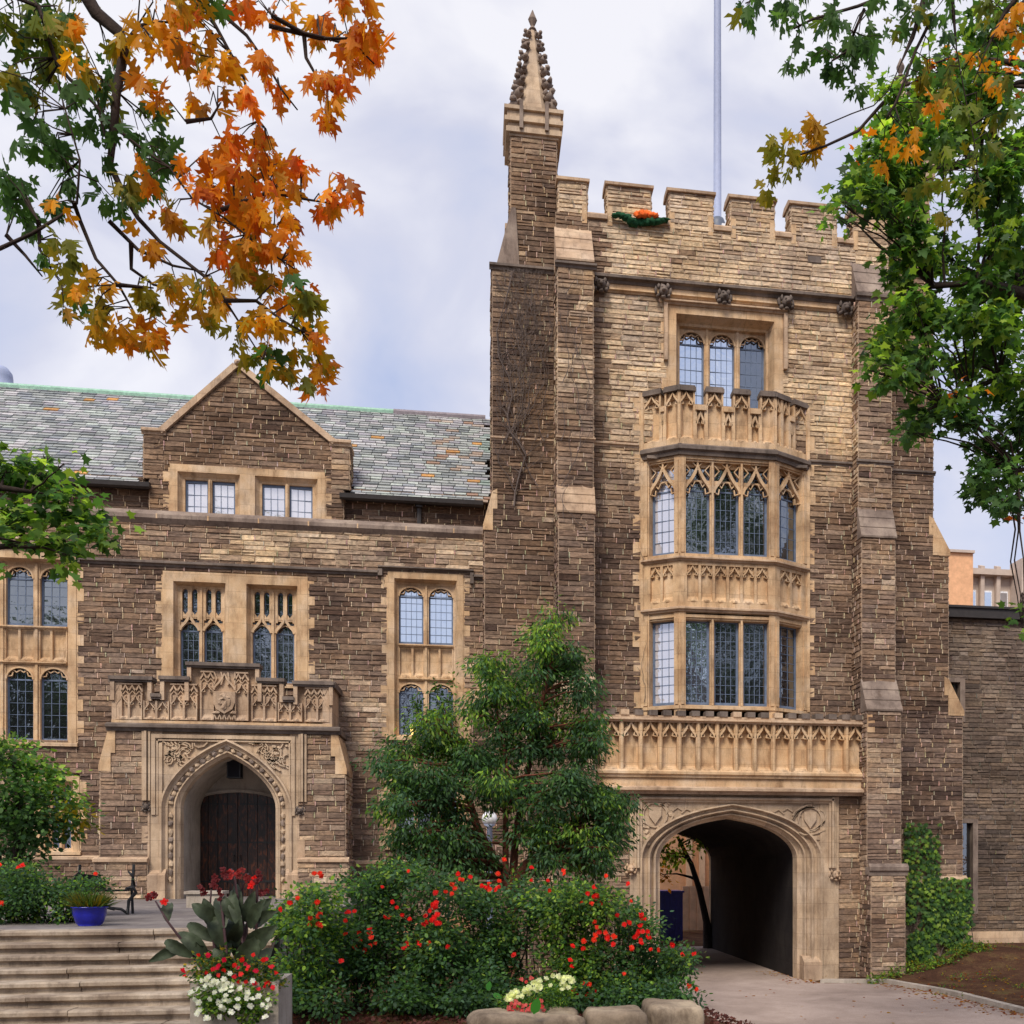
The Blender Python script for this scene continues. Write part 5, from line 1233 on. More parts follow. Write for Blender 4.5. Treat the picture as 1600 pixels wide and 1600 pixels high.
def crown(clusters, size, shape, per=12, spr=.22, droop=.35, flat=.6):
    """clusters: (center, (rx,ry,rz), n_leaves, palette). leaves gather in sprigs so gaps stay between them"""
    Cs, Ds, Ns, Zs, Ks = [], [], [], [], []
    for c, r, n, p in clusters:
        m_ = max(1, n//per)
        d = unit(m_); rad = rng.uniform(.25, 1, (m_, 1))**.5
        sc = np.array(c)+d*rad*np.array(r)
        tint = rng.uniform(.6, 1.4, (m_, 1))*rng.uniform(.8, 1.2)
        out = d*np.array([1, 1, .5])+np.array([0, 0, .15])
        idx = np.repeat(np.arange(m_), per); q = len(idx)
        off = rng.normal(size=(q, 3))*spr*np.array([1, 1, flat])
        Cs.append(sc[idx]+off)
        Ds.append(out[idx]*.7+off/spr*.35+rng.normal(size=(q, 3))*.4+np.array([0, 0, -droop]))
        nn = np.array([0, -.25, 1.0])+rng.normal(size=(q, 3))*.55+out[idx]*.5; Ns.append(nn)
        Zs.append(size*rng.uniform(.65, 1.25, q)); Ks.append(pick(p, q)*tint[idx])
    return [np.concatenate(a) for a in (Cs, Ds, Ns, Zs, Ks)]
def K(px, py, d, rx, ry, n, p, ez=1.0, dd=None):
    s = d/1640.0; return (tuple(PP(px, py, d)), (rx*s, (dd if dd else (rx+ry)/2*s*ez), ry*s), n, p)
def limb(mb, a, b, r0, r1, sag=.15, seg=5, n=5):
    a, b = Vector(a), Vector(b); pts = []; L_ = (b-a).length
    w = Vector((U(-1, 1), U(-1, 1), U(-.3, 1)))*L_*sag*.5
    for i in range(n+1):
        t = i/n; pts.append(tuple(a.lerp(b, t)+w*math.sin(math.pi*t)+Vector((U(-1, 1), U(-1, 1), U(-1, 1)))*L_*.02*(0 < i < n)))
    mb.tube(pts, [lerp(r0, r1, i/n) for i in range(n+1)], seg); return pts
def nearest(nodes, p, rise=0):
    return min(nodes, key=lambda q: (Vector(q[0])-Vector(p)).length+(2.0 if q[0][2] > p[2]+rise else 0))
def tree(name, base, nodes, clusters, size, shape, lab, cat, bark='bark_dark', group=None, per=12, spr=.22, twig=.02, **k):
    """nodes: trunk/limb skeleton as chains of (point, radius)"""
    t = thing(name, base, lab, cat, group); mb = MB(bark); flat = []
    for ch in nodes:
        mb.tube([tuple(p) for p, r in ch], [r for p, r in ch], 8)
        for (p, r), (q, s_) in zip(ch, ch[1:]):
            for i in range(5): flat.append((tuple(Vector(p).lerp(Vector(q), i/5)), lerp(r, s_, i/5)))
    for c, r, n, p in clusters:
        q = nearest(flat, c); limb(mb, q[0], c, min(q[1]*.6, .09), twig*.6, .2, 5)
        for j in range(4):
            e = Vector(c)+Vector((U(-1, 1)*r[0], U(-1, 1)*r[1], U(-1, 1)*r[2]))*.8; limb(mb, Vector(c).lerp(Vector(q[0]), .15), e, twig*.8, twig*.25, .2, 4, 3)
    mb.build('trunk', t, True)
    C_, D_, N_, Z_, K_ = crown(clusters, size, shape, per, spr, **k)
    leafmesh('crown', t, C_, D_, N_, Z_, shape, K_); return t

# --- trees behind the viewer, mirrored in the windows
for (x, y, h, r, lab) in ((18, -46, 34, 10, 'tallest shade tree behind the viewer, mirrored in the oriel windows'), (-18, -44, 26, 9, 'shade tree behind the viewer, mirrored in the windows over the porch'), (36, -50, 28, 8, 'shade tree far behind the viewer to the right, beyond the drive'), (-34, -50, 22, 7, 'shade tree far behind the viewer to the left, beyond the steps')):
    cl = []
    for i in range(80):
        d = unit(1)[0]; cl.append(((x+d[0]*r*.8, y+d[1]*r*.7, h*.66+d[2]*h*.30), (2.0, 2.0, 1.5), 170, 'dark'))
    cl = [c for c in cl]
    tree('shade_tree', (x, y, 1.2), [[((x, y, 1.0), .45), ((x+.3, y, 6), .32), ((x-.2, y, h*.6), .2), ((x, y, h*.85), .08)]], cl, .55, DIAMOND, lab, 'tree', group='shade trees behind the viewer', per=10, spr=.5, twig=.04)

# --- centre tree in front of the tower
D0 = 20.5
tb = Vector((XX(800, D0-DC), D0-DC, .9))
def Q(px, py, dd=0): return PP(px, py, D0+dd)
nodes = [[(tb, .17), (Q(800, 1392), .15), (Q(822, 1350, -.1), .12), (Q(868, 1318), .09), (Q(905, 1285, .2), .05)],
         [(Q(800, 1400), .13), (Q(775, 1350, .1), .12), (Q(745, 1290), .10), (Q(728, 1230), .08), (Q(712, 1150, .2), .04)],
         [(Q(800, 1395), .12), (Q(806, 1300, .2), .10), (Q(826, 1200, .3), .08), (Q(846, 1100, .2), .06), (Q(868, 1010), .03)],
         [(Q(790, 1370), .09), (Q(790, 1290, -.2), .07), (Q(793, 1200, -.3), .05), (Q(770, 1080), .03)]]
cl = []
for (px, py, rx, ry, n, p) in [
    (870, 972, 16, 20, 200, ['mid', 'light']), (858, 1010, 34, 28, 480, ['mid', 'dark', 'light']), (896, 1030, 30, 28, 420, ['dark', 'mid']), (850, 1060, 40, 26, 420, ['dark', 'mid']), (905, 1075, 28, 22, 330, ['dark']),
    (765, 1035, 24, 22, 330, ['mid', 'light']), (775, 1075, 34, 30, 480, ['mid', 'light']), (745, 1105, 30, 22, 320, ['mid']), (830, 1115, 32, 20, 260, ['dark']), (905, 1130, 30, 18, 240, ['dark', 'mid']),
    (690, 1110, 14, 24, 110, ['mid', 'light']), (665, 1135, 26, 20, 200, ['mid', 'light']), (625, 1165, 24, 24, 260, ['dark', 'mid']), (700, 1165, 50, 34, 800, ['light', 'mid']), (770, 1160, 46, 34, 700, ['mid', 'dark']), (850, 1175, 36, 26, 380, ['dark']),
    (925, 1175, 32, 22, 380, ['dark', 'mid']), (915, 1150, 26, 14, 200, ['mid']), (615, 1210, 28, 30, 420, ['dark']), (665, 1215, 50, 36, 800, ['dark', 'mid']), (745, 1215, 50, 30, 650, ['dark', 'mid']), (825, 1225, 50, 28, 620, ['mid', 'dark']),
    (900, 1225, 44, 26, 520, ['mid', 'dark']), (960, 1240, 28, 26, 420, ['mid', 'dark']), (625, 1260, 34, 28, 480, ['dark', 'mid']), (690, 1270, 42, 30, 560, ['dark']), (935, 1275, 40, 24, 480, ['dark', 'mid']), (860, 1262, 24, 14, 120, ['dark']),
    (660, 1310, 44, 26, 480, ['dark', 'mid']), (880, 1290, 36, 18, 280, ['mid', 'light']), (920, 1320, 34, 22, 360, ['dark']), (725, 1330, 30, 18, 200, ['dark']), (845, 1315, 20, 14, 120, ['light']), (780, 1255, 26, 16, 140, ['dark']), (620, 1305, 24, 20, 240, ['dark', 'mid']), (690, 1345, 40, 20, 300, ['mid', 'dark']), (760, 1345, 24, 16, 140, ['dark', 'mid']), (955, 1310, 22, 22, 200, ['dark']), (880, 1340, 40, 18, 260, ['dark', 'mid']), (930, 1350, 26, 14, 160, ['mid'])]:
    for j in range(4):
        ax_, ay_ = px+U(-.75, .75)*rx, py+U(-.7, .7)*ry
        if abs(ax_-766) < 26 and 1268 < ay_ < 1335: continue
        cl.append(K(ax_, ay_, D0+U(-.6, .7)-(.5 if py > 1200 else 0), rx*U(.5, .72), ry*U(.5, .7), int(n*.60), p+['blue'] if rnd.random() < .8 else p+['light']))
for i in range(46):
    ty = U(.12, 1); ax_ = 805+U(-1, 1)*170*ty**.8+(60 if ty < .45 else 0)*(1-ty); ay_ = 990+330*ty
    if abs(ax_-766) < 30 and 1262 < ay_ < 1340: continue
    cl.append(K(ax_, ay_, D0+U(-.4, .6), U(20, 34), U(12, 20), int(U(120, 220)), rnd.choice([['dark', 'mid', 'blue'], ['mid', 'light'], ['blue', 'mid']])))
for i in range(18): cl.append(K(rnd.choice([U(610, 740), U(610, 740), U(830, 950)]), U(1315, 1375), D0-U(.2, 1.0), U(18, 28), U(10, 16), int(U(90, 150)), ['mid', 'blue', 'dark']))
for i in range(30): cl.append(K(rnd.choice([U(630, 735), U(800, 940)]), U(1235, 1350), D0-U(.5, 1.3), U(14, 24), U(9, 14), int(U(70, 120)), ['dark', 'mid', 'blue']))
tree('maple_tree', tuple(tb), [[(p, r*.72) for p, r in ch] for ch in nodes], cl, .095, LANCE, 'bushy green ornamental maple with reddish stems in front of the tower', 'tree', 'bark_red', per=12, spr=.13, twig=.010, droop=.9)

# --- bushy tree at the left edge
D1 = 20.0; tb = Vector((XX(20, D1-DC), D1-DC, zTer))
cl = [K(px, py, D1+U(-.5, .5), rx, ry, n, p) for (px, py, rx, ry, n, p) in [
    (15, 1180, 34, 28, 520, ['mid', 'light']), (-20, 1220, 50, 50, 700, ['mid']), (50, 1215, 40, 32, 700, ['mid', 'light']), (85, 1250, 36, 30, 600, ['mid', 'light']), (30, 1260, 46, 34, 800, ['mid', 'dark']), (100, 1285, 28, 20, 360, ['mid', 'olive']),
    (50, 1300, 44, 28, 700, ['dark']), (0, 1300, 36, 36, 600, ['dark']), (25, 1335, 26, 18, 260, ['dark'])]]
tree('garden_tree', tuple(tb), [[(tb, .12), (PP(28, 1340, D1), .09), (PP(30, 1250, D1), .06), (PP(20, 1180, D1), .03)], [(tb, .08), (PP(-10, 1320, D1), .06), (PP(-20, 1230, D1), .03)]], cl, .10, OVAL,
     'round leafy green garden tree at the left edge beside the porch', 'tree', per=14, spr=.13, twig=.014)

# --- big maple at the right
D2 = 14.0; tb = Vector((14.5, -15.5, 1.1))
cl = []
for (px, py, rx, ry, n, p) in [
    (1470, 100, 60, 60, 480, ['light', 'mid']), (1540, 60, 60, 50, 480, ['light', 'mid']), (1430, 170, 46, 36, 420, ['light']), (1400, 215, 40, 26, 260, ['light']), (1385, 150, 20, 24, 100, ['light']), (1560, 160, 50, 60, 620, ['mid', 'light']), (1490, 210, 50, 46, 520, ['mid', 'light']),
    (1345, 235, 30, 16, 130, ['light']), (1330, 268, 28, 24, 200, ['mid', 'light']), (1375, 260, 36, 30, 300, ['light', 'mid']), (1365, 300, 26, 22, 170, ['mid']), (1306, 308, 10, 16, 40, ['light']), (1305, 335, 10, 20, 50, ['mid', 'light']), (1420, 275, 44, 30, 360, ['light', 'mid']),
    (1410, 325, 34, 26, 260, ['light', 'mid']), (1570, 260, 44, 60, 620, ['mid', 'dark']), (1520, 300, 36, 40, 300, ['mid']), (1415, 375, 34, 30, 280, ['mid']), (1470, 400, 34, 30, 210, ['mid', 'dark']), (1400, 425, 26, 24, 200, ['mid']), (1560, 360, 50, 50, 560, ['mid', 'dark']),
    (1580, 440, 40, 56, 560, ['dark', 'mid']), (1520, 430, 44, 32, 300, ['mid']), (1435, 460, 30, 26, 220, ['mid', 'light']), (1430, 505, 40, 26, 330, ['mid']), (1385, 540, 28, 24, 240, ['light', 'mid']), (1365, 575, 18, 12, 80, ['light']), (1395, 590, 22, 22, 150, ['mid']), (1440, 560, 36, 22, 230, ['mid', 'dark']),
    (1500, 500, 50, 26, 380, ['mid', 'dark']), (1570, 520, 46, 40, 480, ['mid', 'dark']), (1530, 560, 44, 24, 300, ['dark', 'mid']), (1490, 618, 34, 18, 190, ['mid', 'light']), (1440, 645, 30, 18, 200, ['mid']), (1428, 672, 22, 14, 110, ['mid']), (1500, 655, 34, 20, 230, ['dark']), (1560, 600, 44, 30, 330, ['dark', 'mid']), (1590, 660, 30, 34, 270, ['dark']),
    (1540, 690, 26, 16, 110, ['dark']), (1560, 725, 44, 24, 330, ['dark', 'mid']), (1540, 762, 34, 18, 220, ['dark']), (1580, 775, 26, 24, 190, ['dark']), (1573, 808, 14, 14, 60, ['mid']), (1596, 968, 10, 16, 60, ['mid', 'light']), (1620, 300, 60, 200, 900, ['dark', 'mid']), (1630, 600, 60, 160, 700, ['dark'])]:
    for j in range(3): cl.append(K(px+(U(2, 10) if px < 1420 else 0)+U(-.5, .5)*rx, py+U(-.5, .5)*ry, D2+U(-.8, 1.2), rx*.62, ry*.62, int(n*.27), (['light', 'mid'] if py < 620 and rnd.random() < .75 else p)+(['orange'] if rnd.random() < .06 else [])))
def Q(px, py, dd=0): return PP(px, py, D2+dd)
nodes = [[(tb, .36), (tb+Vector((-.3, .3, 5)), .28), (Q(1750, 500, .5), .2), (Q(1680, 200, .3), .12), (Q(1600, 0), .06)], [(Q(1750, 500, .5), .14), (Q(1640, 470, .3), .10), (Q(1530, 440), .05), (Q(1440, 450), .025)],
         [(Q(1700, 250, .3), .12), (Q(1600, 230), .08), (Q(1490, 260), .05), (Q(1390, 270), .022)], [(Q(1760, 640, .5), .10), (Q(1660, 610), .07), (Q(1560, 590), .04), (Q(1450, 640), .02)], [(Q(1760, 700, .5), .08), (Q(1660, 720), .05), (Q(1570, 740), .025)], [(Q(1690, 200), .08), (Q(1600, 100), .05), (Q(1500, 90), .03)]]
tree('maple_tree', tuple(tb), nodes, cl, .135, MAPLE, 'big green maple leaning in from the right edge over the tower corner', 'tree', per=9, spr=.12, twig=.010, droop=.5)

# --- green branch entering at the left edge
D3 = 10.0; tb = Vector((XX(-330, D3-DC), D3-DC, 1.3))
cl = [K(px, py, D3+U(-.3, .3), rx, ry, n, p) for (px, py, rx, ry, n, p) in [
    (10, 735, 30, 24, 150, ['mid', 'light']), (60, 745, 34, 20, 150, ['mid', 'light']), (75, 712, 10, 6, 14, ['light']), (100, 724, 12, 8, 20, ['mid']), (100, 780, 34, 20, 160, ['mid', 'light']), (40, 800, 44, 20, 150, ['mid']), (10, 820, 24, 20, 90, ['mid', 'dark']),
    (140, 815, 22, 18, 110, ['mid']), (155, 838, 14, 12, 60, ['dark', 'mid']), (85, 840, 30, 20, 120, ['mid', 'light']), (110, 868, 18, 14, 70, ['light']), (45, 850, 16, 10, 20, ['light', 'olive']), (-20, 780, 30, 50, 220, ['mid']), (3, 880, 6, 10, 10, ['light'])]]
def Q(px, py, dd=0): return PP(px, py, D3+dd)
tree('young_maple', tuple(tb), [[(tb, .13), (Q(-300, 1100), .11), (Q(-220, 900), .09), (Q(-100, 800), .06), (Q(0, 762), .03), (Q(60, 770), .015)], [(Q(-130, 830), .05), (Q(-40, 812), .035), (Q(20, 822), .022), (Q(60, 865), .010)]], [(c, r, int(n*.75), ['light', 'mid']) for c, r, n, p in cl], .10, MAPLE,
     'young green maple whose branch reaches in at the left edge below the slate roof', 'tree', per=8, spr=.085, twig=.007, droop=.5)

# --- oak boughs overhead
def hanging(clusters, size, per=6):
    Cs, Ds, Ns, Zs, Ks = [], [], [], [], []; tips = []
    for px, py, d, rx, ry, n, p in clusters:
        s = d/1640.0; c0 = PP(px, py, d)
        for i in range(n if n < 3 else int(n*.66+.5)):
            a = U(0, 6.28); r = math.sqrt(U(0, 1)); c = c0+Vector((math.cos(a)*r*rx*s*.8, U(-.25, .25), math.sin(a)*r*ry*s*.8+.06)); tips.append((c, c0))
            base = pick(p, 1)[0]
            for j in range(rnd.choice((4, 5, 6, 7))):
                dr = Vector((rnd.gauss(0, .34), rnd.gauss(0, .45), -1+rnd.gauss(0, .2)))
                if rnd.random() < .15: dr.z *= -.3
                Cs.append(tuple(c+Vector((dr.x, dr.y, 0))*.05)); Ds.append(tuple(dr)); nn = Vector((rnd.gauss(0, .8), -1+rnd.gauss(0, .5), rnd.gauss(0, .5))); Ns.append(tuple(nn))
                Zs.append(size*U(.62, 1.15)); Ks.append(base*.5+pick(p, 1)[0]*.5)
    return [np.array(a) for a in (Cs, Ds, Ns, Zs, Ks)], tips
DL = 6.2
G_, O_, OR, RU, GD, YG_ = ['dark', 'mid'], ['olive'], ['orange', 'orange', 'gold'], ['rust', 'orange', 'orange', 'gold'], ['gold'], ['ygreen']
cl = [(30, 25, DL, 60, 40, 9, YG_+['dark']), (55, 60, DL, 50, 40, 8, YG_), (110, 40, DL+.3, 50, 50, 7, ['olive', 'dark']), (20, 130, DL, 40, 60, 7, YG_+['dark']), (100, 80, DL, 30, 40, 4, O_), (80, 15, DL+.3, 40, 30, 5, G_),
      (118, 85, DL-.2, 16, 30, 3, GD), (160, 80, DL+.2, 20, 30, 3, G_), (195, 95, DL, 26, 30, 3, ['olive', 'gold']),
      (30, 190, DL+.2, 40, 50, 10, G_), (90, 150, DL+.3, 50, 40, 8, G_), (60, 250, DL, 46, 44, 10, G_), (20, 320, DL, 36, 40, 9, G_), (75, 330, DL+.2, 30, 26, 5, G_), (130, 170, DL, 40, 34, 7, G_),
      (180, 175, DL, 30, 30, 5, ['dark', 'olive']), (215, 130, DL, 24, 26, 4, ['olive', 'dark']), (245, 165, DL, 16, 20, 3, RU), (225, 210, DL+.2, 34, 30, 6, G_), (190, 270, DL, 34, 34, 6, G_), (240, 255, DL, 34, 30, 6, G_), (165, 320, DL+.2, 30, 26, 5, G_), (215, 330, DL, 26, 20, 4, ['dark', 'olive']),
      (240, 20, DL-.2, 34, 26, 8, GD), (280, 40, DL-.2, 44, 40, 12, GD+['gold', 'orange', 'olive']), (230, 60, DL-.3, 20, 34, 5, GD), (310, 75, DL, 30, 26, 5, OR+GD), (335, 20, DL, 20, 18, 3, GD+['olive']), (345, 55, DL, 8, 14, 1, ['mid']),
      (395, 8, DL, 24, 22, 4, ['orange', 'olive']), (420, 30, DL, 14, 22, 2, OR), (445, 0, DL, 10, 10, 1, OR), (290, 130, DL, 12, 22, 2, RU), (330, 138, DL, 30, 18, 4, ['orange', 'olive']), (358, 140, DL, 12, 20, 1, GD),
      (375, 130, DL, 8, 14, 1, OR), (412, 130, DL, 14, 26, 3, OR), (432, 150, DL, 10, 20, 2, RU), (495, 135, DL, 24, 16, 4, OR+['gold']), (512, 165, DL, 12, 18, 2, RU), (530, 140, DL, 8, 10, 1, OR),
      (490, 20, DL, 14, 26, 3, OR+['olive']), (520, 25, DL, 28, 26, 5, RU), (555, 45, DL, 28, 18, 4, RU), (590, 40, DL, 10, 18, 1, OR), (575, 80, DL, 18, 24, 3, RU), (582, 110, DL, 18, 26, 5, RU), (550, 85, DL, 10, 12, 1, OR),
      (398, 205, DL, 18, 16, 4, OR), (415, 225, DL, 18, 20, 4, RU), (385, 245, DL, 34, 20, 6, OR+['gold']), (350, 255, DL, 26, 20, 5, RU), (430, 255, DL, 26, 18, 5, RU), (470, 270, DL, 12, 12, 2, RU),
      (320, 290, DL, 30, 26, 7, OR), (370, 300, DL, 40, 30, 10, OR+GD), (420, 310, DL, 34, 30, 8, RU), (455, 320, DL, 18, 20, 3, OR), (505, 318, DL, 14, 10, 2, RU), (540, 320, DL, 24, 10, 5, RU), (250, 305, DL, 24, 22, 4, OR), (268, 345, DL, 24, 18, 3, OR+['olive']),
      (345, 345, DL, 34, 26, 8, RU), (395, 360, DL, 40, 30, 10, OR+['gold']), (440, 370, DL, 20, 24, 4, RU), (370, 400, DL, 36, 26, 8, OR+['olive']), (420, 410, DL, 36, 28, 8, GD+['gold', 'orange', 'olive']), (465, 425, DL, 22, 20, 4, OR), (390, 435, DL, 30, 20, 6, GD+['olive']), (350, 425, DL, 20, 18, 3, RU), (435, 450, DL, 26, 12, 3, OR),
      (100, 400, DL, 14, 16, 2, O_), (110, 360, DL, 6, 14, 1, GD), (88, 445, DL, 18, 24, 5, G_+['olive']), (125, 455, DL, 20, 18, 4, O_), (120, 500, DL, 20, 18, 5, O_+GD), (148, 510, DL, 20, 22, 5, O_+GD), (155, 470, DL, 12, 20, 2, GD),
      (190, 530, DL, 18, 12, 3, GD), (225, 535, DL, 26, 16, 6, GD+['gold', 'orange', 'olive']), (245, 520, DL, 14, 12, 2, OR), (225, 455, DL, 16, 18, 4, O_), (262, 460, DL, 22, 16, 5, O_+GD), (305, 478, DL, 22, 16, 5, O_+GD), (345, 485, DL, 22, 14, 5, O_+GD), (245, 430, DL, 8, 6, 1, GD), (330, 455, DL, 8, 10, 1, GD),
      (462, 480, DL, 14, 16, 2, G_+['olive']), (480, 500, DL, 20, 22, 4, O_), (415, 515, DL, 26, 20, 5, O_+GD), (375, 545, DL, 18, 18, 4, O_), (435, 555, DL, 26, 22, 6, O_+GD), (485, 540, DL, 24, 26, 6, GD+['olive']), (505, 560, DL, 12, 24, 3, OR), (450, 590, DL, 28, 14, 5, O_+GD), (420, 570, DL, 16, 14, 2, G_), (495, 585, DL, 16, 18, 3, OR+['gold'])]
(arr, tips) = hanging(cl, .114)
tb = Vector((-5.2, -23.2, 1.25))
oak = thing('oak_tree', tuple(tb), 'autumn oak with orange, gold and green leaves hanging in from the top left', 'tree')
mb = MB('bark_dark')
def PL(pts, d=DL): return [tuple(PP(x, y, d+dd)) for x, y, dd in pts]
h0 = tb+Vector((0, 0, 8)); mb.tube([tuple(tb), tuple(tb+Vector((.1, 0, 3.5))), tuple(h0), tuple(h0+Vector((.3, -.2, 4)))], [.38, .3, .24, .12], 10)
E_ = PL([(60, -190, .2), (115, -40, 0), (150, 20, 0), (188, 52, 0), (194, 80, 0), (182, 145, 0), (178, 200, 0), (172, 258, 0), (192, 300, 0), (215, 340, 0), (250, 378, 0), (320, 432, 0), (352, 470, 0), (378, 510, 0), (410, 560, 0)])
mb.tube([tuple(h0)]+E_, [.13, .07, .04, .034, .03, .026, .022, .02, .018, .015, .012, .010, .009, .007, .005, .003], 6)
subs = [[(-60, -60, .2), (10, -10, 0), (60, 10, 0), (85, 90, 0), (105, 120, 0), (145, 160, 0), (180, 200, 0), (225, 235, 0), (265, 262, 0), (300, 310, 0), (350, 340, 0), (400, 380, 0), (460, 420, 0)],
        [(270, -30, 0), (320, 10, 0), (350, 65, 0), (380, 120, 0), (392, 165, 0), (412, 200, 0)], [(320, -10, 0), (345, 20, 0), (385, 55, 0), (420, 105, 0), (440, 140, 0), (465, 172, 0)], [(425, 25, 0), (475, 52, 0), (520, 62, 0), (560, 75, 0), (585, 100, 0)],
        [(475, 55, 0), (478, 90, 0), (495, 120, 0), (520, 145, 0)], [(115, 315, 0), (125, 345, 0), (150, 405, 0), (185, 445, 0), (205, 480, 0), (225, 515, 0)], [(-40, 400, 0), (0, 388, 0), (50, 365, 0), (90, 340, 0), (120, 318, 0), (125, 250, 0), (90, 130, 0)],
        [(60, 345, 0), (62, 390, 0), (85, 430, 0)], [(170, 345, 0), (215, 390, 0), (270, 415, 0), (320, 425, 0)], [(205, 380, 0), (205, 420, 0), (240, 445, 0), (270, 450, 0)], [(188, 80, 0), (215, 40, 0), (250, 34, 0), (282, 36, 0)], [(340, 330, 0), (420, 300, 0), (470, 310, 0), (530, 320, 0)],
        [(350, 470, 0), (400, 470, 0), (440, 500, 0), (485, 525, 0)], [(185, 145, 0), (160, 128, 0), (152, 150, 0), (158, 190, 0), (172, 240, 0)], [(10, 368, 0), (40, 400, 0), (66, 432, 0)], [(420, 40, 0), (500, 60, 0), (545, 60, 0), (600, 50, 0)], [(290, 190, 0), (330, 185, 0), (345, 160, 0)], [(180, 445, 0), (215, 448, 0), (240, 450, 0)]]
nodesL = [Vector(q) for q in E_]
for s_ in subs:
    p = PL([(x, y, U(-.05, .05)) for x, y, _ in s_]); mb.tube(p, [lerp(.013, .004, i/(len(p)-1)) for i in range(len(p))], 5)
    for a, b in zip(p, p[1:]):
        for i in range(3): nodesL.append(Vector(a).lerp(Vector(b), i/3))
for c, c0 in tips:
    q = min(nodesL, key=lambda v: (v-c).length); mid = c.lerp(c0, .5)+Vector((0, 0, .04))
    if (q-c).length < .9: mb.tube([tuple(q), tuple(q.lerp(mid, .6)+Vector((0, 0, .03))), tuple(c)], [.0045, .0035, .0022], 4)
mb.build('trunk', oak, True); oakleaves('crown', oak, arr)
# right oak
DR = 6.6
cl = [(1165, 15, DR, 20, 14, 3, G_), (1172, 40, DR, 14, 14, 3, G_+['olive']), (1225, 8, DR, 14, 12, 2, G_), (1245, 12, DR, 12, 14, 1, G_), (1225, 68, DR, 16, 20, 3, G_), (1252, 62, DR, 14, 18, 3, G_), (1285, 85, DR, 22, 24, 6, G_), (1325, 95, DR, 26, 26, 7, G_), (1305, 45, DR, 14, 20, 2, G_+['light']),
      (1345, 45, DR, 18, 24, 4, G_), (1370, 55, DR, 20, 24, 5, G_), (1405, 45, DR, 24, 26, 5, G_), (1440, 20, DR, 26, 26, 5, G_+['olive']), (1475, 15, DR, 20, 24, 4, G_), (1460, 75, DR, 26, 24, 4, G_), (1350, 110, DR, 14, 12, 2, G_), (1370, 5, DR, 14, 10, 1, G_),
      (1262, 210, DR, 14, 14, 2, GD+['olive']), (1268, 235, DR, 14, 16, 3, ['olive', 'gold']), (1285, 205, DR, 8, 14, 1, GD), (1205, 243, DR, 10, 5, 1, O_), (1222, 272, DR, 12, 12, 2, O_), (1242, 275, DR, 10, 12, 2, O_), (1212, 265, DR, 8, 10, 1, O_),
      (1560, 60, DR, 30, 26, 4, GD), (1580, 90, DR, 20, 18, 2, GD), (1540, 30, DR+.2, 30, 30, 5, G_+['ygreen']), (1510, 120, DR+.2, 40, 40, 5, ['olive', 'mid']), (1550, 150, DR, 30, 40, 5, ['ygreen', 'mid']), (1410, 225, DR, 20, 14, 3, GD), (1440, 205, DR, 14, 16, 2, GD), (1430, 250, DR, 14, 8, 1, OR), (1450, 290, DR, 40, 24, 5, ['ygreen', 'mid']),
      (1500, 250, DR, 40, 36, 5, ['ygreen', 'mid']), (1560, 210, DR, 34, 30, 4, ['olive', 'mid']), (1520, 330, DR, 40, 24, 4, ['ygreen', 'olive']), (1470, 130, DR, 30, 26, 4, ['mid', 'olive']), (1480, 180, DR, 30, 26, 4, ['ygreen', 'mid']), (1590, 20, DR, 20, 30, 3, ['dark', 'olive'])]
(arr, tips) = hanging(cl, .114)
tb = Vector((6.6, -22.0, 1.3))
oak = thing('oak_tree', tuple(tb), 'mostly green oak with a few golden leaves hanging in from the top right', 'tree')
mb = MB('bark_dark'); h0 = tb+Vector((-.2, 0, 8.3)); mb.tube([tuple(tb), tuple(tb+Vector((.1, 0, 3.5))), tuple(h0), tuple(h0+Vector((.3, -.2, 4)))], [.36, .3, .22, .12], 10)
nodesL = []
for s_ in ([(1560, -160, .3), (1500, -60, 0), (1488, 0, 0), (1495, 80, 0), (1508, 150, 0), (1522, 220, 0), (1530, 290, 0)], [(1500, -120, .3), (1450, -20, 0), (1425, 60, 0), (1405, 105, 0), (1390, 140, 0), (1365, 165, 0), (1330, 178, 0), (1290, 195, 0), (1255, 225, 0)], [(1420, -20, 0), (1340, 10, 0), (1270, 30, 0), (1240, 45, 0)],
           [(1430, -30, 0), (1330, -25, 0), (1250, -8, 0), (1190, -5, 0), (1165, 5, 0)], [(1380, 160, 0), (1340, 205, 0), (1290, 228, 0), (1240, 245, 0), (1205, 240, 0)], [(1700, -140, .2), (1620, -40, 0), (1570, 20, 0), (1540, 80, 0), (1520, 130, 0)], [(1350, 15, 0), (1335, 50, 0), (1325, 80, 0), (1300, 95, 0)], [(1450, 40, 0), (1430, 80, 0), (1400, 160, 0), (1385, 185, 0)]):
    p = PL([(x, y, dd+U(-.05, .05)) for x, y, dd in s_], DR)
    if s_[0][2] > 0: p = [tuple(h0)]+p
    mb.tube(p, [lerp(.05 if s_[0][2] > 0 else .012, .004, min(1, i/4)) for i in range(len(p))], 5)
    for a, b in zip(p, p[1:]):
        for i in range(3): nodesL.append(Vector(a).lerp(Vector(b), i/3))
for c, c0 in tips:
    q = min(nodesL, key=lambda v: (v-c).length); mid = c.lerp(c0, .5)+Vector((0, 0, .04))
    if (q-c).length < .9: mb.tube([tuple(q), tuple(q.lerp(mid, .6)+Vector((0, 0, .03))), tuple(c)], [.0045, .0035, .0022], 4)
mb.build('trunk', oak, True); oakleaves('crown', oak, arr)

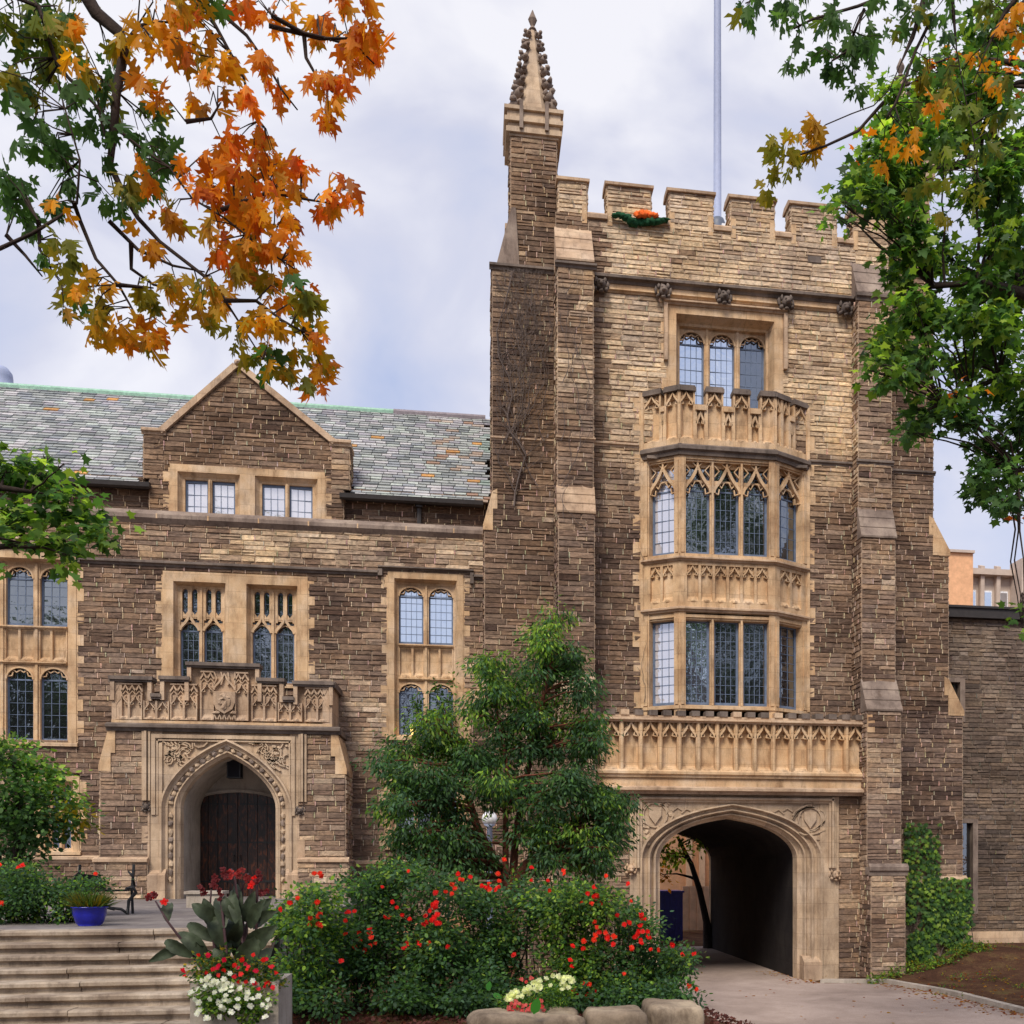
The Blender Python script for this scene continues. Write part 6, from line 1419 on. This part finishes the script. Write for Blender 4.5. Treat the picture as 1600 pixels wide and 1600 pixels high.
# --- courtyard tree through the arch
D5 = 41; tb = Vector((XX(1108, D5-DC), D5-DC, 0))
cl = [K(px, py, D5+U(-.4, .4), rx, ry, n, p) for px, py, rx, ry, n, p in [(1030, 1332, 20, 14, 160, ['light', 'ygreen']), (1055, 1338, 20, 12, 120, ['light', 'ygreen']), (1032, 1368, 10, 14, 40, ['gold']), (1090, 1310, 30, 14, 120, ['light'])]]
tree('courtyard_tree', tuple(tb), [[(tb, .24), (PP(1104, 1440, D5), .14), (PP(1093, 1390, D5), .12), (PP(1080, 1350, D5), .10), (PP(1060, 1310, D5), .06)]], cl, .22, DIAMOND, 'dark leaning courtyard tree glimpsed through the carriage arch', 'tree', per=8, spr=.3, twig=.02)

# ================================================================== SHRUBS AND FLOWERS
def flowermesh(name, par, pts, r, col, mat='leaf', k=7, face=(0, -1, .35), single=False):
    """each flower a ruffle of petals"""
    C_, D_, N_, Z_, K_ = [], [], [], [], []
    for p in pts:
        f = Vector(face)+Vector((rnd.gauss(0, .3), rnd.gauss(0, .3), rnd.gauss(0, .3))); f.normalize()
        a = f.cross(Vector((0, 0, 1))); a.normalize(); b = f.cross(a)
        for ring, kk, tilt in (((1, k, .2),) if single else ((1, k, .25), (.6, max(4, k-2), .9))):
            for i in range(kk):
                t = i/kk*6.283+ring; d = a*math.cos(t)+b*math.sin(t)+f*tilt*U(.6, 1.3)
                C_.append(tuple(Vector(p)-d*r*.05)); D_.append(tuple(d)); N_.append(tuple(f+d*-.3)); Z_.append(r*ring*U(.8, 1.15)); s_ = U(.75, 1.2); K_.append(tuple(c*s_ for c in col))
    return leafmesh(name, par, *[np.array(q) for q in (C_, D_, N_, Z_)], [(0, 0), (.36, .45), (.28, .9), (0, 1.02), (-.28, .9), (-.36, .45)], np.array(K_), mat)
RED = (.80, .018, .015); REDO = (.82, .045, .015); PINK = (.75, .01, .06); WHITE = (.82, .84, .80); CREAM = (.78, .82, .55)
def bush(lab, blobs, d, flowers, pal, seed_=0, zb_=None, dens=1.0, leaf=.062):
    cx_ = sum(b[0] for b in blobs)/len(blobs); X0 = XX(cx_, d-DC); zg = gz(X0, d-DC) if zb_ is None else zb_
    t = thing('rose_bush', (X0, d-DC, zg), lab, 'rose bush', 'red flowering rose bushes in front of the building')
    cl = []
    for (px, py, rx, ry) in blobs:
        for i in range(8):
            a = U(0, 6.28); q = math.sqrt(U(0, 1))
            cl.append(K(px+math.cos(a)*rx*.62*q, py+math.sin(a)*ry*.62*q, d+U(-.5, .5), rx*.5, ry*.5, int(rx*ry*.10*dens), pal if rnd.random() < .6 else pal+['light'], dd=.5))
    for (px, py, rx, ry) in blobs:
        if py > 1490:
            for i in range(5): cl.append(K(px+U(-1, 1)*rx, 1560+U(-12, 14), d-.7+U(-.3, .3), rx*.4, 20, int(rx*2.2*dens), ['blue', 'mid'], dd=.35))
    C_, D_, N_, Z_, K_ = crown(cl, leaf, OVAL, 10, .085, droop=.25, flat=.8); ok = C_[:, 2] > zg+.02
    leafmesh('foliage', t, C_[ok], D_[ok], N_[ok], Z_[ok], OVAL, K_[ok])
    mb = MB('bark_dark')
    for c, r, n, p in cl[::1]:
        limb(mb, (X0+U(-.3, .3)+(c[0]-X0)*.5, d-DC+U(0, .4), zg-.05), c, .011, .004, .15, 4, 4)
    mb.build('stems', t, True)
    for px, py, n, r in flowers:
        dd = d-.62-U(0, .12); c = PP(px, py, dd); pts = [tuple(c+Vector((rnd.gauss(0, .035*n**.5), rnd.gauss(0, .03), rnd.gauss(0, .035*n**.5)))) for _ in range(n)]
        flowermesh('flower', t, pts, r*.70, rnd.choice([RED, RED, REDO]))
    return t
B = bush
B('rose bush with red blooms just right of the planter, below the porch plinth', [(455, 1430, 40, 34), (480, 1470, 60, 50), (470, 1530, 50, 50), (500, 1400, 40, 30)], 14.6, [(445, 1412, 2, .05), (490, 1418, 4, .055), (497, 1432, 3, .055), (502, 1364, 3, .05), (463, 1407, 1, .05), (488, 1436, 2, .05), (530, 1500, 1, .05)], ['mid', 'blue', 'light'])
B('rose bush second from the planter, left of the red-stemmed maple', [(580, 1400, 60, 34), (590, 1450, 70, 50), (560, 1520, 60, 50), (610, 1380, 50, 30), (640, 1360, 40, 22)], 15.4, [(546, 1430, 4, .05), (538, 1458, 1, .05), (570, 1460, 3, .055), (567, 1476, 4, .055), (575, 1450, 1, .05), (613, 1424, 3, .05), (636, 1480, 3, .065), (588, 1388, 1, .04), (618, 1420, 2, .05), (660, 1476, 1, .05), (583, 1470, 1, .05)], ['blue', 'dark', 'mid'])
B('rose bush with a dense bloom cluster under the left limb of the maple', [(690, 1440, 60, 50), (670, 1500, 70, 50), (690, 1390, 50, 30), (650, 1560, 60, 30), (735, 1530, 50, 50)], 15.0, [(675, 1412, 5, .06), (668, 1428, 2, .05), (680, 1436, 5, .06), (655, 1444, 3, .05), (700, 1392, 4, .05), (692, 1480, 1, .055), (664, 1478, 1, .055), (652, 1477, 1, .055), (716, 1365, 1, .05), (640, 1362, 1, .04), (716, 1366, 2, .04)], ['mid', 'dark', 'blue'])
B('rose bush at the foot of the maple trunk', [(790, 1450, 60, 50), (770, 1500, 60, 50), (760, 1400, 50, 36), (820, 1400, 50, 36), (800, 1550, 60, 36)], 15.6, [(771, 1370, 5, .055), (763, 1385, 3, .05), (778, 1378, 2, .055), (755, 1388, 1, .05), (731, 1371, 1, .05), (795, 1494, 2, .05), (850, 1380, 1, .04), (860, 1398, 1, .05), (822, 1352, 1, .05), (830, 1372, 1, .04)], ['dark', 'mid', 'blue'])
B('rose bush with red blooms between the maple trunk and the carriage arch', [(880, 1440, 60, 50), (900, 1500, 60, 50), (890, 1400, 50, 30), (940, 1420, 40, 40), (860, 1550, 50, 34), (930, 1550, 60, 36)], 15.2, [(925, 1396, 5, .055), (918, 1405, 2, .055), (932, 1404, 2, .055), (958, 1422, 1, .055), (880, 1363, 2, .05), (893, 1478, 1, .055), (906, 1478, 1, .055), (884, 1504, 2, .055), (920, 1533, 1, .055), (900, 1546, 2, .06), (925, 1553, 4, .06), (929, 1562, 3, .055), (913, 1552, 1, .05), (946, 1370, 1, .05), (927, 1441, 2, .05), (933, 1464, 4, .06), (944, 1467, 4, .06), (952, 1462, 2, .055)], ['mid', 'dark', 'light'])
B('rose bush at the right end of the bed spilling toward the drive', [(990, 1470, 50, 46), (1010, 1520, 60, 40), (1050, 1500, 34, 34), (960, 1530, 50, 40), (1040, 1540, 34, 24), (985, 1420, 28, 24)], 15.0, [(1001, 1438, 4, .06), (998, 1452, 4, .06), (1006, 1458, 3, .055), (1014, 1465, 2, .055), (974, 1445, 1, .055), (1020, 1452, 1, .055), (983, 1482, 2, .055), (1018, 1487, 1, .05), (1030, 1485, 1, .05), (1044, 1480, 1, .06), (1074, 1498, 1, .055), (1083, 1492, 1, .05), (1085, 1549, 2, .055), (975, 1517, 1, .045), (981, 1384, 1, .05), (988, 1404, 1, .045)], ['dark', 'mid', 'blue'])
B('low leafy rose bush at the left edge beside the blue pot', [(20, 1370, 40, 26), (60, 1390, 50, 26), (30, 1415, 50, 24), (100, 1400, 36, 22), (-20, 1400, 40, 40), (125, 1385, 24, 16), (105, 1425, 24, 14), (150, 1382, 16, 10)], 18.3, [(4, 1352, 1, .07), (27, 1357, 2, .06), (3, 1411, 2, .07), (148, 1364, 1, .05)], ['blue', 'mid'], zb_=zTer, dens=1.5)
# ornamental grass in the pot, cascading
gp = thing('potted_grass', (pp.x, pp.y, pp.z+H_*.88), 'wispy olive grass growing in the cobalt blue pot', 'plant')
n = 700; a = rng.uniform(0, 6.28, n); r0 = rng.uniform(0, R_*.7, n); Cc = np.stack([pp.x+np.cos(a)*r0, pp.y+np.sin(a)*r0, np.full(n, pp.z+H_*.85)], 1)
Dd = np.stack([np.cos(a)*.7+rng.normal(0, .2, n), np.sin(a)*.7+rng.normal(0, .2, n), rng.uniform(.3, 1.2, n)], 1)
leafmesh('blades', gp, Cc, Dd, rng.normal(size=(n, 3)), rng.uniform(.16, .36, n), [(0, 0), (.03, .5), (0, 1), (-.02, .5)], pick(['grass', 'olive', 'mid'], n)*.6)
# creeping plants by the right buttress and the ivy
def ivy(name, lab, patches, Yw, leaf, pal, dens=1.0, base=None):
    t = thing(name, base, lab, 'ivy'); C_, D_, N_, Z_, K_ = [], [], [], [], []
    for (x0, y0_, x1, y1_, cut) in patches:
        xa, xb_ = XX(x0, Yw), XX(x1, Yw); za, zb_ = ZZ((x0+x1)/2, y1_, Yw), ZZ((x0+x1)/2, y0_, Yw); n = int((xb_-xa)*(zb_-za)/(leaf*leaf)*2.2*dens)
        u, v = rng.uniform(0, 1, n), rng.uniform(0, 1, n); ok = np.array([noise.noise(Vector((p*3+x0, q*4, 1)))+cut > -.1+.5*max(0, abs(p-.5)*2-.8)*2+.4*max(0, q-.85)*4 for p, q in zip(u, v)]); u, v = u[ok], v[ok]; m_ = len(u)
        bulge = rng.uniform(.03, .16, m_)
        C_.append(np.stack([xa+(xb_-xa)*u, Yw-bulge, za+(zb_-za)*v], 1)); D_.append(np.stack([rng.normal(0, .5, m_), rng.normal(-.3, .2, m_), -np.ones(m_)], 1)); N_.append(np.stack([rng.normal(0, .35, m_), -np.ones(m_), rng.normal(.5, .3, m_)], 1)); Z_.append(leaf*rng.uniform(.7, 1.3, m_)); K_.append(pick(pal, m_))
    leafmesh('leaves', t, *[np.concatenate(q) for q in (C_, D_, N_, Z_)], MAPLE, np.concatenate(K_)); mb = MB('vine_stem')
    for i in range(7):
        x0, y0_, x1, y1_, cut = patches[-1]; p = [(XX(lerp(x0, x1, (i+.5)/7), Yw), Yw-.05, ZZ(x0, y1_, Yw)-.05)]
        for j in range(8): p.append((p[-1][0]+U(-.12, .12), Yw-.05, p[-1][2]+.22))
        mb.tube(p, [lerp(.02, .006, j/8) for j in range(9)], 4)
    mb.build('stems', t, True); return t
ivy('ivy', 'dense green ivy climbing the foot of the right rear buttress', [(1412, 1285, 1466, 1400, .35), (1416, 1370, 1516, 1500, .35), (1416, 1395, 1518, 1495, .2)], .30, .12, ['mid', 'dark', 'light'], 1.6, (XX(1465, .3), .3, 0))
def lowplants(name, lab, pts, size, pal, n=200, cat='plant', group=None):
    X0, Y0 = pts[0][0], pts[0][1]; t = thing(name, (X0, Y0, gz(X0, Y0)), lab, cat, group); cl = [((x, y, gz(x, y)+h*.5), (r, r, h*.6), n, pal) for x, y, r, h in pts]
    q = crown(cl, size, OVAL, 8, .06, droop=0); leafmesh('leaves', t, q[0], q[1], q[2], q[3], OVAL, q[4]); return t
tag(lowplants('ground_cover', 'low bright green ground cover along the foot of the right buttresses', [(lerp(XX(1365, -1.8), XX(1535, .0), i/11), lerp(-1.85, -.1, i/11), .22, .20) for i in range(12)], .07, ['light', 'mid', 'ygreen'], 160), kind='stuff')
tag(lowplants('weeds', 'patchy low weeds on the brown soil beside the drive', [(XX(U(1480, 1640), y), y, .5, .06) for y in [U(-5, 1) for _ in range(16)]], .05, ['mid', 'olive'], 50), kind='stuff')
# fallen leaves
n = 1300; xs_, ys_ = [], []
while len(xs_) < n:
    y = U(-10, 2); x = roadR(y)+rnd.choice([U(.2, 6), U(.2, 6), U(-.35, .05), U(-.9, 0), U(-5, 0) if rnd.random() < .3 else U(-.2, 0)])
    if x < 25: xs_.append(x); ys_.append(y)
zz_ = [ (gz(x, y)+.03) if x > roadR(y)+.1 else roadz(y)+.035 for x, y in zip(xs_, ys_)]
o = leafmesh('fallen_leaves', None, np.array([xs_, ys_, zz_]).T, np.stack([rng.normal(size=n), rng.normal(size=n), rng.normal(0, .1, n)], 1), np.stack([rng.normal(0, .3, n), rng.normal(0, .3, n), np.ones(n)], 1), rng.uniform(.05, .11, n), OVAL, pick(['rust', 'gold'], n)*.55)
tag(o, 'scattered brown fallen leaves on the soil beside the drive', 'leaves', kind='stuff')
n = 5000; xx_ = rng.uniform(-2.6, 3.8, n); yy2 = rng.uniform(-18, -14, n); o = leafmesh('bark_mulch', None, np.array([xx_, yy2, [gz(a, b)-.02 for a, b in zip(xx_, yy2)]]).T, np.stack([rng.normal(size=n), rng.normal(size=n), rng.normal(.2, .2, n)], 1), rng.normal(size=(n, 3)), rng.uniform(.03, .08, n), DIAMOND, np.array([(.12, .04, .035)])*rng.uniform(.4, 1.6, (n, 1)))
tag(o, 'dark reddish bark mulch covering the flower bed', 'mulch', kind='stuff')

# bare vine on the left of the tower
vt = thing('climbing_vine', (XX(800, .3), .3, .3), 'leafless grey vine climbing the left buttresses of the tower', 'vine')
mb = MB('vine_stem'); cnt = [0]
def vine(px, py, ang, r, n, Yw, lim=None, depth=0):
    p = []
    for i in range(n):
        p.append((XX(px, Yw), Yw-.05-r, ZZ(px, py, Yw))); ang += U(-.45, .45); ang = max(-1.5, min(1.5, ang*.93)); px += math.sin(ang)*9; py -= math.cos(ang)*9
        if not (lim[0] < px < lim[1]) or py < lim[2]: break
        if depth < 3 and rnd.random() < .36 and cnt[0] < 520: cnt[0] += 1; vine(px, py, ang+rnd.choice([-1, 1])*U(.4, 1), r*.6, int(n*.55), Yw, lim, depth+1)
    if len(p) > 1: mb.tube(p, [max(.004, lerp(r, r*.35, i/(len(p)-1))) for i in range(len(p))], 4)
main = [(803, 792), (805, 770), (812, 740), (822, 712), (810, 692), (797, 676), (793, 650), (800, 620), (795, 590), (780, 560), (776, 520), (790, 470), (800, 430)]
mb.tube([(XX(a, .34), .34-.05, ZZ(a, b, .34)) for a, b in main], [lerp(.030, .014, i/12) for i in range(13)], 6)
lim = (771, 864, 418)
for a, b in main[1:]: 
    for q in (-1, 1): vine(a, b, q*U(.3, 1.0), .013, 22, .36, lim)
for a, b in ((800, 700), (840, 760), (825, 650), (780, 640), (845, 560), (830, 480), (790, 690), (850, 690), (786, 600), (812, 560)): vine(a, b, U(-.8, .8), .013, 34, .36, lim)
lim = (873, 925, 425)
for a, b in ((876, 690), (878, 600), (890, 740), (880, 520), (905, 700), (876, 760), (915, 640), (884, 460), (900, 560)): vine(a, b, U(-.3, .8), .013, 36, -.86, lim)
lim = (873, 925, 745); vine(880, 810, .2, .012, 20, -1.16, lim); vine(915, 830, -.3, .012, 20, -1.16, lim)
lim = (931, 1010, 500)
for a, b in ((934, 800), (940, 700), (934, 560)): vine(a, b, .5, .009, 16, -.02, lim)
lim = (992, 1012, 800)
for a, b in ((1006, 1098), (1000, 1050), (1008, 880)): vine(a, b, -.2, .009, 14, -.06, lim)
mb.build('stems', vt, True)
# climber on the window behind the tree
cw = thing('climbing_plant', (XX(665, 1.3), 1.3, 2), 'dark green climber growing up the lower window left of the tower', 'plant')
cl = [K(px, py, DC+1.25, rx, ry, n, ['dark', 'mid'], dd=.08) for px, py, rx, ry, n in ((652, 1095, 5, 26, 80), (684, 1085, 5, 26, 90), (700, 1110, 10, 26, 160), (706, 1070, 5, 16, 40), (672, 1120, 14, 14, 140), (645, 1130, 10, 12, 70))]
q = crown(cl, .10, OVAL, 6, .07); leafmesh('leaves', cw, q[0], q[1], q[2], q[3], OVAL, q[4]); mb = MB('vine_stem')
for a in (652, 684, 700): mb.tube([(XX(a, 1.3), 1.32, ZZ(a, y, 1.3)) for y in (1200, 1150, 1110, 1075)], .012, 4)
mb.build('stems', cw, True)

# ================================================================== PLANTER WITH CANNAS, GERANIUMS, PETUNIAS
DP = 10.6; pY = DP-DC; X0, X1 = XX(297, pY), XX(435, pY); zp1 = ZZ(366, 1535, pY); zp0 = gz((X0+X1)/2, pY)-.05; cx_ = (X0+X1)/2; hw = (X1-X0)/2
pl = thing('concrete_planter', (cx_, pY+hw, zp0), 'square weathered concrete planter at the right foot of the steps', 'planter')
mb = MB('concrete')
for a, b, c, d in ((X0, X1, pY, pY+.07), (X0, X0+.07, pY+.07, pY+2*hw), (X1-.07, X1, pY+.07, pY+2*hw), (X0+.07, X1-.07, pY+2*hw-.07, pY+2*hw)): mb.box(a, b, c, d, zp0, zp1)
mb.box(X0+.12, X1-.12, pY-.012, pY, zp0+.1, zp1-.14); mb.build('box', pl)
mb = MB('soil'); mb.box(X0+.07, X1-.07, pY+.07, pY+2*hw-.07, zp1-.15, zp1-.04); mb.build('potting_soil', pl)
plain('canna_leaf', (.048, .066, .036), .55, .3, 0, .5, 9, .3)
cn = thing('canna_plant', (cx_, pY+hw, zp1-.05), 'tall canna with broad grey-green leaves and red flower heads in the planter', 'plant')
mb = MB('canna_stem')
zt_ = lambda py: ZZ(366, py, pY+hw*.9)
def cpt(px, py, dd=0): return Vector(PP(px, py, DP+hw+dd))
stems = [[(335, 1545), (300, 1490), (262, 1440), (243, 1408)], [(345, 1545), (335, 1480), (328, 1420), (330, 1390)], [(372, 1545), (372, 1480), (374, 1420), (366, 1370), (362, 1358)], [(380, 1545), (384, 1460), (392, 1400), (392, 1385)], [(390, 1545), (400, 1470), (402, 1400), (402, 1375)], [(360, 1545), (352, 1470), (345, 1400), (332, 1378)], [(376, 1545), (380, 1450), (378, 1390), (388, 1365)]]
for s_ in stems: p = [cpt(a, b, U(-.12, .12)) for a, b in s_]; mb.tube([tuple(q) for q in p], [lerp(.018, .008, i/(len(p)-1)) for i in range(len(p))], 6)
mb.build('stems', cn, True)
def paddle(base, tip, w, curl=.12):
    lf = MB('canna_leaf'); a, b = Vector(base), Vector(tip); d = b-a; L_ = d.length; d.normalize(); side = d.cross(Vector((U(-.4, .4), -1, U(-.2, .5)))); side.normalize(); nn = side.cross(d); rows = []; n_ = 9
    for i in range(n_+1):
        t = i/n_; ww = w*(math.sin(math.pi*min(1, t*.93+.05))**.75)*(1-.25*t); c = a.lerp(b, t)+nn*math.sin(t*2.6)*curl*L_-Vector((0, 0, 1))*t*t*curl*L_*1.2
        for u in (-1, -.5, 0, .5, 1): rows.append(tuple(c+side*ww*u+nn*abs(u)*ww*.35+nn*.01*math.sin(t*30)*abs(u)))
    lf.add(rows, [(i*5+j, i*5+j+1, (i+1)*5+j+1, (i+1)*5+j) for i in range(n_) for j in range(4)], (1, 1, 1)); lf.build('leaf', cn, True)
for (a, b, c, d, w) in [(262, 1440, 268, 1404, .05), (290, 1480, 233, 1488, .05), (300, 1495, 262, 1455, .06), (325, 1500, 280, 1440, .07), (330, 1440, 300, 1402, .06), (335, 1470, 296, 1432, .06), (332, 1450, 318, 1390, .06), (345, 1480, 330, 1415, .075), (350, 1450, 340, 1395, .06), (350, 1510, 350, 1440, .08), (366, 1440, 352, 1390, .05),
                        (370, 1450, 367, 1358, .045), (378, 1455, 370, 1372, .05), (382, 1440, 398, 1385, .05), (390, 1450, 416, 1398, .06), (392, 1430, 424, 1402, .05), (388, 1490, 436, 1432, .09), (395, 1450, 436, 1415, .06), (386, 1520, 425, 1480, .07), (372, 1500, 388, 1425, .08), (375, 1510, 405, 1455, .09), (365, 1520, 335, 1462, .07), (350, 1530, 312, 1492, .06), (380, 1530, 412, 1505, .06), (360, 1475, 376, 1405, .06), (345, 1505, 306, 1465, .06), (370, 1480, 358, 1420, .07)]:
    mt = U(.62, 1.15); paddle(cpt(a, b, U(-.18, .18)), cpt(c, d, U(-.35, .25)), w*1.25, U(.02, .26))
DKR = (.16, .02, .025)
for px, py, n_, r, col in [(362, 1362, 5, .035, (.45, .03, .03)), (355, 1368, 5, .035, DKR), (390, 1383, 2, .045, RED), (331, 1378, 7, .035, DKR), (381, 1372, 6, .035, (.25, .03, .03)), (402, 1372, 6, .035, DKR), (315, 1388, 5, .03, DKR), (251, 1408, 2, .045, RED), (238, 1403, 3, .04, DKR), (410, 1390, 4, .03, DKR), (345, 1395, 4, .025, DKR), (372, 1365, 2, .03, (.3, .03, .03))]:
    c = cpt(px, py, -.1); flowermesh('flower_head', cn, [tuple(c+Vector((rnd.gauss(0, .03), rnd.gauss(0, .03), rnd.gauss(0, .035)))) for _ in range(n_)], r, col, k=5)
def bedding(name, lab, cat, blobs, pal, d, flowers, col, r, leaf=.035, group=None, zb_=None):
    c0 = PP(blobs[0][0], blobs[0][1], d); t = thing(name, (c0.x, c0.y, zb_ if zb_ is not None else zp1-.05), lab, cat, group)
    q = crown([K(px, py, d+U(-.08, .08), rx, ry, n, pal, dd=.12) for px, py, rx, ry, n in blobs], leaf, OVAL, 7, .03, droop=.2); leafmesh('leaves', t, q[0], q[1], q[2], q[3], OVAL, q[4])
    for px, py in flowers:
        s_ = (1 if not isinstance(col, list) else 0); flowermesh('flower', t, [tuple(PP(px, py, d-.16-U(0, .08)))], r*U(.75, 1.15), col if s_ else rnd.choice(col), k=6, single=True)
    return t
fl = [(322, 1520), (342, 1508), (350, 1516), (366, 1508), (372, 1512), (383, 1506), (386, 1514), (376, 1522), (400, 1517), (366, 1526), (372, 1534), (384, 1534), (388, 1510), (398, 1536), (286, 1516), (288, 1524), (413, 1540), (418, 1536), (426, 1543), (340, 1512), (378, 1500), (310, 1492), (325, 1492), (412, 1500), (417, 1498), (404, 1545), (395, 1492), (350, 1500), (341, 1524), (333, 1514), (424, 1510), (431, 1520)]
bedding('geranium', 'red-flowering geranium along the back of the planter below the canna', 'plant', [(320, 1512, 24, 18, 400), (360, 1520, 34, 16, 500), (405, 1520, 28, 20, 500), (425, 1535, 18, 14, 200), (345, 1495, 30, 12, 200)], ['mid', 'olive', 'dark'], DP+.15, fl, [RED, PINK, (.78, .012, .035)], .027)
fl = [(315, 1532), (320, 1540), (322, 1531), (308, 1545), (311, 1552), (318, 1545), (330, 1538), (333, 1532), (340, 1540), (348, 1538), (352, 1544), (345, 1547), (356, 1536), (359, 1521), (361, 1548), (352, 1555), (357, 1564), (350, 1562), (342, 1566), (345, 1572), (348, 1576), (328, 1561), (310, 1566), (312, 1578), (308, 1584), (326, 1592), (322, 1590), (343, 1589), (361, 1581), (372, 1561), (374, 1544), (385, 1560), (386, 1552), (394, 1560), (404, 1556), (371, 1573), (391, 1572), (410, 1570), (418, 1562), (421, 1570), (395, 1532), (416, 1574), (298, 1550), (304, 1562), (338, 1534), (326, 1526), (335, 1550), (362, 1540), (414, 1588), (350, 1530)]
bedding('petunia', 'white petunias cascading over the front of the concrete planter', 'plant', [(330, 1548, 26, 18, 500), (365, 1555, 34, 22, 700), (400, 1565, 24, 26, 600), (325, 1575, 14, 14, 160), (390, 1590, 16, 12, 220), (345, 1570, 20, 14, 260)], ['light', 'mid'], DP-.05, fl, WHITE, .031)
# pale flowers before the boulders
DB = 12.9; zbb = gz(XX(840, DB-DC), DB-DC)
fl = [(U(790, 865), 0) for _ in range(46)]; fl = [(x, lerp(1560, 1528, (x-790)/75)+U(-7, 9)) for x, _ in fl]+[(U(865, 895), U(1524, 1546)) for _ in range(18)]+[(815, 1556), (800, 1553)]
bedding('bedding_flower', 'cream-white bedding flowers sloping above the left boulder', 'plant', [(800, 1566, 26, 16, 350), (840, 1552, 30, 18, 450), (880, 1540, 26, 18, 400), (860, 1565, 30, 14, 300)], ['light', 'mid'], DB, fl, CREAM, .036, zb_=zbb)
bedding('bedding_flower', 'small pink-red bedding flowers drooping over the left boulder', 'plant', [(815, 1574, 26, 10, 220), (845, 1572, 20, 10, 160)], ['mid'], DB-.15, [(U(795, 850), U(1562, 1580)) for _ in range(26)]+[(822, 1534), (815, 1530), (830, 1528)], [(.6, .05, .06), (.65, .12, .12)], .03, zb_=zbb)
bw_ = thing('broad_leaf_weed', tuple(PP(838, 1592, 12.2)), 'single broad bright green leaf in front of the left boulder', 'plant'); _c = cn
lf = MB('leaf'); a = PP(836, 1608, 12.1); lf.tube([tuple(a+Vector((0, 0, -.5))), tuple(a+Vector((0, 0, .05)))], .008, 4, (.05, .18, .03)); lf.build('stem', bw_, True)
leafmesh('leaf', bw_, np.array([tuple(PP(834, 1585, 12.1)), tuple(PP(838, 1604, 12.1)), tuple(PP(762, 1548, 13.5)), tuple(PP(770, 1553, 13.5))]), np.array([(.25, -.2, 1), (-.1, -.3, -1), (.3, 0, 1), (.8, -.3, -.3)]), np.array([(.2, -1, .2)]*4), np.array([.20, .14, .12, .12]), OVAL, np.array([(.06, .26, .04)]*4))
for o in S.objects:
    if '_o' in o: del o['_o']
